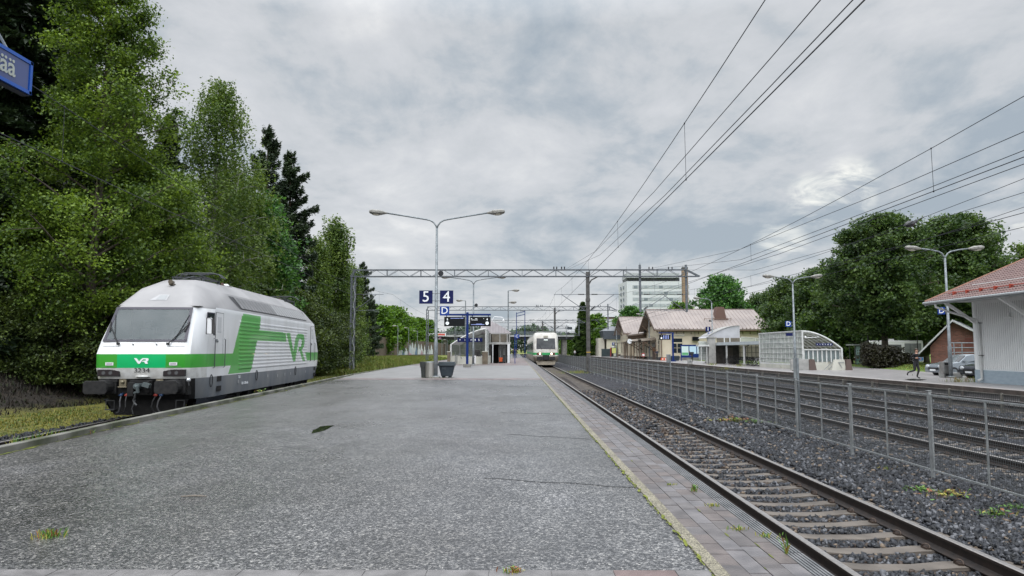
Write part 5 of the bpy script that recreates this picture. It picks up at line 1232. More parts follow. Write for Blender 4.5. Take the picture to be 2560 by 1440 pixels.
for i in range(len(wp)-1):
    (x0, y0, z0), (x1, y1, z1) = wp[i], wp[i+1]
    m.add([(x0, y0, -1), (x1, y1, -1), (x1, y1, z1), (x0, y0, z0), (x0-.5, y0+.1, -1), (x1-.5, y1+.1, -1), (x1-.5, y1+.1, z1), (x0-.5, y0+.1, z0)], [(0, 1, 2, 3), (5, 4, 7, 6), (3, 2, 6, 7)])
m.build('wall', wm_, rw)
def wallpt(y, z):
    for i in range(len(wp)-1):
        if wp[i][1] <= y <= wp[i+1][1]:
            t_ = (y-wp[i][1])/(wp[i+1][1]-wp[i][1]); return Vector((wp[i][0]+(wp[i+1][0]-wp[i][0])*t_+.04, y-.01, z))
gf = [mat('graffiti_'+n, c_, .7) for n, c_ in (('white', (.62, .64, .66)), ('blue', (.16, .24, .36)), ('pink', (.45, .28, .32)), ('pale', (.5, .55, .6)))]
def ypx(px):   # wall position seen at that column
    lo, hi = 150, 258
    for _ in range(40):
        mid__ = (lo+hi)/2; q_ = wallpt(mid__, 2); 
        p_ = 1290+1800*q_.x/q_.y
        if p_ < px: lo = mid__
        else: hi = mid__
    return lo
for (x0, x1, hh, cc_) in ((997, 1011, 3.6, 0), (1006, 1012, 2.4, 1), (1012, 1020, 2.2, 0), (1022, 1032, 3.2, 3), (1027, 1036, 4.0, 0), (1034, 1043, 3.9, 0), (1038, 1044, 2.6, 1), (1019, 1030, 1.3, 2), (1044, 1051, 3.5, 0), (1050, 1058, 3.4, 0), (1059, 1065, 3.0, 0), (1068, 1075, 3.3, 0), (1075, 1083, 3.3, 0), (1052, 1057, 1.6, 2)):
    ya, yb = ypx(x0), ypx(x1); m = MB(); off = {0: 0, 3: 0, 1: .03, 2: .05}[cc_]
    prof = [(0, .2), (.08, hh*.45), (.22, hh*.42), (.35, hh*.85), (.5, hh), (.62, hh*.8), (.7, hh*.82), (.8, hh*.5), (.95, hh*.55), (1, .2)]
    pts = [wallpt(ya+(yb-ya)*u, z)+Vector((off, 0, 0)) for u, z in prof]; m.add(pts, [tuple(range(len(pts)))]); o = m.build('graffiti', gf[cc_], rw)

# ================================================================ STATION HOUSE
stw = mat('station_cream', (.56, .49, .37), .7, 0, (.62, .55, .43), .7); stt = mat('station_trim_brown', (.14, .095, .065), .65); stc = mat('station_trim_cream', (.50, .45, .34), .6)
rfm, t, b = nmat('seamed_metal_roof'); P = t.nodes.new('ShaderNodeNewGeometry').outputs['Position']
c1 = cramp(t, tn(t, P, .35, 6, .6), [(.35, (.19, .158, .145)), (.65, (.265, .222, .20))]); t.links.new(c1, b.inputs['Base Color']); b.inputs['Roughness'].default_value = .42
station = thing('station_house', 'cream wooden station house with pale red metal roofs and two gabled wings', 'station building', (0, 0, 0))
SX = 24.7; ZB = -.22
def clad_wall(m, x0, x1, y0, y1, z0, z1, step=.23):   # wall along x or y with board shadow lines
    z = z0
    while z < z1-.01:
        ze = min(z+step, z1); m.box(x0, x1, y0, y1, z, ze-.03) ; m.box(x0+.015, x1-.015, y0+.015, y1-.015, ze-.03, ze); z = ze
def wing(y0, y1, x0, x1, label=None, zr=8.75, ze=5.45, over=.9):
    ym = (y0+y1)/2
    m = MB(); clad_wall(m, x0, x1, y0, y1, ZB+.5, ze-.05); m.build('wall', stw, station)
    m = MB(); m.box(x0-.04, x1+.04, y0-.04, y1+.04, ZB-.3, ZB+.5); m.build('plinth', concrete_d, station)
    # gable triangle on the track side
    m = MB(); m.prism([(y0, ze-.05), (y1, ze-.05), (ym, zr-.25)], 'x', x0, x0+.2); m.prism([(y0, ze-.05), (y1, ze-.05), (ym, zr-.25)], 'x', x1-.2, x1); m.build('gable', stw, station)
    sl = (zr-ze)/(ym-y0)
    m = MB()
    for s in (-1, 1):
        ye = ym+s*(ym-y0+over); zee = ze-sl*over
        for (a, c_) in ((zr, zr),): pass
        q = [(x0-1.4, ym, zr), (x1+1.0, ym, zr), (x1+1.6, ye, zee), (x0-1.4, ye, zee)]
        q2 = [(x, y, z-.14) for x, y, z in q]; m.add(q+q2, [(0, 1, 2, 3), (7, 6, 5, 4), (0, 3, 7, 4), (1, 5, 6, 2), (3, 2, 6, 7)])
    m.build('roof', rfm, station)
    m = MB()
    n = int((x1-x0+2)/.62)
    for s in (-1, 1):
        for k in range(n+1):
            x = x0-1.35+(x1-x0+2.4)*k/n; ye = ym+s*(ym-y0+over); zee = ze-sl*over
            m.tube([(x, ym, zr+.02), (x+.3*k/n, ye, zee+.02)], .022, 4)
    m.tube([(x0-1.4, ym, zr+.04), (x1+1, ym, zr+.04)], .06, 5)
    for k in range(n+1):
        x = x0-1.3+(x1-x0+2.2)*k/n
        m.box(x-.03, x+.03, ym-.05, ym+.05, zr, zr+.15)
        m.box(x+.1, x+.2, ym-(ym-y0+over)-.02, ym-(ym-y0+over)+.3, ze-sl*over, ze-sl*over+.16)
    m.build('roof_seams', mat('seam_brown', (.20, .145, .135), .5), station)
    m = MB()   # bargeboards & brackets
    for s in (-1, 1):
        ye = ym+s*(ym-y0+over); zee = ze-sl*over
        m.add([(x0-1.45, ym, zr-.02), (x0-1.45, ye, zee-.02), (x0-1.45, ye, zee-.40), (x0-1.45, ym, zr-.42), (x0-1.35, ym, zr-.02), (x0-1.35, ye, zee-.02), (x0-1.35, ye, zee-.40), (x0-1.35, ym, zr-.42)], [(0, 1, 2, 3), (7, 6, 5, 4), (3, 2, 6, 7), (1, 5, 6, 2)])
        m.bar((x0-1.4, ym+s*1.8, zr-1.4), (x0, ym+s*2.6, zr-3.0), .14); m.bar((x0-1.4, ym+s*3.9, zr-2.7), (x0, ym+s*3.9, zr-4.2), .16)
    m.box(x0-1.4, x1+1.4, y0-over, y0-over+.1, ze-sl*over-.32, ze-sl*over-.12)
    m.box(x0-.02, x1, y0-.05, y0, ze-.85, ze-.72)
    for x in np.arange(x0, x1+.1, 1.25): m.box(x-.07, x+.07, y0-.75, y0, ze-.75, ze-.35); m.box(x-.06, x+.06, y0-.06, y0, ze-1.3, ze-.3)
    m.build('eave_trim', stt, station)
    m = MB(); m.box(x0-.03, x1+.03, y0-.035, y0, ze-1.5, ze-1.38); m.box(x0-.03, x0+.15, y0-.04, y0+.1, ZB, ze-.8); m.box(x1-.15, x1+.03, y0-.04, y0+.1, ZB, ze-.8); m.box(x0-.04, x0, y0, y1, ze-1.5, ze-1.38); m.build('corner_board', stc, station)
    m = MB()   # pale vertical gable boards
    for s in (-.5, .5, 0): m.box(x0-.05, x0, ym+s*2-.35, ym+s*2+.35, ze+.1 if s else ze+.3, ze+1.4 if s else ze+2.2)
    m.build('gable_board', stc, station)
def swindow(par, x, y, z0, z1, w, face='-y'):
    fr = MB(); pn = MB()
    if face == '-y':
        fr.box(x-w/2-.14, x+w/2+.14, y-.07, y-.01, z0-.15, z1+.15); fr.box(x-w/2-.3, x+w/2+.3, y-.28, y, z1+.55, z1+.72); fr.box(x-w/2-.2, x+w/2+.2, y-.05, y, z1+.15, z1+.55); fr.box(x-w/2-.2, x+w/2+.2, y-.12, y, z0-.55, z0-.45); f_ = fr.build('window', stc, par)
        pn.box(x-w/2, x+w/2, y-.085, y-.075, z0, z1); pn.build('pane', glass_dark, f_)
        m = MB(); m.box(x-.05, x+.05, y-.11, y-.09, z0, z1-.75); m.box(x-w/2, x+w/2, y-.11, y-.09, (z0+z1-.75)/2-.03, (z0+z1-.75)/2+.03); m.box(x-w/2, x+w/2, y-.12, y-.09, z1-.85, z1-.65); m.build('glazing_bar', stc, f_)
    else:
        fr.box(x-.07, x-.01, y-w/2-.14, y+w/2+.14, z0-.15, z1+.15); fr.box(x-.25, x, y-w/2-.25, y+w/2+.25, z1+.3, z1+.4); f_ = fr.build('window', stc, par)
        pn.box(x-.085, x-.075, y-w/2, y+w/2, z0, z1); pn.build('pane', mat('window_grey', (.12, .12, .11), .15), f_)
        m = MB(); m.box(x-.11, x-.09, y-.04, y+.04, z0, z1); m.box(x-.11, x-.09, y-w/2, y+w/2, z1-.7, z1-.6); m.build('glazing_bar', stc, f_)
wing(122.5, 136.5, SX, 41.6)
wing(157, 171, SX, 38, zr=9.0, ze=5.6)
m = MB(); clad_wall(m, SX+.8, 38, 136.5, 157, ZB+.4, 4.9); m.build('wall', stw, station)
m = MB(); m.add([(SX-.6, 136, 4.75), (SX-.6, 157.5, 4.75), (SX+7, 157.5, 7.9), (SX+7, 136, 7.9), (SX-.6, 136, 4.6), (SX-.6, 157.5, 4.6), (SX+7, 157.5, 7.75), (SX+7, 136, 7.75)], [(0, 3, 2, 1), (4, 5, 6, 7), (0, 1, 5, 4)]); m.add([(SX+7, 136, 7.9), (SX+7, 157.5, 7.9), (40, 157.5, 5), (40, 136, 5)], [(0, 3, 2, 1)]); m.build('roof', rfm, station)
m = MB(); m.box(SX-.65, SX-.55, 136.5, 157, 4.4, 4.62)
for y in np.arange(137.5, 157, 1.1): m.box(SX-.5, SX+.8, y-.06, y+.06, 3.9, 4.5)
m.build('eave_trim', stt, station)
q = at(1688, 850, 122.4); swindow(station, q.x+.3, 122.5, 1.15-.15, 3.55-.1, 1.75)
for y in (138.6, 141.3, 144.2, 147, 149.8, 152.6, 155.2): swindow(station, SX+.8, y, .9, 3.3, 1.0, '-x')
for y in (124.8, 133.8, 159.5, 162.2, 165, 168.4): swindow(station, SX, y, .9, 3.1, 1.1, '-x')
m = MB(); m.box(SX-.08, SX-.02, 127.9, 130.7, ZB, 2.75); m.build('door', mat('door_brown', (.10, .055, .04), .5), station); m = MB(); m.box(SX-.1, SX-.08, 128.4, 130.2, 1.3, 1.9); m.build('door_panel', mat('door_orange', (.35, .13, .03), .5), station)
m = MB(); m.box(SX-.1, SX-.05, 128.2, 130.4, 2.05, 2.65); m.build('door_pane', mat('door_pale2', (.35, .36, .34), .3), station)
def canopy(y0, y1, label):
    n = 10
    m = MB()
    for i in range(n):
        a0, a1 = math.pi*i/n, math.pi*(i+1)/n; ym = (y0+y1)/2; r_ = (y1-y0)/2
        z_ = lambda a: 3.15+.45*math.sin(a); y_ = lambda a: ym-r_*math.cos(a)
        m.add([(SX-2.6, y_(a0), z_(a0)-.1), (SX, y_(a0), z_(a0)+.15), (SX, y_(a1), z_(a1)+.15), (SX-2.6, y_(a1), z_(a1)-.1)], [(0, 1, 2, 3)])
        m.add([(SX-2.6, y_(a0), z_(a0)-.1), (SX-2.6, y_(a1), z_(a1)-.1), (SX-2.6, y_(a1), z_(a1)-.28), (SX-2.6, y_(a0), z_(a0)-.28)], [(0, 1, 2, 3)])
    m.build('canopy', mat('canopy_brown', (.17, .14, .11), .6), station)
    m = MB()
    for y in (y0+.2, y1-.2): m.bar((SX-2.4, y, 3.1), (SX, y, 1.5), .14); m.tube([(SX-2.3, y, ZB), (SX-2.3, y, 3.15)], .09, 6); m.bar((SX-2.3, y, 2.3), (SX-1.5, y, 3.05), .1)
    m.build('canopy_post', stt, station)
canopy(127.2, 131.4, ''); canopy(140.5, 145.5, '')
m = MB(); m.box(SX-2.4, SX, 131.4, 140.5, 3.08, 3.2); m.box(SX-2.4, SX, 145.5, 150, 3.08, 3.2); m.box(SX-2.4, SX, 159, 164, 3.0, 3.12); m.build('canopy', MATS['canopy_brown'], station)
m = MB()
for y in (134, 137.5, 148, 150, 159.2, 163.8): m.tube([(SX-2.3, y, ZB), (SX-2.3, y, 3.1)], .1, 6)
m.build('canopy_post', stt, station)
# chimney, roof walk, downpipes, name plate
ch_ = at(1800, 795, 126.0); m = MB(); m.prism([(ch_.x-.95, 6.9), (ch_.x+1.0, 6.9), (ch_.x+.62, 9.0), (ch_.x-.6, 9.0)], 'y', 125.6, 127.4); m.box(ch_.x-1.2, ch_.x+1.2, 125.2, 127.6, 6.6, 7.0); m.build('chimney', mat('chimney_brown', (.13, .075, .06), .7), station)
m = MB(); m.tube([(ch_.x-3, 125, 6.9), (ch_.x+1.6, 125, 6.9)], .04, 5)
for x in (-3, -1.5, 1.6): m.tube([(ch_.x+x, 125, 6.6), (ch_.x+x, 125, 7.0)], .05, 5)
m.build('roof_walk', stt, station)
m = MB(); m.tube([(SX-.1, 122.3, 4.3), (SX-.1, 122.3, ZB)], .08, 6); m.tube([(41.6, 122.3, 4.5), (41.6, 122.3, ZB)], .09, 6); m.tube([(SX-.8, 121.8, 5.0), (SX-.1, 122.2, 4.2)], .08, 6); m.build('downpipe', stt, station)
npl = plate(station, 3.1, .36, sign_white, (at(1688, 836, 122.3).x, 122.4, 4.05), None, name='name_plate'); text('HYVINKÄÄ', .34, mat('name_ink', (.05, .05, .06), .5), npl, (0, -.03, 0), bold=.006)
m = MB(); m.box(40, 44.5, 124, 131, ZB, 2.6); m.prism([(39.8, 2.6), (45, 2.6), (45, 2.9), (42, 3.6)], 'y', 123.6, 131.4); m.build('porch', stw, station)
tvb = at(1739, 847, 122.0); m = MB(); m.box(tvb.x-.55, tvb.x+.55, 121.9, 122.2, tvb.z-.33, tvb.z+.33); m.tube([(tvb.x-.1, 122, tvb.z+.3), (tvb.x-.1, 122, 4.6)], .03, 5); m.build('screen', scr, station)
# platform display in front of the station
d1 = thing('display_stand', 'blue post with one black departure screen on the station platform', 'information display', (0, 0, 0)); q = on(1683, 903.5, -.2); d1.location = (q.x, q.y, -.2); kx = q.y/1800
m = MB(); m.box(-.12, .12, -.1, .1, .1, 4.25); m.box(-.4, .4, -.3, .3, 0, .14); m.build('post', post_blue, d1)
m = MB(); m.box(-2.1, .15, -.08, .08, 4.2, 4.34); m.build('crossbar', post_blue, d1)
q = MB(); q.box(-.82, .82, -.12, .12, -.37, .37); c_ = q.build('screen', scr, d1, loc=(-1.2, 0, 3.6)); text('1', .24, scw, c_, (-.52, -.125, .18)); q = MB(); q.prism([(.13*math.cos(t_), .13*math.sin(t_)) for t_ in np.linspace(0, 6.2832, 14, endpoint=False)], 'y', -.13, -.122); q.build('clock_face', scw, c_, loc=(-.52, 0, -.12))
q = MB(); 
for k in range(4): q.box(-.25+.24*k, -.15+.24*k, -.128, -.122, -.25, .3)
q.build('display_line', scb, c_)
nb_ = thing('notice_board', 'blue framed notice board with posters in front of the station house wall', 'notice board', (0, 0, 0)); q = on(1741, 902, -.2); nb_.location = (q.x, q.y+2, -.2)
m = MB(); m.box(-2.0, 2.0, -.05, .05, .5, 2.55); m.box(-1.95, -1.85, -.05, .05, 0, .5); m.box(1.85, 1.95, -.05, .05, 0, .5); m.build('panel', post_blue, nb_)
for k, cm in enumerate(((.55, .68, .68), (.45, .62, .75), (.5, .62, .72))):
    m = MB(); m.box(-1.85+1.25*k, -.75+1.25*k, -.07, -.05, .85 if k == 0 else 1.1, 2.3); p_ = m.build('poster', mat('poster%d' % k, cm, .5), nb_)
    if k == 0: m = MB(); m.box(-1.8, -.8, -.08, -.072, .9, 1.3); m.build('poster_band', mat('poster_green', (.10, .35, .15), .5), p_)

# ================================================================ DARK-ROOFED HOUSE, TOWER BLOCK, CHIMNEY, FAR BUILDINGS
dh = thing('mansard_house', 'pale house with a dark mansard roof left of the station house', 'house', (0, 0, 0))
def px_box(par, name, m_, x0, x1, ytop, ybot, Y, depth, m__=None):
    a = at(x0, ytop, Y); b_ = at(x1, ybot, Y); q = MB(); q.box(a.x, b_.x, Y, Y+depth, b_.z, a.z); return q.build(name, m_, par)
Yh = 205
a = at(1517, 878, Yh); b_ = at(1572, 845, Yh)
m = MB(); m.box(a.x, b_.x+3, Yh, Yh+12, -.5, b_.z); m.build('wall', mat('house_cream', (.48, .45, .36), .7), dh)
m = MB(); z0, z1 = at(1512, 848, Yh).z, at(1512, 827, Yh).z; m.prism([(a.x-.9, z0), (b_.x+4, z0), (b_.x+3.5, z1), (a.x-1.2, z1)], 'y', Yh-.5, Yh+12.5); m.build('lower_roof', mat('slate_dark', (.035, .042, .055), .5, 0, (.05, .06, .075), 3), dh)
z2 = at(1512, 817, Yh).z; m = MB(); m.add([(a.x-1.2, Yh-.5, z1), (b_.x+3.5, Yh-.5, z1), (b_.x+3.5, Yh+12, z1), (a.x-1.2, Yh+12, z1), (a.x+1.5, Yh+4, z2+.3), (b_.x, Yh+4, z2+.3)], [(0, 1, 5, 4), (1, 2, 5), (2, 3, 4, 5), (3, 0, 4)]); m.build('upper_roof', mat('metal_grey_roof', (.17, .18, .20), .5), dh)
m = MB(); m.box(b_.x-.2, b_.x+3, Yh-.8, Yh-.3, at(1550, 835, Yh).z-.35, at(1550, 830, Yh).z); m.build('dormer', white_p, dh)
m = MB(); m.box(at(1545, 1, Yh).x, at(1552, 1, Yh).x, Yh-.06, Yh, at(1, 866, Yh).z, at(1, 853, Yh).z); w_ = m.build('window', white_p, dh); m = MB(); m.box(at(1546.3, 1, Yh).x, at(1548, 1, Yh).x, Yh-.09, Yh-.06, at(1, 865, Yh).z, at(1, 854, Yh).z); m.box(at(1549, 1, Yh).x, at(1551, 1, Yh).x, Yh-.09, Yh-.06, at(1, 865, Yh).z, at(1, 854, Yh).z); m.build('pane', glass_dark, w_)
m = MB(); m.box(a.x-2.2, a.x-.5, Yh+1, Yh+10, -.5, b_.z); m.build('side_wing', mat('house_cream2', (.42, .40, .34), .7), dh)

tb = thing('tower_block', 'white multi-storey residential tower with rows of windows behind the station house', 'tower block', (0, 0, 0))
Yt = 300; a = at(1567, 706, Yt); b_ = at(1709, 706, Yt); c_ = at(1546, 706, Yt)
wt = mat('tower_white', (.52, .535, .56), .6, 0, (.57, .585, .60), .2)
side_dx = a.x-c_.x
m = MB(); zt2 = at(1600, 703, Yt).z
cx2 = c_.x*(1); cy2 = Yt+14
m.add([(a.x, Yt, -1), (b_.x, Yt, -1), (b_.x, Yt+16, -1), (c_.x*(cy2/Yt), cy2, -1), (a.x, Yt, zt2), (b_.x, Yt, zt2), (b_.x, Yt+16, zt2), (c_.x*(cy2/Yt), cy2, zt2)], [(0, 1, 5, 4), (1, 2, 6, 5), (2, 3, 7, 6), (3, 0, 4, 7), (4, 5, 6, 7)]); m.build('wall', wt, tb)
m = MB(); q1, q2 = at(1567, 693, Yt), at(1700, 693, Yt); m.box(q1.x, q2.x, Yt+1, Yt+12, zt2, zt2+1.4); m.build('attic', mat('tower_attic', (.05, .055, .06), .5), tb)
m = MB(); q1, q2 = at(1566, 680, Yt), at(1698, 680, Yt); m.box(q1.x, q2.x, Yt-.5, Yt+13, zt2+1.4, zt2+3.4); m.build('roof_slab', mat('tower_slab', (.36, .375, .39), .6), tb)
m = MB(); q1 = at(1566, 680, Yt); m.tube([(q1.x, Yt, zt2+3), (q1.x, Yt, zt2+6.2)], .07, 4); q1 = at(1602, 680, Yt); m.tube([(q1.x, Yt+2, zt2+3), (q1.x, Yt+2, zt2+8)], .08, 4); m.tube([(q1.x-.7, Yt+2, zt2+6), (q1.x+.7, Yt+2, zt2+6)], .05, 4); m.tube([(q1.x-.9, Yt+2, zt2+5.2), (q1.x+.9, Yt+2, zt2+5.2)], .05, 4); m.build('antenna', steel_dark, tb)
for r_ in range(10):
    yy0 = 710+15.4*r_
    if yy0 > 800: break
    z1_ = at(1600, yy0+4, Yt).z; z0_ = at(1600, yy0+11, Yt).z
    fb = MB(); fb.box(at(1571, 1, Yt).x, at(1708, 1, Yt).x, Yt-.06, Yt, z0_-.1, z1_+.15); band = fb.build('window_band', mat('tower_band', (.34, .355, .37), .5), tb)
    pn1, pn2 = MB(), MB()
    for k in range(11):
        p0 = 1574+12.2*k; x0 = at(p0, 1, Yt).x; x1 = at(p0+8.8, 1, Yt).x
        w_ = MB(); w_.box(x0, x1, Yt-.1, Yt-.06, z0_, z1_); w_.build('window', mat('tower_glass', (.26, .29, .31), .2, 0, (.42, .45, .47), .6) if (k*7+r_*3) % 5 else mat('tower_glass_dark', (.17, .20, .22), .2), tb)
    for (p0, p1) in ((1552.5, 1554), (1559, 1560.2)):
        f_ = (p0-1546)/21; xa = c_.x*(cy2/Yt)*(1-f_)+a.x*f_-.1; ya = cy2*(1-f_)+Yt*f_
        w_ = MB(); w_.box(xa-.3, xa+.05, ya-.9, ya-.1, z0_, z1_+.2); w_.build('side_window', mat('tower_glass_dark', (.17, .20, .22), .2), tb)
cm_ = thing('brick_chimney', 'tall tan brick chimney right of the white tower', 'chimney', (0, 0, 0))
Yc = 250; a = at(1706.5, 672, Yc); b_ = at(1719.5, 672, Yc)
m = MB(); m.box(a.x, b_.x, Yc, Yc+2, -1, a.z); m.build('shaft', mat('chimney_tan', (.22, .15, .095), .8, 0, (.30, .21, .135), 1.5), cm_)
m = MB(); m.box(a.x-.05, b_.x+.05, Yc-.05, Yc+2.05, a.z, a.z+.6); m.tube([(a.x+.3, Yc+1, a.z+.6), (a.x+.3, Yc+1, a.z+1.2)], .05, 4); m.tube([(b_.x-.3, Yc+1, a.z+.6), (b_.x-.3, Yc+1, a.z+1.2)], .05, 4); m.tube([(a.x-.1, Yc+1, a.z+1), (b_.x+.1, Yc+1, a.z+1)], .04, 4); m.build('cap', steel_dark, cm_)
fb_ = thing('white_office', 'low white building with a dark top floor left of the tall white tower', 'building', (0, 0, 0))
px_box(fb_, 'wall', wt, 1486, 1545, 798, 860, 270, 15); px_box(fb_, 'top_floor', mat('roof_brown', (.10, .06, .05), .6), 1500, 1538, 790, 798.2, 272, 10); px_box(fb_, 'roof_edge', wt, 1497, 1541, 789, 792, 271.5, 11)

# ================================================================ STATION PLATFORM
pl1 = MB(); yl = list(range(-10, 200, 10)); 
pl1.box(21.05, 29, -20, 235, -.9, -.2); pl1.box(29, 62, -20, 80, -.9, -.21); struct(pl1.build('station_platform', asph_far))
m = MB(); m.box(20.98, 21.5, -20, 235, -.45, -.188); struct(m.build('platform_edge_slab', mat('edge_pale', (.28, .26, .255), .5, 0, (.36, .34, .33), 2)))
m = MB(); m.box(20.90, 20.97, -20, 235, -.42, -.19)
for k in range(60): m.box(20.86, 20.90, -18+4*k, -17.8+4*k, -.9, -.2)
struct(m.build('platform_side', mat('side_dark', (.05, .04, .035), .7, 0, (.09, .07, .06), 2)))

# glass stair shelter (station platform)
gs = thing('stair_shelter', 'glazed stair shelter with a curved white-framed end facing the camera, on the station platform', 'shelter', (0, 0, 0))
X0 = 24.75; Yg0, Yg1 = 62.5, 73.5; zg = -.2; XR_ = 28.1
arg = [(X0+(XR_-X0)*t_, 1.62+(3.12-1.62)*(1-t_**1.9)) for t_ in np.linspace(0, 1, 14)]
m = MB()
for y in (Yg0, Yg1): m.tube([(X0, y, zg), (X0, y, 3.12)]+[(x, y, z) for x, z in arg]+[(XR_, y, zg)], .075, 6)
for k in range(12):
    y = Yg0+(Yg1-Yg0)*k/11; m.tube([(X0-.03, y, .35), (X0-.03, y, 3.1)], .03, 4); m.tube([(x, y, z) for x, z in arg], .03, 4)
for z in (.38, .75, 1.22, 1.70, 2.18, 2.65, 3.1): m.tube([(X0-.03, Yg0, z), (X0-.03, Yg1, z)], .032, 4)
m.tube([(X0-.05, Yg0, 3.16), (X0-.05, Yg1, 3.16)], .07, 4)
for k in (3, 6, 9, 12): m.tube([(arg[k][0], Yg0, arg[k][1]), (arg[k][0], Yg1, arg[k][1])], .03, 4)
m.box(X0, XR_, Yg0+.05, Yg0+.12, 1.48, 1.58)
for x in np.linspace(X0+.15, XR_-.1, 9): m.box(x-.05, x+.05, Yg0+.12, Yg0+.2, .45, 1.5)
m.build('frame', shw, gs)
m = MB(); m.add([(X0, Yg0, .35), (X0, Yg1, .35), (X0, Yg1, 3.1), (X0, Yg0, 3.1)], [(0, 1, 2, 3)]); m.build('side_glazing', glass_dirty, gs)
m = MB(); 
for i in range(len(arg)-1): m.add([(arg[i][0], Yg0, arg[i][1]), (arg[i+1][0], Yg0, arg[i+1][1]), (arg[i+1][0], Yg1, arg[i+1][1]), (arg[i][0], Yg1, arg[i][1])], [(0, 1, 2, 3)])
m.build('roof_glazing', mat('roof_cream_glass', (.62, .62, .50), .5, alpha=.6), gs)
m = MB(); m.add([(XR_, Yg0, .35), (XR_, Yg1, .35), (XR_, Yg1, 1.6), (XR_, Yg0, 1.6)], [(0, 1, 2, 3)]); m.add([(X0, Yg0+.2, .5), (XR_, Yg0+.2, .5), (XR_, Yg0+.2, 1.5), (X0, Yg0+.2, 1.5)], [(0, 1, 2, 3)]); m.build('lower_glazing', glass_mat('shelter_glass2', (.20, .24, .25), .7, .1), gs)
m = MB(); m.box(X0-.05, XR_, Yg0+.3, Yg0+.5, zg, .5); m.box(X0-.08, X0+.15, Yg0, Yg1, zg, .15); m.build('parapet', conc_lt, gs)
m = MB(); m.box(X0-.08, X0+.15, Yg0, Yg1, .15, .30); m.build('sill', shw, gs)
m = MB(); m.box(X0-1.45, X0+.45, Yg0-1.1, Yg0-.85, zg, .72); m.build('wing_wall', concrete, gs, bevel=.01)
m = MB(); m.prism([(X0+.05, zg), (X0+.65, zg), (X0+.48, .72), (X0+.05, .72)], 'y', Yg0-1.2, Yg0-.7); m.prism([(XR_-.25, zg), (XR_+.32, zg), (XR_+.18, .72), (XR_-.15, .72)], 'y', Yg0-1.2, Yg0-.7); m.build('pier', mat('pier_brown2', (.10, .07, .06), .7), gs)
m = MB(); m.prism([(XR_-1.4, zg), (XR_-.2, zg), (XR_-.3, .70), (XR_-1.15, .70)], 'y', Yg0-1.1, Yg0-.9); m.box(X0+.6, XR_-1.3, Yg0-.2, Yg0-.0, zg, .45); m.build('parapet', conc_lt, gs)
m = MB(); m.tube([(XR_-1.95, Yg0-.9, zg+.05), (XR_-1.3, Yg0-.95, .45), (XR_-1.05, Yg0-.95, .45)], .025, 5); m.tube([(XR_-1.6, Yg0-.9, zg+.05), (XR_-1.2, Yg0-.95, .22), (XR_-1.0, Yg0-.95, .22)], .025, 5); m.tube([(XR_-.85, Yg0-1.15, .45), (XR_-.35, Yg0-1.15, .45)], .022, 5); m.tube([(XR_-.8, Yg0-1.15, .45), (XR_-.55, Yg0-1.15, .0)], .022, 5); m.build('handrail', galv_d, gs)
gsn = plate(gs, 1.45, .22, sign_blue, (26.55, Yg0-.12, 1.98), None, name='direction_sign')
for k, ch in enumerate(('+', 'i', 'V', '>', '4', ',5')): text(ch, .17, sign_white, gsn, (-.6+.23*k, -.03, 0), bold=.004)
m = MB(); m.box(26.3, 26.9, Yg0-.1, Yg0-.06, 1.55, 1.6); m.tube([(X0+.2, Yg0-.1, 2.55), (X0+1.4, Yg0-.1, 2.62)], .03, 5); m.sphere((X0+.2, Yg0-.15, 2.6), .1, 8); m.build('camera', white_p, gs)

# bike shelter + lift tower on station platform
bk_ = thing('bike_shelter', 'flat-roofed white bicycle shelter between the lift tower and the glass stair shelter', 'shelter', (0, 0, 0))
m = MB(); m.box(24.9, 28.2, 73.8, 96, 2.08, 2.42); m.build('roof', mat('shelter_roof', (.38, .42, .44), .45, 0, (.46, .50, .52), 1.5), bk_)
for y in (79.5, 86, 91.5, 95.5):
    m = MB(); m.box(24.95, 25.11, y-.08, y+.08, zg, 2.08); m.build('post', shw, bk_); m = MB(); m.box(24.88, 25.18, y-.15, y+.15, zg, zg+.16); m.build('footing', concrete, bk_)
m = MB(); m.tube([(25.2, 79.5, .0), (25.2, 79.5, 1.85), (25.6, 79.5, 2.05)], .05, 5)
for z in (.6, 1.2, 1.75): m.tube([(28, 74, z), (28, 95, z)], .035, 4)
for y in np.arange(74, 95.2, 1.5): m.tube([(28, y, zg), (28, y, 2.1)], .035, 4)
for z in (.6, 1.2, 1.75): m.tube([(25, 96, z), (28, 96, z)], .035, 4)
m.build('frame', steel_dark, bk_)
m = MB(); m.add([(28.02, 74, .2), (28.02, 95, .2), (28.02, 95, 2.05), (28.02, 74, 2.05)], [(0, 1, 2, 3)]); m.build('back_glazing', mat('milky_glass', (.30, .31, .27), .5, 0, (.42, .42, .36), 3, alpha=.8), bk_)
l2_ = thing('lift_tower', 'lift tower with a curved pale roof and concrete pillar on the station platform', 'lift tower', (0, 0, 0))
Yq = 90
m = MB(); q1 = at(1752, 1, Yq).x; m.box(q1, q1+.85, Yq, Yq+.9, zg, 3.0); m.box(q1-.08, q1+.95, Yq-.08, Yq+1, 3.0, 3.14); m.build('pillar', concrete, l2_)
m = MB(); xa, xb = at(1757, 1, Yq).x, at(1830.5, 1, Yq).x
pl_ = [(xa+.9, 3.0), (xb, 3.0)]+[(xb-(xb-xa+1.4-.9)*t_**1.0, 3.0+1.55*(1-t_**1.8)) for t_ in np.linspace(0, 1, 12)]
m.prism(pl_, 'y', Yq+.6, Yq+4.5); m.build('roof', mat('corrugated_white', (.38, .38, .405), .5, 0, (.44, .44, .465), 1.5), l2_)
m = MB(); 
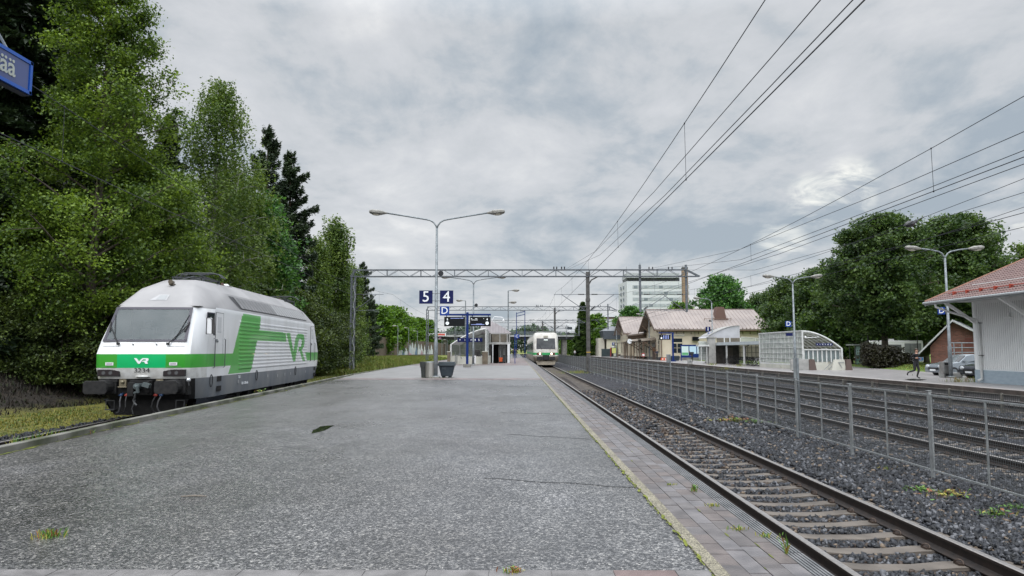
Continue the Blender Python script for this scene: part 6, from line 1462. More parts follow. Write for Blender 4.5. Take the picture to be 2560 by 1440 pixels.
for k in range(1, len(pl_)-3): 
    (x0, z0), (x1, z1) = pl_[k+1], pl_[k+2]; m.add([(x0, Yq+.45, z0+.05), (x1, Yq+.45, z1+.05), (x1, Yq+4.6, z1+.05), (x0, Yq+4.6, z0+.05)], [(0, 1, 2, 3)])
m.build('roof_sheet', concrete, l2_)
m = MB(); m.box(xa+.9, xb, Yq+.5, Yq+.6, 2.42, 3.0); m.build('upper_glazing', MATS['brown_glass'], l2_)
m = MB(); m.box(xa+.9, xb, Yq+1.0, Yq+4, zg, 2.1); m.build('wall', mat('lift_wall', (.05, .045, .04), .6, 0, (.10, .09, .08), 2), l2_); m = MB(); m.box(xa+2.2, xa+3.0, Yq+.95, Yq+1, zg, 1.8); m.build('door', mat('lift_door', (.14, .12, .10), .5), l2_)
for x in (xa+1.8, xb-1.3, xb): 
    m = MB(); m.box(x-.05, x+.05, Yq+.42, Yq+.5, 2.42, 3.02); m.build('mullion', shw, l2_)
m = MB(); ag_ = [(xb+.1+4.2*t_, 2.45+.65*(1-t_**2)) for t_ in np.linspace(0, 1, 10)]
m.add([(xb+.1, Yq+.5, 2.42)]+[(x, Yq+.5, z) for x, z in ag_][::1], [tuple(range(11))[::-1]]); m.build('side_glazing', glass_mat('pale_glass', (.40, .44, .42), .6, .3), l2_)
m = MB(); m.tube([(x, Yq+.48, z) for x, z in ag_], .04, 4); m.tube([(xb+1.9, Yq+.46, 2.42), (xb+1.9, Yq+.46, 2.95)], .03, 4); m.tube([(xb+3.0, Yq+.46, 2.42), (xb+3.0, Yq+.46, 2.7)], .03, 4); m.build('arch_frame', shw, l2_)
m = MB(); m.box(q1-1.0, q1-.02, Yq+1, Yq+1.1, zg+.5, 2.6); m.build('glass_screen', glass_dirty, l2_); m = MB()
for z in (.6, 1.2, 1.8, 2.5): m.tube([(q1-1.1, Yq+.9, z), (q1, Yq+.9, z)], .035, 4)
m.box(q1-1.35, q1, Yq-.2, Yq+1, 1.95, 2.15)
for x in (q1-1.0, q1-.3): m.tube([(x, Yq-.1, zg), (x, Yq-.1, 2.0)], .05, 5)
m.build('screen_frame', shw, l2_)

# ================================================================ WHITE WOODEN BUILDING WITH RED TILED ROOF
wb = thing('freight_shed', 'white wooden building with a pale blue plinth and red tiled roof at the right edge', 'building', (0, 0, 0))
WX = 24.45; WY = 38.6; WYn = 8
wbm = mat('shed_white', (.76, .77, .77), .55, 0, (.82, .83, .825), .8, detail=8)
def WZ(y): return -.2
m = MB(); m.box(WX, WX+12, WYn, WY, .45, 5.0)
y = WYn
while y < WY:
    m.box(WX-.024, WX, y, y+.05, .50, 4.4); y += .155
m.build('wall', wbm, wb)
m = MB(); y = WYn+.05
while y < WY-.2: m.box(WX-.004, WX-.001, y-.005, y+.045, .50, 4.0); y += .155
m.build('board_gap', mat('gap_painted_shade', (.14, .145, .14), .8), wb)  # grey strips paint in the shade between the battens
m = MB(); m.box(WX-.04, WX+.0, WY-.18, WY+.04, .46, 4.4); m.box(WX+.02, WX+.2, WY, WY+.04, .46, 4.4); m.box(WX-.03, WX, WYn, WY-.18, 3.92, 4.08); m.build('corner_board', wbm, wb)
m = MB(); m.box(WX-.06, WX+12, WYn, WY+.06, -.5, .45); m.build('plinth', mat('plinth_blue', (.30, .37, .43), .7, 0, (.37, .44, .49), 2.5, .2, 10, stretch=(1, 1, 3)), wb)
sl_ = 2.45/5.8; EX = 22.55; EZ = 4.10; RX = 30.5; RZ_ = EZ+(RX-EX)*sl_
tile, t, b = nmat('roof_tile_red'); P = t.nodes.new('ShaderNodeNewGeometry').outputs['Position']
c1 = cramp(t, tn(t, P, 3.5, 8, .7), [(.3, (.070, .036, .032)), (.5, (.115, .062, .055)), (.75, (.185, .12, .107))]); t.links.new(c1, b.inputs['Base Color']); b.inputs['Roughness'].default_value = .55
m = MB(); GY = WY+1.15; wv = .21; rows_ = 22
ysr = np.arange(WYn, GY, wv/6)
for r_ in range(rows_):
    u0, u1 = r_/rows_, (r_+1)/rows_
    k0 = len(m.v)
    for y in ysr:
        ph = (y % wv)/wv; hz = .045*(math.sin(2*math.pi*ph)*.5+.5)
        for u, dz in ((u0, .035), (u1, .0)):
            x = EX+(RX-EX)*u; z = EZ+(RZ_-EZ)*u; m.v.append((x, float(y), z+hz+dz))
        m.v.append((EX+(RX-EX)*u0, float(y), EZ+(RZ_-EZ)*u0+hz-.012))
    for i in range(len(ysr)-1):
        a = k0+3*i; m.f += [(a, a+1, a+4, a+3), (a+2, a, a+3, a+5)]; m.m += [0, 0]
m.build('roof_tiles', tile, wb)
m = MB(); m.add([(RX, WYn, RZ_), (RX, GY, RZ_), (RX+8, GY, RZ_-8*sl_), (RX+8, WYn, RZ_-8*sl_)], [(0, 1, 2, 3)]); m.build('roof_back', tile, wb)
m = MB(); m.add([(EX, WYn, EZ-.03), (RX, WYn, RZ_-.03), (RX, GY-.03, RZ_-.03), (EX, GY-.03, EZ-.03)], [(0, 1, 2, 3)]); m.build('soffit', mat('soffit_white', (.42, .42, .41), .7), wb)
m = MB(); m.box(EX-.04, EX-.0, WYn, GY, EZ-.16, EZ+.0); m.tube([(EX-.09, WYn, EZ-.04), (EX-.09, GY, EZ-.04)], .065, 8); m.build('gutter', mat('gutter_grey', (.36, .38, .39), .4, .2), wb)
m = MB(); q = [(EX, EZ), (RX, RZ_), (RX, RZ_-.2), (EX, EZ-.2)]; m.prism(q, 'y', GY-.03, GY+.02); m.build('bargeboard', white_p, wb)
m = MB(); m.tube([(EX, GY+.02, EZ+.06), (RX, GY+.02, RZ_+.06)], .05, 6); m.build('verge_tile', mat('verge_rust', (.22, .10, .06), .6), wb)
m = MB(); m.tube([(EX+.7, WYn, EZ+.7*sl_+.14), (EX+.7, GY-1, EZ+.7*sl_+.14)], .028, 6)
for y in np.arange(WYn+.5, GY-1, 1.1): m.box(EX+.6, EX+.8, y-.02, y+.02, EZ+.7*sl_, EZ+.7*sl_+.2)
m.build('snow_rail', mat('snow_rail_red', (.30, .05, .03), .4), wb)
for y in np.arange(WY-.1, WYn, -4.3): m = MB(); m.bar((EX+.25, y, EZ-.0), (WX, y, EZ-1.15), .14); m.box(EX+.2, WX, y-.05, y+.05, EZ-.06, EZ+.10); m.build('eave_bracket', wbm, wb)
m = MB(); m.tube([(EX-.02, GY-1.0, EZ-.1), (EX+.0, GY-1.0, EZ-.3), (EX+.35, GY-1.3, EZ-.52), (WX-.20, WY-.55, EZ-1.02), (WX-.13, WY-.6, EZ-1.25), (WX-.13, WY-.62, .2), (WX-.13, WY-.62, 0.0), (WX-.35, WY-.62, -.12)], .065, 8); m.build('downpipe', mat('pipe_white', (.50, .51, .50), .45, 0, (.58, .59, .58), 2), wb)
m = MB(); 
for z in (2.9, 1.2): m.box(WX-.2, WX, WY-.7, WY-.54, z, z+.03)
m.build('pipe_clip', blackm, wb)
# little shelf lamp & window trim on the wall
q = at(2519, 783, 1); yv = WX/((2519-1290)/1800)
m = MB(); m.box(WX-.14, WX, yv-.25, yv+.25, 3.05, 3.13); m.box(WX-.12, WX-.02, yv-.1, yv, 3.13, 3.32); m.build('wall_lamp', wbm, wb)
m = MB(); yv2 = WX/((2553-1290)/1800); m.box(WX-.06, WX, yv2-1.6, yv2, 2.95, 3.06); m.box(WX-.05, WX, yv2-.12, yv2, 1.9, 2.95); m.box(WX-.05, WX, yv2-1.6, yv2, 1.82, 1.93); m.build('window', wbm, wb)
m = MB(); m.box(WX-.03, WX, yv2-1.5, yv2-.12, 1.93, 2.95); m.build('pane', glass_dark, wb)
# fence-like steel rails behind the white building
sr = thing('steel_railing', 'grey tubular railing between the brick house and the white wooden building', 'railing', (0, 0, 0))
m = MB(); Ya = 52
for yp in (857, 869, 881, 892): 
    a = at(2378, yp, Ya); b_ = at(2424, yp, Ya); m.tube([a, b_+Vector((3, 0, 0))], .035, 5)
for xp in (2384, 2404): a = at(xp, 857, Ya); m.tube([a, (a.x, a.y, -.2)], .04, 5)
m.build('rail', galv, sr)
# brick house
bh = thing('brick_house', 'small red brick house with a steep dark roof and white bargeboards behind the lamp post', 'house', (0, 0, 0))
brm, t, b = nmat('red_brick'); 
tcn = nd(t, 'ShaderNodeTexCoord'); sx3 = nd(t, 'ShaderNodeSeparateXYZ'); t.links.new(tcn.outputs['Object'], sx3.inputs[0]); cb = nd(t, 'ShaderNodeCombineXYZ'); t.links.new(nmath(t, 'ADD', sx3.outputs[0], sx3.outputs[1]), cb.inputs[0]); t.links.new(sx3.outputs[2], cb.inputs[1])
bk = nd(t, 'ShaderNodeTexBrick'); bk.inputs['Scale'].default_value = 1; bk.inputs['Brick Width'].default_value = .30; bk.inputs['Row Height'].default_value = .11; bk.inputs['Mortar Size'].default_value = .014
bk.inputs['Color1'].default_value = (.11, .036, .026, 1); bk.inputs['Color2'].default_value = (.19, .07, .05, 1); bk.inputs['Mortar'].default_value = (.10, .08, .07, 1); t.links.new(cb.outputs[0], bk.inputs[0])
cc = mixc(t, 1, bk.outputs[0], cramp(t, tn(t, tcn.outputs['Object'], 1.2, 6), [(.3, (.75, .75, .75)), (.7, (1.2, 1.2, 1.2))]), 'MULTIPLY'); t.links.new(cc, b.inputs['Base Color']); b.inputs['Roughness'].default_value = .85
bh.location = (at(2327, 900, 66).x, 66, -.35); bh.rotation_euler[2] = R(-36)
Wd = 5.2; Dp = 7
m = MB(); m.prism([(0, 0), (Wd, 0), (Wd, 2.55), (1.9+.0, 4.35), (0, 2.15)], 'y', 0, Dp); m.build('wall', brm, bh)
m = MB(); 
ap = (1.9, 4.55); 
m.add([(ap[0], -.7, ap[1]), (ap[0], Dp+.5, ap[1]), (-1.05, Dp+.5, 1.35), (-1.05, -.7, 1.35), (ap[0], -.7, ap[1]-.16), (ap[0], Dp+.5, ap[1]-.16), (-1.05, Dp+.5, 1.19), (-1.05, -.7, 1.19)], [(0, 1, 2, 3), (7, 6, 5, 4), (0, 3, 7, 4), (3, 2, 6, 7)])
m.add([(ap[0], -.7, ap[1]), (Wd+1, -.7, 1.9), (Wd+1, Dp+.5, 1.9), (ap[0], Dp+.5, ap[1]), (ap[0], -.7, ap[1]-.16), (Wd+1, -.7, 1.74), (Wd+1, Dp+.5, 1.74), (ap[0], Dp+.5, ap[1]-.16)], [(0, 1, 2, 3), (7, 6, 5, 4), (0, 4, 5, 1)]); m.build('roof', mat('felt_dark', (.045, .048, .055), .6, 0, (.07, .072, .08), 2), bh)
m = MB(); 
for (x0, z0, x1, z1) in ((ap[0], ap[1], -1.08, 1.35), (ap[0], ap[1], Wd+1, 1.9)): m.add([(x0, -.74, z0+.02), (x1, -.74, z1+.02), (x1, -.74, z1-.16), (x0, -.74, z0-.18), (x0, -.70, z0+.02), (x1, -.70, z1+.02), (x1, -.70, z1-.16), (x0, -.70, z0-.18)], [(0, 1, 2, 3), (3, 2, 1, 0), (0, 4, 5, 1), (3, 2, 6, 7)])
m.build('bargeboard', white_p, bh)
for (x, z, w_, h_) in ((3.0, 2.45, .6, .85), (3.1, .7, .65, .9)):
    m = MB(); m.box(x-w_/2, x+w_/2, -.04, .0, z-h_/2, z+h_/2); m.build('window', mat('brick_niche', (.10, .03, .022), .8), bh)
m = MB(); m.box(3.4, 4.6, -.03, 0, .05, 1.6); m.build('door', mat('door_faded', (.22, .15, .15), .6), bh)
# green panel fence left of station
pf = thing('panel_fence', 'dark green panel fence beside the station house', 'fence', (0, 0, 0))
px_box(pf, 'panel', mat('fence_green', (.018, .05, .055), .5, 0, (.03, .07, .075), 3), 1504, 1527, 872, 891.5, 165, .1)
m = MB(); 
for k in range(9): q = at(1504+2.7*k, 872, 164.9); m.box(q.x-.04, q.x+.04, 164.88, 164.98, -.3, q.z)
m.build('post', steel_dark, pf)
vm = thing('poster_stand', 'lit advertising stand with a yellow and green poster in front of the station house', 'advertising stand', (0, 0, 0))
px_box(vm, 'case', blackm, 1528.5, 1541, 869, 892, 145, .4); px_box(vm, 'poster', mat('poster_lime', (.45, .55, .15), .4, 0, (.60, .55, .20), 1.5), 1530, 1540, 870, 883, 144.9, .1); px_box(vm, 'poster_foot', mat('poster_pale', (.4, .42, .36), .4), 1534, 1540, 883.5, 891, 144.85, .1)
for x0, lab in ((1526, 'red narrow stand at the left side of the yellow advertising stand'), (1605, 'red ticket reader post in front of the station house wall')):
    rs = thing('ticket_reader', lab, 'ticket reader', (0, 0, 0)); px_box(rs, 'post', mat('reader_red', (.38, .04, .035), .4), x0, x0+(2.6 if x0 < 1600 else 7), 869 if x0 < 1600 else 883, 892, 146 if x0 < 1600 else 126, .4)
    px_box(rs, 'face', sign_white if x0 > 1600 else MATS['reader_red'], x0+1, x0+(2 if x0 < 1600 else 6), 885, 890, 145.9 if x0 < 1600 else 125.9, .05)
# station clock
ck_ = thing('platform_clock', 'round white station clock hanging at the platform in front of the station house', 'clock', (0, 0, 0)); q = at(1574.5, 853.5, 140)
m = MB(); m.prism([(q.x+.47*math.cos(t_), q.z+.47*math.sin(t_)) for t_ in np.linspace(0, 6.2832, 20, endpoint=False)], 'y', q.y, q.y+.15); m.build('face', sign_white, ck_)
m = MB(); m.tube([(q.x, q.y+.1, q.z-.47), (q.x, q.y+.1, -.2)], .06, 6); m.build('post', stt, ck_); m = MB(); m.box(q.x-.02, q.x+.02, q.y-.02, q.y, q.z, q.z+.35); m.box(q.x-.02, q.x+.2, q.y-.02, q.y, q.z-.02, q.z+.02); m.build('clock_hand', blackm, ck_)
for i, (xp, yp, Yv) in enumerate(((1550, 889, 150), (1590, 890, 138), (1634, 893, 126))):
    pt = thing('planter', ['dark low planter by the far wing of the station house', 'dark low planter between the two wings of the station house', 'dark low planter by the door of the station house'][i], 'planter', (0, 0, 0)); q = on(xp, yp+2, -.2)
    m = MB(); w_ = [1.1, 1.0, 1.1][i]*q.y/110; m.prism([(q.x-w_*.9, -.2), (q.x+w_*.9, -.2), (q.x+w_, .35), (q.x-w_, .35)], 'y', q.y, q.y+1.2); m.build('box', mat('planter_dark', (.05, .035, .03), .7), pt, bevel=.02)
    m = MB(); m.box(q.x-w_*.9, q.x+w_*.9, q.y+.1, q.y+1.1, .3, .37); m.build('soil', mat('soil', (.03, .022, .015), .9), pt)
gb = thing('grit_bin', 'grey grit bin beside the blue display post on the station platform', 'grit bin', (0, 0, 0)); q = on(1688, 903, -.2); gb.location = (q.x+.1, q.y+1.5, -.2)
m = MB(); m.prism([(-.7, .05), (.7, .05), (.85, .6), (-.85, .6)], 'y', -.4, .4); m.build('tub', gm_, gb, bevel=.02); m = MB(); m.prism([(-.9, .6), (.9, .6), (.75, .85), (-.75, .85)], 'y', -.45, .45); m.build('lid', MATS['grit_lid'], gb, bevel=.02)
oc = thing('road_barrier', 'orange and white striped barrier block on the station platform', 'barrier', (0, 0, 0)); q = on(1662, 901, -.2); oc.location = (q.x, q.y, -.2)
m = MB(); m.prism([(-.75, 0), (.75, 0), (.6, .42), (-.6, .42)], 'y', -.2, .2); m.build('block', om, oc, bevel=.02); m = MB()
for k in (-.45, 0, .4): m.box(k, k+.15, -.23, -.2, .08, .34)
m.build('stripe', white_p, oc)
sb = small_bin(*tuple(on(1665.5, 899, -.2)), 'white litter bin behind the orange barrier on the station platform')
for i, (x, y) in enumerate(((1776.5, 907),)):
    q = on(x, y, -.2); small_bin(q.x, q.y, -.2, 'white litter bin beside the lift tower pillar on the station platform')
mb_ = thing('marker_box', 'small grey box on the edge of the station platform', 'cabinet', (0, 0, 0)); q = on(1725, 911, -.2); mb_.location = (q.x, q.y, -.2); m = MB(); m.box(-.27, .27, -.15, .15, 0, .55); m.build('box', concrete, mb_, bevel=.04); m = MB(); m.box(-.1, .1, -.17, -.15, .25, .45); m.build('lid', galv_d, mb_)
# steel bin at right lamp post
q = on(2361, 944, -.2); sbn = thing('litter_bin', 'square stainless steel litter bin at the lamp post beside the white wooden building', 'bin', (q.x, q.y-.2, -.2))
m = MB(); m.box(-.30, .22, -.2, .2, .25, .98); m.build('box', mat('bin_steel_sq', (.33, .32, .31), .3, .8, (.45, .44, .43), 4), sbn, bevel=.03); m = MB(); m.box(-.18, .1, -.215, -.2, .78, .92); m.build('opening', blackm, sbn); m = MB(); m.box(-.05, .3, -.1, .1, 0, .25); m.build('foot', steel_dark, sbn)
ft = MB(); ft.box(q.x-.0, q.x+.95, q.y-.3, q.y+.6, -.2, .10); o = ft.build('lamp_footing', concrete, None, bevel=.02); tag(o, 'square concrete footing block under the lamp post beside the white wooden building', 'footing')
# ================================================================ TREES
def leafmat(name, dark, mid, light, transl=.35, ns=.5):
    m, t, b = nmat(name); tc_ = nd(t, 'ShaderNodeTexCoord').outputs['Object']; g_ = nd(t, 'ShaderNodeNewGeometry')
    f1 = tn(t, tc_, ns, 3, .5); rp = g_.outputs['Random Per Island']
    f = nmath(t, 'ADD', nmath(t, 'MULTIPLY', f1, .75), nmath(t, 'MULTIPLY', rp, .30))
    c_ = cramp(t, f, [(.36, dark), (.52, mid), (.70, light)])
    t.links.new(c_, b.inputs['Base Color']); b.inputs['Roughness'].default_value = .5; b.inputs['Specular IOR Level'].default_value = .35
    tr = nd(t, 'ShaderNodeBsdfTranslucent'); t.links.new(mixc(t, 1.0, c_, (1.25, 1.25, .7), 'MULTIPLY'), tr.inputs[0])
    ms_ = nd(t, 'ShaderNodeMixShader'); ms_.inputs[0].default_value = transl; t.links.new(b.outputs[0], ms_.inputs[1]); t.links.new(tr.outputs[0], ms_.inputs[2])
    t.links.new(ms_.outputs[0], t.nodes['Material Output'].inputs[0]); return m
LM = dict(aspen=leafmat('leaf_aspen', (.032, .064, .013), (.092, .155, .025), (.215, .31, .042)),
          maple=leafmat('leaf_maple', (.024, .075, .02), (.06, .155, .035), (.12, .26, .055)),
          birch=leafmat('leaf_birch', (.042, .08, .02), (.092, .15, .034), (.175, .245, .052)),
          pine=leafmat('needle_pine', (.018, .032, .018), (.036, .060, .030), (.07, .105, .05), .15),
          spruce=leafmat('needle_spruce', (.006, .014, .006), (.014, .028, .012), (.03, .05, .018), .1),
          linden=leafmat('leaf_linden', (.018, .042, .014), (.050, .092, .026), (.105, .165, .042)),
          lime=leafmat('leaf_lime', (.03, .07, .008), (.08, .17, .014), (.14, .26, .02)),
          shade=leafmat('leaf_understorey', (.018, .034, .010), (.05, .075, .02), (.115, .16, .034), .3),
          red=leafmat('leaf_barberry', (.012, .011, .008), (.024, .021, .012), (.042, .042, .02), .2))
bark = {'grey': mat('bark_grey', (.055, .045, .035), .9, 0, (.12, .10, .08), 4, .5, 14, stretch=(1, 1, .3)),
        'birch': mat('bark_birch', (.30, .29, .27), .8, 0, (.05, .045, .04), 3, .2, 10, contrast=(.5, .62), stretch=(.6, .6, 2.5)),
        'brown': mat('bark_brown', (.05, .032, .022), .9, 0, (.10, .065, .045), 4, .4, 12, stretch=(1, 1, .3))}
def leaf_object(name, C, size, m, parent, elong=1.5, up=.35, dirs=None, rng=RNG):
    n = len(C); nrm = rng.normal(size=(n, 3)); nrm[:, 2] = np.abs(nrm[:, 2])+up; nrm /= np.linalg.norm(nrm, axis=1)[:, None]
    a = dirs if dirs is not None else rng.normal(size=(n, 3)); a = a - nrm*(a*nrm).sum(1)[:, None]; a /= np.linalg.norm(a, axis=1)[:, None]+1e-9
    b_ = np.cross(nrm, a); s = (size*rng.uniform(.4, 1.0, n)**1.2*1.45)[:, None]
    V = np.stack([C-a*s*elong*.5, C+b_*s*.5+a*s*.05, C+a*s*elong*.5, C-b_*s*.5+a*s*.05], 1)
    me = bpy.data.meshes.new(name); me.vertices.add(4*n); me.vertices.foreach_set('co', V.reshape(-1).astype(np.float32))
    me.loops.add(4*n); me.loops.foreach_set('vertex_index', np.arange(4*n)); me.polygons.add(n)
    me.polygons.foreach_set('loop_start', np.arange(n)*4); me.polygons.foreach_set('loop_total', np.full(n, 4)); me.materials.append(m); me.update()
    o = bpy.data.objects.new(name, me); COL.objects.link(o); o.parent = parent; return o
def bez(p, d, L_, rise, droop, n=6):
    return [Vector(p)+Vector(d)*L_*(i/n)+Vector((0, 0, rise*L_*(i/n)-droop*L_*(i/n)**2)) for i in range(n+1)]
def tree(name, label, kind, loc, H, Rm, c0=.2, nl=46, cl=7, lv=70, leaf=.15, cr=.42, rise=.45, droop=.15, shape='oval', bk_='grey', seed=1, lean=0, group=None, trunk_r=None, multi=1, mat_=None, low=1.0, cat='tree', hang=0):
    rg = np.random.default_rng(seed); rnd = random.Random(seed)
    G = thing(name, label, cat, loc, rnd.uniform(0, 6.28), group)
    tb_ = MB(); C = []
    def rad(t):
        if shape == 'oval': return Rm*max(.12, math.sin(math.pi*min(1, (t*.86+.10)))**.75)
        if shape == 'cone': return Rm*(1-t)**.75*(1 if t > .12 else .6+t*3.3)+.15
        if shape == 'round': return Rm*max(.1, math.sin(math.pi*(t*.80+.16)))**.6
        if shape == 'column': return Rm*(.75 if t < .1 else 1)*(1-t**2.2)**.6+.1
    tr_ = trunk_r or H*.013
    for q in range(multi):
        a0 = rnd.uniform(0, 6.28); off = (0 if multi == 1 else .35)
        bx, by = off*math.cos(a0+q*2.5), off*math.sin(a0+q*2.5)
        wob = [(bx+rnd.uniform(-1, 1)*.012*H*(i > 0)*(i/6)+lean*i/8+bx*i*.25, by+rnd.uniform(-1, 1)*.012*H*(i > 0)*(i/6)+by*i*.25, H*.97*i/8) for i in range(9)]
        tb_.tube(wob, [tr_*1.25]+[tr_*(1-.85*i/8) for i in range(1, 9)], 8)
        def tp_(h):
            f = max(0, min(7.999, h/(H*.97)*8)); i = int(f); return Vector(wob[i]).lerp(Vector(wob[i+1]), f-i)
        for k in range(nl//multi):
            t_ = ((k+rnd.random())/(nl//multi))**low
            h = H*(c0+(1-c0)*t_*.97); az = k*2.399+q+rnd.uniform(-.4, .4); L_ = rad(t_)*rnd.uniform(.58, 1.22)
            d = (math.cos(az), math.sin(az), 0); p = tp_(max(.3, h-L_*rise*.55)); pts = bez(p, d, L_, rise, droop)
            lr = max(.012, tr_*.38*(1-t_*.7)); tb_.tube(pts, [lr*(1-.8*i/6) for i in range(7)], 4, 0, False)
            for j in range(cl):
                s = rnd.uniform(.25, 1.0)**.75; b0 = pts[int(s*5.999)].lerp(pts[min(6, int(s*5.999)+1)], s*5.999-int(s*5.999))
                side = Vector((-d[1], d[0], 0))*rnd.gauss(0, .22*L_*(1.1-s*.3)); c_ = b0+side+Vector((0, 0, rnd.gauss(0, .10*L_)))
                if (c_-b0).length > .5 and rnd.random() < .5: tb_.tube([b0, c_], [.02, .006], 3, 0, False)
                n = int(lv*rnd.uniform(.5, 1.4)); e = np.clip(rg.normal(size=(n, 3)), -1.7, 1.7)*np.array([cr, cr, cr*.62])*rnd.uniform(.6, 1.25)
                if hang:
                    ns_ = max(2, n//9); st_ = rg.normal(size=(ns_, 3))*np.array([cr, cr, cr*.3]); idx = rg.integers(0, ns_, n); dz = rg.uniform(0, 1, n)**.9*hang*rnd.uniform(.5, 1.2)
                    e = st_[idx]+rg.normal(size=(n, 3))*.05; e[:, 2] -= dz
                C.append(np.array(c_)+e)
    tb_.build('trunk', bark[bk_], G, smooth=True)
    C = np.concatenate(C); C = C[C[:, 2] > .25]
    leaf_object('crown', C, leaf, mat_ or LM[kind], G, elong=1.5 if not hang else 1.7, rng=rg)
    return G
def conifer(name, label, loc, H, Rm, c0=.08, leaf=.16, seed=1, pine=False, group=None, dens=1.0, mat_=None):
    rg = np.random.default_rng(seed); rnd = random.Random(seed); G = thing(name, label, 'tree', loc, rnd.uniform(0, 6), group)
    tb_ = MB(); tb_.tube([(0, 0, 0), (0, 0, H*.5), (0, 0, H)], [H*.013, H*.009, .02], 8); C = []; D = []
    z = H*c0
    while z < H*.985:
        t_ = (z/H-c0)/(1-c0); L0 = Rm*((1-t_)**.8 if not pine else (1-t_)**.72*(.8+.25*math.sin(z*4.1)))
        for k in range(rnd.randint(5, 7) if not pine else rnd.randint(3, 5)):
            az = rnd.uniform(0, 6.283); L_ = L0*rnd.uniform(.65, 1.15)+.12; d = Vector((math.cos(az), math.sin(az), 0)); up = (.35 if pine else -.05) + .35*t_
            pts = bez((0, 0, z), d, L_, up, .38 if not pine else .12); tb_.tube(pts, [max(.01, .03*L_*(1-i/7)*.6) for i in range(7)], 4, 0, False)
            n = int(130*L_*dens); s = rg.uniform(.12, 1.02, n)**.8; P_ = np.array([tuple(p) for p in pts]); f = np.clip(s*6, 0, 5.999); i = f.astype(int); base = P_[i]+(P_[i+1]-P_[i])*(f-i)[:, None]
            sd = rg.normal(size=n)*(.30 if not pine else .19)*L_*(1.1-s)+rg.normal(size=n)*.07; tv = np.array([-d.y, d.x, 0.])
            e = tv[None]*sd[:, None]; e[:, 2] += -np.abs(sd)*.25 + rg.normal(size=n)*(.06 if not pine else .16)
            C.append(base+e); dd = np.array(tuple(d))[None]*.8+tv[None]*np.sign(sd)[:, None]*.9; dd = dd+rg.normal(size=dd.shape)*.25; dd[:, 2] += .25*pine; D.append(dd)
        z += max(.22, (.34 if not pine else .56)*(1-t_*.4))*H/14
    tb_.build('trunk', bark['brown'], G); C = np.concatenate(C); D = np.concatenate(D)
    leaf_object('crown', C, leaf, mat_ or LM['pine' if pine else 'spruce'], G, elong=3.0, up=.7, dirs=D, rng=rg); return G
def gp(px, Y, z=None):
    x = at(px, 875, Y).x; return (x, Y, float(gz(x, Y))-.05 if z is None else z)
# --- left edge of the forest
T_asp = tree('aspen_tree', 'tallest bright green broadleaf tree, rising out of the frame behind the locomotive cab', 'aspen', gp(225, 30), 21.5, 4.4, c0=.14, nl=84, cl=10, lv=150, leaf=.082, cr=.36, rise=.75, droop=.2, shape='cone', seed=3, low=1.15, trunk_r=.24)
tree('aspen_tree', 'bright green broadleaf tree growing into the right side of the tallest one', 'aspen', gp(405, 33), 10.8, 3.0, c0=.08, nl=60, cl=9, lv=140, leaf=.085, cr=.38, rise=.6, droop=.2, shape='oval', seed=5, multi=2, trunk_r=.13)
tree('understorey_tree', 'small leafy tree with pale trunks at the left edge before the dark conifers', 'aspen', gp(60, 30), 7.2, 2.2, c0=.2, nl=36, cl=6, lv=70, leaf=.09, cr=.34, rise=.4, droop=.3, shape='oval', seed=8, multi=3, trunk_r=.06)
T_us = tree('understorey_tree', 'dull green understorey tree left of the locomotive nose', 'shade', gp(165, 34), 5.6, 2.6, c0=.05, nl=46, cl=6, lv=80, leaf=.11, cr=.42, rise=.35, droop=.25, shape='round', seed=9, multi=3, trunk_r=.06)
T_bir = tree('birch_tree', 'tall silver birch with drooping twigs, its top arching over right of the tallest tree', 'birch', gp(520, 41), 18.2, 4.0, c0=.06, nl=84, cl=7, lv=95, leaf=.09, cr=.42, rise=.85, droop=.45, shape='column', bk_='birch', seed=12, hang=1.5, trunk_r=.18)
tree('birch_tree', 'dull green birch between the arching birch and the dark pine', 'birch', gp(580, 47), 14.0, 3.0, c0=.06, nl=60, cl=7, lv=75, leaf=.12, cr=.5, rise=.5, droop=.35, shape='oval', bk_='birch', seed=13, hang=1.1)
tree('maple_tree', 'fresh green maple in front of the dark pine', 'maple', gp(645, 50), 12.6, 2.6, c0=.08, nl=56, cl=7, lv=80, leaf=.17, cr=.5, rise=.5, droop=.15, shape='oval', seed=14)
T_pine = conifer('pine_tree', 'dark pointed pine standing above the birches, its slim top against the sky', gp(655, 58), 19.6, 3.9, c0=.1, leaf=.10, seed=21, dens=1.7, pine=True)
T_pine2 = conifer('pine_tree', 'dark spreading pine just right of and below the tallest pine', gp(715, 62), 18.6, 4.6, c0=.05, leaf=.11, seed=22, dens=1.9, pine=True)
T_b2 = tree('birch_tree', 'slender drooping birch standing alone against the sky left of the nearest gantry', 'birch', gp(835, 78), 16.6, 2.3, c0=.03, nl=60, cl=7, lv=85, leaf=.15, cr=.55, rise=.75, droop=.3, shape='column', bk_='birch', seed=23, hang=2.2)
def D_(src, px, Y, sc, rz, label, dz=0, z=None):
    g_ = gp(px, Y, z); return dup(src, (g_[0], g_[1], g_[2]+dz), rz, label, scale=sc)
D_(T_b2, 785, 74, .82, 2, 'birch filling the gap between the dark pine and the slender birch')
D_(T_b2, 875, 90, .78, 4, 'lower birch right behind the slender drooping birch')
D_(T_pine2, 905, 108, .80, 1, 'dark spruce behind the mast of the nearest gantry')
D_(T_pine2, 925, 128, .62, 3, 'dark low spruce right of the mast of the nearest gantry')
D_(T_us, 878, 98, .85, 1, 'bushy green tree at the foot of the nearest gantry mast')
D_(T_us, 838, 72, 1.0, 2.2, 'round bushy tree left of the nearest gantry mast')
D_(T_us, 770, 60, 1.1, 3.2, 'bushy tree just behind the rear end of the locomotive')
D_(T_us, 700, 56, 1.15, 4.2, 'bushy tree behind the rear half of the locomotive roof')
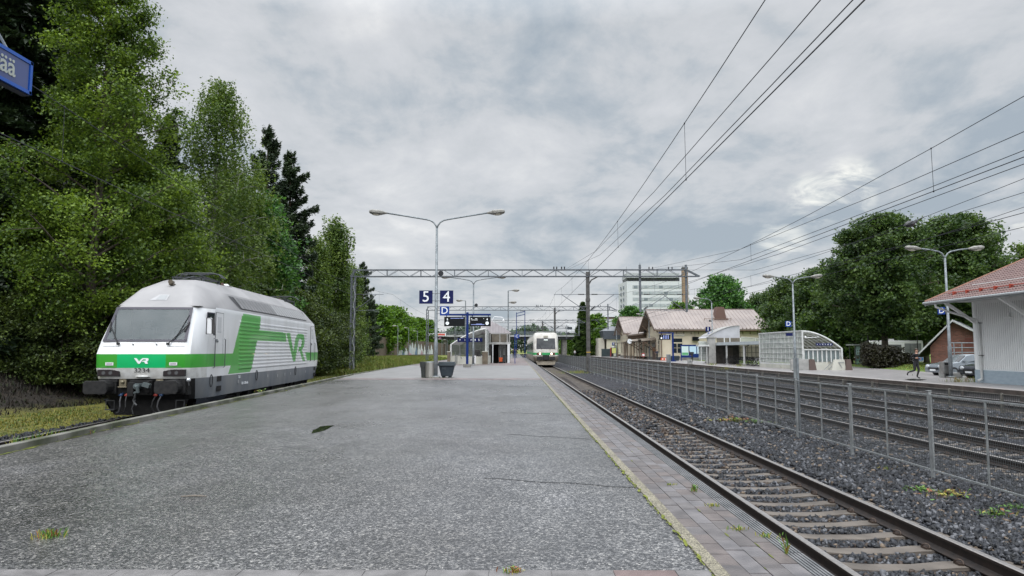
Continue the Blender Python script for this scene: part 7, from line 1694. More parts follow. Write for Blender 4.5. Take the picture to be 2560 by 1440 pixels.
D_(T_us, 610, 50, 1.2, 5, 'bushy tree behind the middle of the locomotive roof')
D_(T_us, 500, 44, 1.2, .4, 'bushy tree behind the front pantograph')
D_(T_us, 350, 36, 1.1, 1.5, 'bushy tree behind the locomotive cab roof')
D_(T_us, 70, 29, .62, 2.7, 'low bush at the left edge of the picture beside the grass')
D_(T_us, 255, 31, .72, .9, 'low bush just left of the locomotive windscreen')
D_(T_us, 140, 29, .62, 3.9, 'low bush between the left edge and the locomotive')
# dark conifers behind
c1_ = conifer('spruce_tree', 'very dark spruce at the upper left edge behind the name sign', gp(20, 33), 21, 4.6, c0=.04, leaf=.17, seed=31, dens=1.1)
D_(c1_, 120, 38, 1.0, 1, 'very dark spruce behind the tallest bright green tree')
D_(c1_, -60, 30, .9, 2, 'very dark spruce partly cut off by the left edge')
D_(c1_, 270, 44, .88, 3, 'dark spruce behind the right half of the tallest bright green tree')
D_(c1_, 400, 50, .82, 4, 'dark spruce between the tallest tree and the arching birch, behind them')
D_(c1_, 540, 60, .78, 5, 'dark spruce behind the arching birch')
D_(c1_, 620, 66, .70, .5, 'dark spruce behind the fresh green maple')
D_(c1_, 700, 74, .70, 1.5, 'dark spruce behind the spreading pine')
D_(c1_, 790, 88, .60, 2.5, 'dark spruce hidden behind the slender birch')
D_(c1_, 850, 100, .50, 3.5, 'dark spruce low behind the second birch')
# light green row beyond the retaining wall
T_lime = tree('lime_tree', 'bright green round tree above the left end of the retaining wall', 'lime', gp(950, 175, 0), 12.2, 4.3, c0=.1, nl=46, cl=6, lv=52, leaf=.42, cr=.8, rise=.4, shape='round', seed=41)
for i, (px, Y, sc, lab) in enumerate(((978, 190, 1.05, 'second bright green tree above the retaining wall'), (1000, 205, .98, 'third bright green tree above the retaining wall'), (1022, 215, .92, 'fourth bright green tree above the retaining wall, left of the second gantry mast'), (1045, 232, .95, 'fifth bright green tree above the retaining wall, just left of the second gantry mast'), (1068, 262, 1.0, 'green tree above the bridge railing behind the red advertising board'))): D_(T_lime, px, Y, sc, i*1.3, lab, z=0)
for i, (px, Y, sc, lab) in enumerate(((1032, 262, 1.0, 'dark green tree behind the bright row'), (965, 215, 1.15, 'dark green tree behind the first two bright trees'), (1150, 275, .6, 'green tree seen under the bridge left of the stair shelter'), (1085, 270, .72, 'green tree seen under the bridge right of the second gantry mast'))): D_(T_lime, px, Y, sc, i*1.1+.4, lab, z=-.5)
# --- right side
T_lin = tree('linden_tree', 'large dark green linden, left one of the two tallest in front of the parked cars', 'linden', gp(2213, 73, -.3), 15.4, 5.2, c0=.24, nl=100, cl=9, lv=92, leaf=.20, cr=.55, rise=.42, droop=.12, shape='round', seed=51, bk_='grey', trunk_r=.36)
D_(T_lin, 2398, 84, 1.13, 2.1, 'large linden right behind the lamp post with the D sign', z=-.3)
D_(T_lin, 2315, 100, .98, 3.3, 'large linden filling the gap between the two tallest ones', z=-.3)
T_lin2 = tree('linden_tree', 'linden directly left of the tallest pair', 'linden', gp(2125, 92, -.3), 12.4, 4.6, c0=.12, nl=84, cl=7, lv=75, leaf=.25, cr=.66, rise=.4, droop=.12, shape='round', seed=53, trunk_r=.3)
for i, (px, Y, sc, lab) in enumerate(((2050, 100, 1.0, 'linden behind the glass stair shelter, right of its lamp post'), (1990, 108, 1.0, 'linden behind the lamp post at the glass stair shelter'), (1965, 150, 1.1, 'linden between the station house and the glass stair shelter'), (1925, 178, 1.05, 'linden just right of the station house roof'), (1960, 150, 1.2, 'linden in the rear row behind the glass stair shelter'), (2090, 120, 1.1, 'linden in the rear row left of the tallest pair'), (1890, 185, 1.15, 'linden in the rear row above the station house ridge end'), (2180, 125, 1.05, 'linden in the rear row behind the tallest pair'), (1915, 178, 1.25, 'linden farthest back right of the station house'))): D_(T_lin2, px, Y, sc, i*1.7, lab, z=-.3)
tree('linden_tree', 'large fresh green tree rising behind the station house ridge', 'maple', gp(1805, 165, -.3), 18.6, 5.6, c0=.12, nl=70, cl=7, lv=52, leaf=.40, cr=.85, rise=.5, shape='round', seed=57)
T_y = tree('maple_tree', 'yellow green tree in front of the tall white tower, right part', 'lime', gp(1703, 210, 0), 15.2, 4.6, c0=.2, nl=40, cl=6, lv=46, leaf=.5, cr=.8, rise=.5, shape='round', seed=58)
D_(T_y, 1912, 150, .62, 2.2, 'yellow green tree right beside the station house roof end', z=-.3)
tree('maple_tree', 'round green tree in front of the tall white tower, left part', 'maple', gp(1580, 205, 0), 13.6, 3.9, c0=.2, nl=44, cl=6, lv=50, leaf=.42, cr=.75, rise=.4, shape='round', seed=59)
tree('oak_tree', 'airy tree with open crown rising above the linden row', 'linden', gp(2045, 135, 0), 17.0, 3.6, c0=.55, nl=34, cl=5, lv=30, leaf=.3, cr=.55, rise=.5, shape='round', seed=60)
T_bt = tree('ash_tree', 'loose-crowned tree above the red tiled roof, against the bright sky', 'birch', gp(2490, 100, 0), 15.0, 4.2, c0=.3, nl=46, cl=6, lv=30, leaf=.26, cr=.6, rise=.5, shape='round', seed=61)
D_(T_bt, 2590, 96, 1.05, 2.0, 'loose-crowned tree at the very right edge above the red roof', z=0)
T_th = conifer('arborvitae_tree', 'tall dark cypress-like tree behind the centre mast of the nearest gantry', gp(1458, 215, 0), 15.8, 3.3, c0=.02, leaf=.4, seed=62, dens=.8, mat_=LM['linden'])
for i, (px, Y, sc, lab) in enumerate(((1490, 225, .85, 'green tree left of the mansard house'), (1505, 215, .6, 'green tree at the corner of the mansard house'), (1536, 180, .2, 'round shrub in front of the mansard house'), (1436, 262, .75, 'green tree seen under the right end of the bridge'), (1420, 275, .7, 'green tree seen under the bridge right beside the train'), (1550, 250, .85, 'green tree between the low white building and the tower'))): D_(T_lime if i in (3, 4) else T_y, px, Y, sc, i, lab, z=-.4)
# shrubs on the right lawn
bsh = tree('barberry_shrub', 'dark reddish shrub on the lawn in front of the white bus', 'red', gp(2208, 68, -.3), 2.0, 1.0, c0=.0, nl=40, cl=6, lv=50, leaf=.13, cr=.32, rise=.6, droop=.3, shape='round', seed=65, multi=4, trunk_r=.03, cat='shrub', mat_=LM['red'])
D_(bsh, 2180, 69, (.65, .65, 1.15), 1.5, 'taller pointed dark shrub beside the bus shelter', z=-.3)
D_(bsh, 2245, 71, (.8, .8, .7), 3, 'low dark shrub at the foot of the large linden', z=-.3)
# hills and far woods at the horizon
farw = leafmat('far_wood', (.03, .06, .03), (.05, .085, .045), (.07, .11, .055), .1, .05)
def far_wood(x0, x1, y0, y1, h0, h1, n, lf, label, z=0):
    x = RNG.uniform(x0, x1, n); y = RNG.uniform(y0, y1, n); hh = h0+(h1-h0)*(.5+.5*np.sin(x*.11+np.sin(x*.037)*3))*.8+RNG.normal(0, .6, n)
    C = np.stack([x, y, z+hh*RNG.uniform(0, 1, n)**.6], 1); o = leaf_object('distant_wood', C, lf, farw, None, 1.2); tag(o, label, 'woodland', kind='stuff'); return o
far_wood(-60, 90, 330, 380, 9, 14, 26000, 1.1, 'distant wood closing the view behind the bridge')
far_wood(50, 170, 175, 215, 9, 14, 24000, .8, 'dense mass of trees behind the linden row', z=-.5)
far_wood(-60, -36, 20, 150, 8, 15, 22000, .6, 'dense mass of trees deep in the forest on the left')
# leaf litter and grass
gr_m = [mat('grass_blade_'+n, c_, .6) for n, c_ in (('green', (.08, .12, .014)), ('yellow', (.19, .17, .02)), ('dull', (.11, .10, .018)))]
def grass(name, n, xf, yf, zf, h, label, w=.012, mats=gr_m, probs=(.45, .35, .2)):
    x = xf(n); y = yf(n) if not callable(getattr(yf, '__call__', None)) or True else yf; z = zf(x, y); hh = h*RNG.uniform(.4, 1.3, n); az = RNG.uniform(0, 6.283, n); ln = RNG.uniform(.1, .7, n)*hh
    dx, dy = np.cos(az), np.sin(az); ww = w*RNG.uniform(.6, 1.5, n)
    b0 = np.stack([x-dy*ww, y+dx*ww, z], 1); b1 = np.stack([x+dy*ww, y-dx*ww, z], 1); m0 = np.stack([x+dx*ln*.35-dy*ww*.7, y+dy*ln*.35+dx*ww*.7, z+hh*.6], 1); m1 = np.stack([x+dx*ln*.35+dy*ww*.7, y+dy*ln*.35-dx*ww*.7, z+hh*.6], 1); tp = np.stack([x+dx*ln, y+dy*ln, z+hh], 1)
    V = np.stack([b0, b1, m1, tp, m0], 1).reshape(-1); me = bpy.data.meshes.new(name); me.vertices.add(5*n); me.vertices.foreach_set('co', V.astype(np.float32)); me.loops.add(5*n); me.loops.foreach_set('vertex_index', np.arange(5*n)); me.polygons.add(n); me.polygons.foreach_set('loop_start', np.arange(n)*5); me.polygons.foreach_set('loop_total', np.full(n, 5))
    for m in mats: me.materials.append(m)
    me.polygons.foreach_set('material_index', RNG.choice(len(mats), n, p=probs)); me.update(); o = bpy.data.objects.new(name, me); COL.objects.link(o); return tag(o, label, 'grass', kind='stuff')
ygr = lambda n: 14+RNG.uniform(0, 1, n)**1.6*120
def xleft(n): return RNG.uniform(-16.8, -12.9, n)
yv_ = ygr(42000); grass('grass', 42000, xleft, lambda n: yv_, lambda x, y: gz(x, y)-.01, .06, 'yellow green grass strip beyond the track under the locomotive', w=.014)
yv2_ = 60+RNG.uniform(0, 1, 30000)**1.3*120
grass('grass', 30000, lambda n: RNG.uniform(-30, -13.2, n), lambda n: yv2_, lambda x, y: gz(x, y)-.01, .4, 'rough green grass in front of the retaining wall', w=.035, mats=[mat('verge_'+n, c_, .6) for n, c_ in (('green', (.13, .20, .025)), ('yellow', (.20, .20, .04)), ('dull', (.12, .13, .03)))])
def lz(x, y):
    e = np.minimum(x-(31.2+(y-50)*.145), np.minimum(y-50.5, 79-y)); return -.205+.30*sstep(0, 2.5, e)
lw_ = MB(); lw_.grid(lambda u, v: (lambda x, y: (x, y, float(lz(x, y))))(31.2+v*28.5*.145+u*(60-31.2-v*28.5*.145), 50.5+v*28.5), 24, 20); lo_ = struct(lw_.build('lawn', mat('lawn_green', (.06, .105, .012), .9, 0, (.12, .19, .022), 1.5, .4, 30, world=True), smooth=True))
yl_ = 50.7+RNG.uniform(0, 1, 32000)*28
grass('grass', 32000, lambda n: 31.3+(yl_-50)*.145+RNG.uniform(0, 1, n)*22, lambda n: yl_, lambda x, y: lz(x, y)-.01, .09, 'bright lawn under the linden trees behind the station platform', w=.03, probs=(.75, .2, .05))
lit_m = [mat('litter_'+n, c_, .8) for n, c_ in (('brown', (.021, .014, .007)), ('dark', (.009, .007, .004)), ('olive', (.022, .028, .008)))]
grass('leaf_litter', 30000, lambda n: RNG.uniform(-25, -16.6, n), lambda n: 16+RNG.uniform(0, 1, n)**1.3*60, lambda x, y: gz(x, y)-.02, .16, 'brown leaf litter and dry stems under the forest edge', w=.03, mats=lit_m, probs=(.45, .3, .25))
# weeds
wd = [mat('weed_green', (.075, .17, .02), .5), mat('weed_yellow', (.26, .24, .04), .6), mat('weed_red', (.22, .08, .03), .6)]
def weed(px, py, z, n, spread, h, label, mi=(.7, .2, .1), leafy=True, name='weed'):
    q = on(px, py, z); G = thing(name, label, 'weed', (q.x, q.y, z)); m = MB()
    for k in range(n):
        az = random.uniform(0, 6.28); r_ = abs(random.gauss(0, spread)); x, y = r_*math.cos(az)*1.6, r_*math.sin(az); hh = h*random.uniform(.3, 1.1); a2 = random.uniform(0, 6.28); ln = hh*random.uniform(.2, .8)
        c_ = random.choices([0, 1, 2], mi)[0]
        if leafy and random.random() < .6:
            w_ = h*random.uniform(.14, .3); cx_, cy_, cz_ = x+ln*math.cos(a2), y+ln*math.sin(a2), hh*.8; u = Vector((math.cos(a2), math.sin(a2), random.uniform(-.5, .5)))*w_; v_ = Vector((-math.sin(a2), math.cos(a2), random.uniform(-.4, .4)))*w_*.6; c0_ = Vector((cx_, cy_, cz_))
            m.add([c0_-u, c0_+v_, c0_+u, c0_-v_], [(0, 1, 2, 3)], c_); m.tube([(x, y, 0), c0_-u], .0025, 3, c_)
        else:
            w_ = .004; m.add([(x-w_, y, 0), (x+w_, y, 0), (x+ln*.5*math.cos(a2)+w_, y+ln*.5*math.sin(a2), hh*.7), (x+ln*math.cos(a2), y+ln*math.sin(a2), hh), (x+ln*.5*math.cos(a2)-w_, y+ln*.5*math.sin(a2), hh*.7)], [(0, 1, 2, 3, 4)], c_)
    m.build('leaves', wd, G); return G
weed(124, 1343, 0, 90, .045, .075, 'tuft of green and reddish grass on the asphalt at lower left', (.5, .3, .2), False, 'grass_tuft')
weed(1285, 1433, 0.004, 50, .03, .05, 'tiny weed between the pavers at the bottom edge', (.3, .4, .3), True)
weed(1735, 1228, 0, 20, .016, .085, 'small upright green weed growing between the platform pavers')
weed(1968, 1385, 0, 9, .012, .15, 'thin grass stalks at the platform edge near the rail', (.7, .2, .1), False, 'grass_tuft')
weed(1676, 1213, 0, 22, .03, .03, 'flat yellow green weed between the pavers, left of the upright one', (.5, .5, 0))
weed(1778, 1266, 0, 30, .03, .035, 'flat yellow green weed between the pavers, below the upright one', (.4, .6, 0))
weed(1850, 1325, 0, 34, .03, .035, 'flat green weed between the pavers nearest the rail', (.5, .5, 0))
weed(1915, 1343, 0, 34, .04, .04, 'flat weed on the grooved platform edge', (.5, .5, 0))
Zb = -.74
q = on(485, 1241, .01); tw_ = thing('twig', 'pale dry twig lying on the asphalt in the left foreground', 'twig', (q.x, q.y, .012), .1); m = MB(); m.tube([(-.13, 0, 0), (0, .01, .004), (.13, -.01, 0)], [.006, .01, .005], 6); m.tube([(.0, .01, .0), (.06, .05, .004)], .004, 4); m.build('stick', mat('twig_pale', (.17, .145, .12), .8), tw_)
weed(2300, 1236, Zb, 90, .12, .14, 'bright green weed patch in the ballast below the double fence post', (.85, .12, .03))
weed(2375, 1248, Zb, 130, .16, .16, 'yellow and rusty weed patch in the ballast right of the bright green one', (.2, .5, .3))
weed(2490, 1300, Zb, 90, .11, .16, 'green weed in the ballast near the right edge', (.85, .1, .05))
weed(2545, 1282, Zb, 70, .09, .14, 'green weed at the very right edge of the ballast', (.8, .15, .05))
weed(2215, 1182, Zb, 70, .10, .12, 'dry yellow weed in the ballast near the fence', (.15, .6, .25), False)
weed(1835, 1060, Zb, 220, .30, .22, 'rusty yellow weed patch at the foot of the fence', (.2, .45, .35))
weed(1890, 1064, Zb, 160, .22, .20, 'green weed patch at the foot of the fence, right of the rusty one', (.9, .08, .02))
weed(1455, 932, Zb, 420, 1.3, .30, 'yellow green weed patch at the foot of the centre mast', (.4, .55, .05), False)
weed(1440, 934, Zb, 300, 1.0, .28, 'yellow green weed patch just left of the one at the centre mast', (.4, .55, .05), False)
for i, (px, py, h) in enumerate(((30, 1118, .16), (60, 1110, .14), (100, 1100, .15), (140, 1094, .16), (207, 1084, .10), (255, 1073, .10), (322, 1058, .11), (652, 985, .2), (700, 976, .12), (745, 967, .10))):
    q = on(px, py, 0); weed(px, py, 0.0, 26, .07, h, ['grass tuft at the kerb at the left edge', 'second grass tuft from the left edge at the kerb', 'third grass tuft from the left edge at the kerb', 'fourth grass tuft from the left edge at the kerb', 'fifth grass tuft from the left edge at the kerb', 'sixth grass tuft from the left edge at the kerb', 'seventh grass tuft from the left edge at the kerb', 'green weed on the kerb under the middle of the locomotive', 'small weed on the kerb under the rear half of the locomotive', 'small weed on the kerb under the rear end of the locomotive'][i], (.6, .35, .05), i == 7, 'grass_tuft')
for i, (px, py) in enumerate(((1815, 925), (1780, 913), (2395, 955), (2440, 955), (1990, 921), (1850, 916))):
    weed(px, py, -.2, 120, .28, .3, ['weeds at the foot of the stair shelter wall left of the lamp post', 'weeds at the foot of the lift tower pillar', 'weeds at the footing beside the white wooden building', 'weeds at the corner of the white wooden building', 'weeds at the grey wing wall of the glass stair shelter', 'weeds beside the bicycles'][i], (.4, .45, .15), False)

# ================================================================ PEOPLE
def person(label, loc, rz, J, bones, cols, H=1.75, extras=None):
    """J: joint -> (x, y, z, r); bones: list of (a, b); cols: dict bone group -> material index"""
    G = thing('person', label, 'person', loc, rz)
    names = list(J); me = bpy.data.meshes.new('body'); me.from_pydata([J[n][:3] for n in names], [(names.index(a), names.index(b_)) for a, b_, _ in bones], [])
    o = bpy.data.objects.new('body', me); COL.objects.link(o)
    sk = o.modifiers.new('skin', 'SKIN')
    if not me.skin_vertices: 
        me.skin_vertices.new()
    for i, n in enumerate(names):
        r_ = J[n][3]; me.skin_vertices[0].data[i].radius = (r_, r_) if not isinstance(r_, tuple) else r_
        me.skin_vertices[0].data[i].use_root = (n == 'pelvis')
    sb_ = o.modifiers.new('sub', 'SUBSURF'); sb_.levels = 2; sb_.render_levels = 2
    dg = bpy.context.evaluated_depsgraph_get(); me2 = bpy.data.meshes.new_from_object(o.evaluated_get(dg)); bpy.data.objects.remove(o)
    for m in cols: me2.materials.append(m)
    segs = [(Vector(J[a][:3]), Vector(J[b_][:3]), mi) for a, b_, mi in bones]
    mi_ = []
    for p_ in me2.polygons:
        c_ = p_.center; best = (1e9, 0)
        for a, b_, mi in segs:
            d = b_-a; t_ = max(0, min(1, (c_-a).dot(d)/max(1e-9, d.dot(d)))); q = (c_-a-d*t_).length
            if q < best[0]: best = (q, mi)
        mi_.append(best[1])
    me2.polygons.foreach_set('material_index', mi_); me2.polygons.foreach_set('use_smooth', [True]*len(mi_))
    b_ = bpy.data.objects.new('body', me2); COL.objects.link(b_); b_.parent = G
    return G
skin = mat('skin', (.48, .28, .20), .5); blk = mat('cloth_black', (.012, .012, .014), .8, bump=.1, scale=8); blk2 = mat('cloth_charcoal', (.022, .023, .028), .8); hair = mat('hair_brown', (.05, .028, .015), .6); shoe = mat('shoe_black', (.015, .015, .016), .5); sole = mat('sole_white', (.5, .5, .48), .5); navy = mat('cloth_navy', (.015, .02, .04), .8); greyc = mat('cloth_grey', (.10, .10, .11), .8)
def fingers(J, B, hand, d, side, mi, tag_):
    hx, hy, hz, _ = J[hand]; dx, dy, dz = d; L_ = math.sqrt(dx*dx+dy*dy+dz*dz); d = Vector((dx/L_, dy/L_, dz/L_)); s = Vector(side).normalized(); n_ = d.cross(s)
    for k, (o_, l) in enumerate(((-.03, .055), (-.01, .065), (.011, .06), (.031, .048))):
        p0 = Vector((hx, hy, hz))+d*.045+s*o_; p1 = p0+d*l*.5+n_*.012; p2 = p1+d*l*.2+n_*l*.45
        for j, p_ in enumerate((p0, p1, p2)): J['%s_f%d%d' % (tag_, k, j)] = (p_.x, p_.y, p_.z, .009-.001*j)
        B.append((hand, '%s_f%d0' % (tag_, k), mi)); B.append(('%s_f%d0' % (tag_, k), '%s_f%d1' % (tag_, k), mi)); B.append(('%s_f%d1' % (tag_, k), '%s_f%d2' % (tag_, k), mi))
    p0 = Vector((hx, hy, hz))-s*.03+n_*.01; p1 = p0-s*.02+d*.045+n_*.02
    J[tag_+'_t0'] = (p0.x, p0.y, p0.z, .011); J[tag_+'_t1'] = (p1.x, p1.y, p1.z, .009); B.append((hand, tag_+'_t0', mi)); B.append((tag_+'_t0', tag_+'_t1', mi))
def face(G, c, r, hairm, yaw=0, back=False, cap=None):
    """c head centre; face looks along -y rotated by yaw about z"""
    M_ = Matrix.Translation(c) @ Matrix.Rotation(yaw, 4, 'Z')
    m = MB(); m.sphere((0, .018, .035), r*1.04, 14, 0, (.98, 1.0, .95)); 
    # keep only hair area (top and back)
    keep = [i for i, f in enumerate(m.f) if (sum(m.v[k][2] for k in f)/len(f) > .055) or (sum(m.v[k][1] for k in f)/len(f) > .035 and sum(m.v[k][2] for k in f)/len(f) > -.03)]
    h2 = MB(); h2.v = [tuple(M_ @ Vector(p)) for p in m.v]; h2.f = [m.f[i] for i in keep]; h2.m = [0]*len(keep); o = h2.build('hair', hairm, G, smooth=True)
    s_ = o.modifiers.new('thick', 'SOLIDIFY'); s_.thickness = .012; s_.offset = 1
    f = MB(); f.sphere((0, -r*.98, -.01), .014, 6, 0, (.8, 1.1, 1.5), M_); 
    for q in (-1, 1): f.sphere((q*r*1.0, .0, -.005), .02, 6, 0, (.4, .8, 1.4), M_)
    f.build('nose_and_ears', skin, G, smooth=True)
    e = MB()
    for q in (-1, 1): e.sphere((q*.032, -r*.93, .012), .009, 6, 0, (1.3, .5, .8), M_)
    e.build('eyes', mat('eye_dark', (.02, .015, .012), .3), G); e = MB(); e.sphere((0, -r*.93, -.05), .012, 6, 0, (1.9, .4, .5), M_); e.build('mouth', mat('lips', (.35, .13, .11), .5), G)
# jogger, running towards the camera and slightly to the right
J = dict(pelvis=(0, 0, .93, (.13, .10)), waist=(0, -.02, 1.06, (.125, .10)), chest=(0, -.06, 1.28, (.165, .115)), neck0=(0, -.07, 1.43, .075), neck=(0, -.075, 1.49, .052), head=(0, -.095, 1.58, .082), crown=(0, -.09, 1.665, .072),
         shL=(.17, -.05, 1.40, .062), elL=(.27, .13, 1.17, .043), wrL=(.20, -.12, 1.12, .032), haL=(.18, -.18, 1.13, .035),
         shR=(-.17, -.06, 1.40, .062), elR=(-.27, .10, 1.16, .043), wrR=(-.19, -.16, 1.17, .032), haR=(-.17, -.22, 1.19, .035),
         hipL=(.09, 0, .90, .095), knL=(.10, -.10, .50, .062), anL=(.06, .0, .115, .040), ftL=(.07, -.12, .045, .036), tL=(.075, -.19, .04, .028),
         hipR=(-.09, .0, .90, .095), knR=(-.11, -.02, .47, .062), anR=(-.16, .36, .36, .040), ftR=(-.17, .42, .24, .036), tR=(-.175, .40, .17, .028))
B = [('pelvis', 'waist', 1), ('waist', 'chest', 1), ('chest', 'neck0', 1), ('neck0', 'neck', 0), ('neck', 'head', 0), ('head', 'crown', 0), ('chest', 'shL', 1), ('shL', 'elL', 1), ('elL', 'wrL', 1), ('wrL', 'haL', 0), ('chest', 'shR', 1), ('shR', 'elR', 1), ('elR', 'wrR', 1), ('wrR', 'haR', 0),
     ('pelvis', 'hipL', 2), ('hipL', 'knL', 2), ('knL', 'anL', 2), ('anL', 'ftL', 3), ('ftL', 'tL', 3), ('pelvis', 'hipR', 2), ('hipR', 'knR', 2), ('knR', 'anR', 2), ('anR', 'ftR', 3), ('ftR', 'tR', 3)]
fingers(J, B, 'haL', (-.1, -.9, .1), (0, .1, 1), 0, 'fl'); fingers(J, B, 'haR', (.1, -.9, .15), (0, .1, 1), 0, 'fr')
q = on(2291, 946.5, -.2)
jg = person('jogger in black running clothes mid-stride on the station platform, beside the large linden', (q.x, q.y, -.2), R(22), J, B, [skin, blk, blk2, shoe])
jg.scale = (1.07, 1.07, 1.04)
face(jg, (0, -.095, 1.60), .083, hair)
m = MB(); m.tube([(.17, .36, .26), (.18, .40, .15)], .02, 5); m.box(.03, .11, -.2, .05, 0, .018); m.build('sole', sole, jg)
def stand(label, px, py, z, rz, cols, H=1.75, lean=0, bag=None, walk=.0, hat=None, hairm=hair, hood=False, arm=0):
    q = on(px, py, z); s = H/1.75
    J = dict(pelvis=(0, 0, .95, (.135, .11)), waist=(0, -.02-lean*.15, 1.08, (.13, .11)), chest=(0, -lean*.4, 1.32-lean*.05, (.17, .125)), neck0=(0, -lean*.55, 1.46-lean*.1, .07), neck=(0, -lean*.6-.01, 1.51-lean*.12, .052), head=(0, -lean*.7-.03, 1.61-lean*.16, .083), crown=(0, -lean*.72-.02, 1.69-lean*.17, .072),
             shL=(.18, -lean*.5, 1.42-lean*.1, .062), elL=(.25, -.02-lean*.4-arm*.1, 1.14, .045), wrL=(.22, -.12-lean*.3-arm*.25, .92+arm*.2, .034), haL=(.21, -.15-lean*.3-arm*.3, .86+arm*.26, .036), shR=(-.18, -lean*.5, 1.42-lean*.1, .062), elR=(-.25, -.0-lean*.4-arm*.1, 1.14, .045), wrR=(-.22, -.08-lean*.3-arm*.25, .92+arm*.25, .034), haR=(-.21, -.1-lean*.3-arm*.3, .86+arm*.33, .036),
             hipL=(.09, 0, .92, .1), knL=(.10, -.04-walk*.15, .50, .066), anL=(.10, .02-walk*.2, .10, .045), tL=(.11, -.13-walk*.2, .04, .036), hipR=(-.09, 0, .92, .1), knR=(-.10, -.02+walk*.1, .50, .066), anR=(-.10, .04+walk*.3, .10, .045), tR=(-.11, -.11+walk*.3, .04, .036))
    B = [('pelvis', 'waist', 1), ('waist', 'chest', 1), ('chest', 'neck0', 1), ('neck0', 'neck', 0), ('neck', 'head', 0), ('head', 'crown', 0), ('chest', 'shL', 1), ('shL', 'elL', 1), ('elL', 'wrL', 1), ('wrL', 'haL', 0), ('chest', 'shR', 1), ('shR', 'elR', 1), ('elR', 'wrR', 1), ('wrR', 'haR', 0), ('pelvis', 'hipL', 2), ('hipL', 'knL', 2), ('knL', 'anL', 2), ('anL', 'tL', 3), ('pelvis', 'hipR', 2), ('hipR', 'knR', 2), ('knR', 'anR', 2), ('anR', 'tR', 3)]
    G = person(label, (q.x, q.y, z), rz, J, B, cols); G.scale = (s, s, s); face(G, (0, -lean*.7-.03, 1.62-lean*.16), .084, hairm)
    if bag:
        bg_ = thing('backpack', bag, 'backpack', (q.x, q.y, z), rz); bg_.scale = (s, s, s); m = MB(); m.sphere((0, .22-lean*.3, 1.2), .2, 12, 0, (.85, .7, 1.15)); m.box(-.12, -.08, -.1-lean*.4, .2, 1.2, 1.45); m.box(.08, .12, -.1-lean*.4, .2, 1.2, 1.45); m.build('bag', blk2, bg_)
    return G
stand('person in black jacket seen from behind, left one of the pair by the C sign', 1284, 895.5, 0, R(175), [skin, blk, blk2, shoe], 1.82, walk=.5, bag='black backpack on the left person of the pair by the C sign')
stand('person in dark jacket and lighter trousers, right one of the pair by the C sign', 1290, 895, 0, R(170), [skin, blk2, greyc, shoe], 1.68, walk=1.0)
stand('person in dark clothes standing in front of the station house door', 1643, 901, -.2, R(-60), [skin, navy, blk, shoe], 1.8, arm=1)
stand('person with a backpack leaning forward at the notice board of the station house', 1731, 905, -.2, R(-120), [skin, blk, blk, shoe], 1.72, lean=.6, bag='dark backpack on the person leaning at the notice board')
stand('person in pale coat standing under the right end of the bridge', 1437, 892, -.2, R(20), [skin, mat('coat_pale', (.45, .45, .45), .8), blk, shoe], 1.75)
bgq = on(1650, 901, -.2); sc_ = thing('suitcase', 'dark rounded bag standing beside the person at the station house door', 'bag', (bgq.x, bgq.y, -.2)); m = MB(); m.box(-.28, .28, -.18, .18, .02, .55); m.build('body', blk2, sc_, bevel=.1); m = MB(); m.tube([(-.1, 0, .55), (-.1, 0, .68), (.1, 0, .68), (.1, 0, .55)], .015, 5); m.build('handle', blackm, sc_)

# ================================================================ BICYCLES, CARS, BUS
def bike(label, x, y, z, rz, m_, lean=.08, group='bicycles parked in the shelter'):
    G = thing('bicycle', label, 'bicycle', (x, y, z), rz, group); G.rotation_euler[0] = lean
    for xx, nm in ((-.52, 'wheel'), (.52, 'wheel')):
        m = MB(); pts = [(xx+.33*math.cos(a), 0, .34+.33*math.sin(a)) for a in np.linspace(0, 6.2832, 17)]; m.tube(pts, .02, 5, 0, False)
        for k in range(8): a = math.pi*k/8; m.tube([(xx+.32*math.cos(a), 0, .34+.32*math.sin(a)), (xx-.32*math.cos(a), 0, .34-.32*math.sin(a))], .003, 3)
        m.build(nm, blackm, G)
    m = MB(); bb = (-.05, 0, .30); st_ = (-.2, 0, .78); hd = (.34, 0, .82)
    for a, b_ in ((bb, st_), (st_, hd), (bb, hd), (bb, (-.52, 0, .34)), (st_, (-.52, 0, .34)), (hd, (.52, 0, .34)), (hd, (.30, 0, .98))): m.tube([a, b_], .022, 6)
    m.build('frame', m_, G); m = MB(); m.tube([(.30, -.28, .96), (.34, -.15, 1.0), (.32, 0, .98), (.34, .15, 1.0), (.30, .28, .96)], .016, 5); m.build('handlebar', steel_dark, G)
    m = MB(); m.sphere((-.22, 0, .90), .12, 8, 0, (1.1, .6, .3)); m.tube([(-.2, 0, .78), (-.22, 0, .9)], .015, 5); m.build('saddle', blackm, G)
    m = MB(); m.tube([(-.05, -.08, .30), (-.05, .08, .30)], .07, 10); m.box(-.7, -.3, -.07, .07, .70, .72); m.build('crank_and_rack', steel_dark, G); return G
bw = mat('bike_white', (.62, .63, .65), .35); bd = mat('bike_dark', (.03, .03, .035), .4); bgm = mat('bike_green', (.02, .06, .04), .4)
b1_ = bike('white bicycle at the right end of the row in the shelter', 25.5, 76.6, -.2, R(20), bw); dup(b1_, (25.9, 75.2, -.2), R(35), 'white bicycle leaning at the very right end of the row, beside the first white one')
b2_ = bike('dark bicycle just left of the white bicycles', 25.8, 78.3, -.2, R(8), bd)
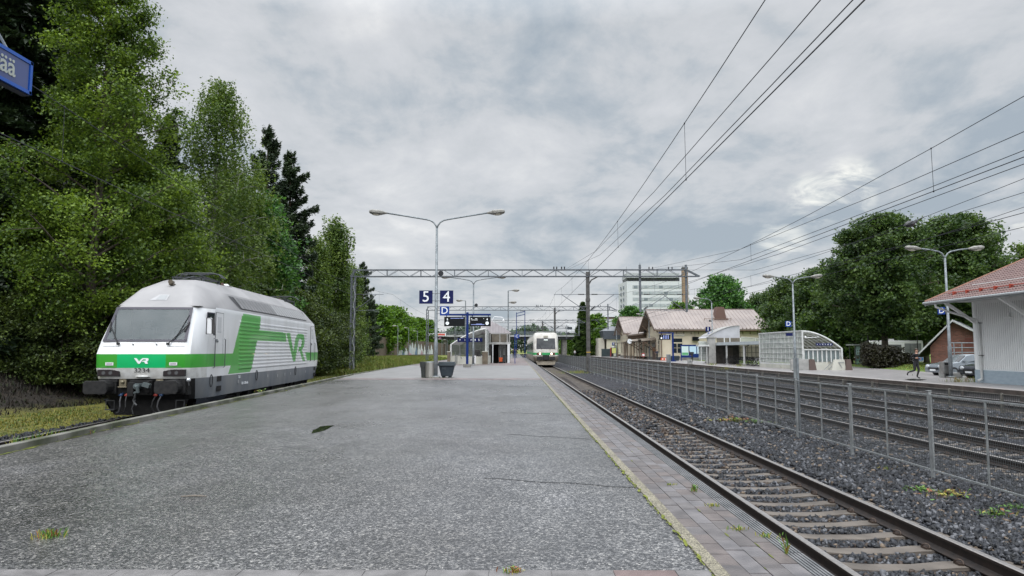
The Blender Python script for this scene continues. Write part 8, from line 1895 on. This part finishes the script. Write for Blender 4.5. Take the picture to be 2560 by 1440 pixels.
for i, (x, y, r_, lb) in enumerate(((26.0, 80.2, 14, 'dark bicycle, second left of the white bicycles'), (26.2, 81.5, -4, 'dark bicycle, third left of the white bicycles'), (26.1, 83.0, 10, 'dark bicycle, fourth left of the white bicycles'), (26.4, 84.6, 3, 'dark bicycle in the middle of the row in the shelter'), (26.0, 87.2, -9, 'dark bicycle left of the middle of the row'), (26.6, 77.4, 60, 'dark bicycle standing behind the white bicycles'), (26.8, 79.4, 75, 'dark bicycle in the back row behind the middle white post'), (25.3, 85.9, 5, 'dark bicycle beside the third white post'))): dup(b2_, (x, y, -.2), R(r_), lb)
def carbody(name, label, loc, rz, paint, L_=4.4, W_=1.75, Hh=1.42, est=False, cat='car'):
    G = thing(name, label, cat, loc, rz)
    pr = [(-L_/2, .38), (-L_/2+.03, .62), (-L_/2+.12, .78), (-L_*.22, .92), (-L_*.08, Hh-.05), (.05, Hh), (L_*.2, Hh-.02), ((L_*.34, Hh-.15) if not est else (L_*.42, Hh-.08)), (L_*.44 if not est else L_*.48, .95), (L_/2-.02, .86), (L_/2, .5), (L_/2-.05, .30), (-L_/2+.05, .25)]
    rows_ = [(-W_/2, 0), (-W_/2+.06, .02), (-W_/2+.28, .05), (0, .06), (W_/2-.28, .05), (W_/2-.06, .02), (W_/2, 0)]
    m = MB(); n = len(pr)
    for y, dz in rows_:
        for x, z in pr:
            ins = 0 if z < .95 else (.16 if abs(y) > W_/2-.1 else .0); yy_ = y-(ins*(1 if y > 0 else -1) if abs(y) > W_/2-.1 else 0)
            m.v.append((x*(1 if abs(y) < W_/2-.3 else .985), yy_, z+(dz if z > .9 else 0)))
    for i in range(len(rows_)-1):
        for k in range(n): a = i*n+k; b_ = i*n+(k+1) % n; m.f.append((a, b_, b_+n, a+n)); m.m.append(0)
    m.f.append(tuple(range(n))[::-1]); m.m.append(0); m.f.append(tuple(range((len(rows_)-1)*n, len(rows_)*n))); m.m.append(0)
    o = m.build('body', paint, G); smooth_by_angle(o, 35)
    gl = MB(); zz0, zz1 = .93, Hh-.10
    for s in (-1, 1):
        y0 = s*(W_/2-.015); y1 = s*(W_/2-.15)
        gl.add([(-L_*.19, y0, zz0), (L_*.36, y0, zz0), (L_*.30, y1, zz1), (-L_*.06, y1, zz1)], [(0, 1, 2, 3)])
    gl.add([(-L_*.225, -W_/2+.12, .95), (-L_*.225, W_/2-.12, .95), (-L_*.088, W_/2-.22, Hh-.02), (-L_*.088, -W_/2+.22, Hh-.02)], [(0, 1, 2, 3)]); gl.add([(L_*.45, -W_/2+.12, .98), (L_*.45, W_/2-.12, .98), (L_*.345, W_/2-.2, Hh-.12), (L_*.345, -W_/2+.2, Hh-.12)], [(0, 1, 2, 3)])
    gl.build('window', glass_dark, G)
    for x in (-L_*.31, L_*.29):
        for s in (-1, 1):
            w_ = MB(); w_.tube([(x, s*(W_/2-.2), .31), (x, s*(W_/2+.01), .31)], .31, 18); wh = w_.build('wheel', blackm, G); w_ = MB(); w_.tube([(x, s*(W_/2+.0), .31), (x, s*(W_/2+.02), .31)], .20, 14); w_.build('rim', galv, wh)
    for s in (-1, 1):
        m = MB(); m.sphere((-L_/2+.06, s*(W_/2-.28), .66), .13, 8, 0, (.5, 1.4, .8)); m.build('headlight', mat('car_lamp', (.55, .58, .6), .1, spec=.8), G)
        m = MB(); m.box(L_/2-.06, L_/2+.01, s*(W_/2-.12)-.1, s*(W_/2-.12)+.1, .66, .84); m.build('tail_light', mat('tail_red', (.35, .02, .015), .2), G)
        m = MB(); m.box(-L_*.16, -L_*.11, s*(W_/2+.06)-.08, s*(W_/2+.06)+.08, .92, 1.04); m.build('mirror', paint, G)
    m = MB(); m.box(-L_/2-.02, -L_/2+.05, -.45, .45, .42, .58); m.build('grille', blackm, G); m = MB(); m.box(-L_/2-.035, -L_/2-.0, -.26, .26, .36, .47); m.build('licence_plate', sign_white, G)
    return G
silver = mat('car_silver', (.26, .29, .32), .25, .6, coat=.5); cdark = mat('car_dark', (.03, .035, .045), .2, .3, coat=.6); cwhite = mat('car_white', (.70, .70, .71), .25, coat=.5); cred = mat('car_red', (.16, .012, .03), .25, coat=.5)
q = on(2413, 940, -.25); carbody('parked_car', 'silver grey car parked behind the lamp post, its front pointing left', (q.x, q.y, -.25), R(6), silver, est=True, L_=4.6)
q = at(2500, 900, 44.3); carbody('parked_car', 'dark blue car partly hidden behind the corner of the white wooden building', (q.x, q.y, -.25), R(10), cdark, L_=4.4)
q = at(2114, 895, 118); carbody('parked_car', 'white car parked beyond the lawn left of the bus shelter', (q.x, q.y, -.25), R(62), cwhite)
q = at(2127, 895, 112); carbody('parked_car', 'dark red car parked right of the white car by the bus shelter', (q.x+.3, q.y, -.25), R(55), cred, L_=4.1)
q = at(2103, 892, 116); carbody('parked_car', 'dark car parked left of the white car, behind the stair shelter', (q.x-.6, q.y+2, -.25), R(70), cdark)
# bus
bus = thing('bus', 'white city bus standing behind the dark shrubs', 'bus', (0, 0, 0)); Yb = 88; xa = at(2172, 880, Yb).x; xb = at(2324, 880, Yb-2).x
bus.location = (xa, Yb, -.3); bus.rotation_euler[2] = R(-8); Lb = (xb-xa)*1.0
m = MB(); m.box(0, Lb, 0, 2.5, .35, 2.95); m.build('body', cwhite, bus, bevel=.12)
m = MB(); m.box(.3, Lb*.6, -.02, .02, 1.15, 2.45); m.build('side_window', glass_dark, bus)
m = MB(); m.box(Lb*.66, Lb-.25, -.03, .02, 1.3, 2.6); m.build('windscreen', mat('bus_glass', (.05, .055, .06), .1, 0, (.14, .15, .16), 1, spec=.8), bus)
m = MB(); m.box(Lb*.82, Lb-.1, -.035, .0, .55, .9); m.build('blue_stripe', mat('bus_blue', (.03, .22, .62), .3), bus)
m = MB(); m.box(Lb-.42, Lb-.18, -.05, .0, .95, 1.6); m.build('lamp_cluster', blackm, bus); 
for k in range(3): m = MB(); m.sphere((Lb-.3, -.06, 1.05+.2*k), .07, 8, 0, (1, .4, 1)); m.build('lamp', mat('car_lamp', (.5, .5, .5), .2), bus)
for x in (1.5, Lb*.7): m = MB(); m.tube([(x, -.02, .45), (x, .3, .45)], .45, 16); m.build('wheel', blackm, bus)
m = MB(); m.box(Lb*.3, Lb*.5, .5, 2, 2.95, 3.15); m.build('roof_unit', cwhite, bus)
# bus shelter
bs_ = thing('bus_shelter', 'glass bus shelter with a flat roof left of the dark shrubs', 'bus shelter', (0, 0, 0)); Yb = 82; x0 = at(2138, 880, Yb).x; x1 = at(2172, 880, Yb).x; z0_ = -.25; z1_ = at(2150, 861.5, Yb).z
m = MB(); m.box(x0-.3, x1+.5, Yb-.3, Yb+1.6, z1_-.1, z1_+.05); m.build('roof', mat('shelter_roof_grey', (.22, .23, .23), .5), bs_)
m = MB(); 
for x in (x0, x0+.62, x0+1.2, x1): m.box(x-.04, x+.04, Yb-.04, Yb+.04, z0_, z1_-.1); m.box(x-.04, x+.04, Yb+1.3, Yb+1.38, z0_, z1_-.1)
m.box(x0, x1, Yb-.03, Yb+.03, .75, .83); m.build('frame', steel_dark, bs_)
m = MB(); m.add([(x0, Yb, z0_+.1), (x1, Yb, z0_+.1), (x1, Yb, z1_-.1), (x0, Yb, z1_-.1)], [(0, 1, 2, 3)]); m.build('glazing', glass_mat('bus_shelter_glass', (.12, .20, .21), .75, .15), bs_)
m = MB(); m.box(x0+.06, x0+.56, Yb-.06, Yb-.04, .95, 1.9); m.build('poster', mat('shelter_poster', (.25, .35, .36), .4), bs_)
for px, lab in ((2173, 'black lamp pole standing on the lawn beside the bus shelter'), (2296, 'black lamp pole on the lawn behind the jogger')):
    q = on(px, 919 if px < 2200 else 912, -.25); G = thing('lamp_pole', lab, 'lamp post', (q.x, q.y, -.3)); m = MB(); m.tube([(0, 0, 0), (0, 0, .9), (0, 0, 4.6)], [.09, .06, .05], 8); m.build('pole', blackm, G); m = MB(); m.tube([(0, 0, 4.6), (0, 0, 4.9)], [.12, .2], 10); m.build('lamp_head', blackm, G)
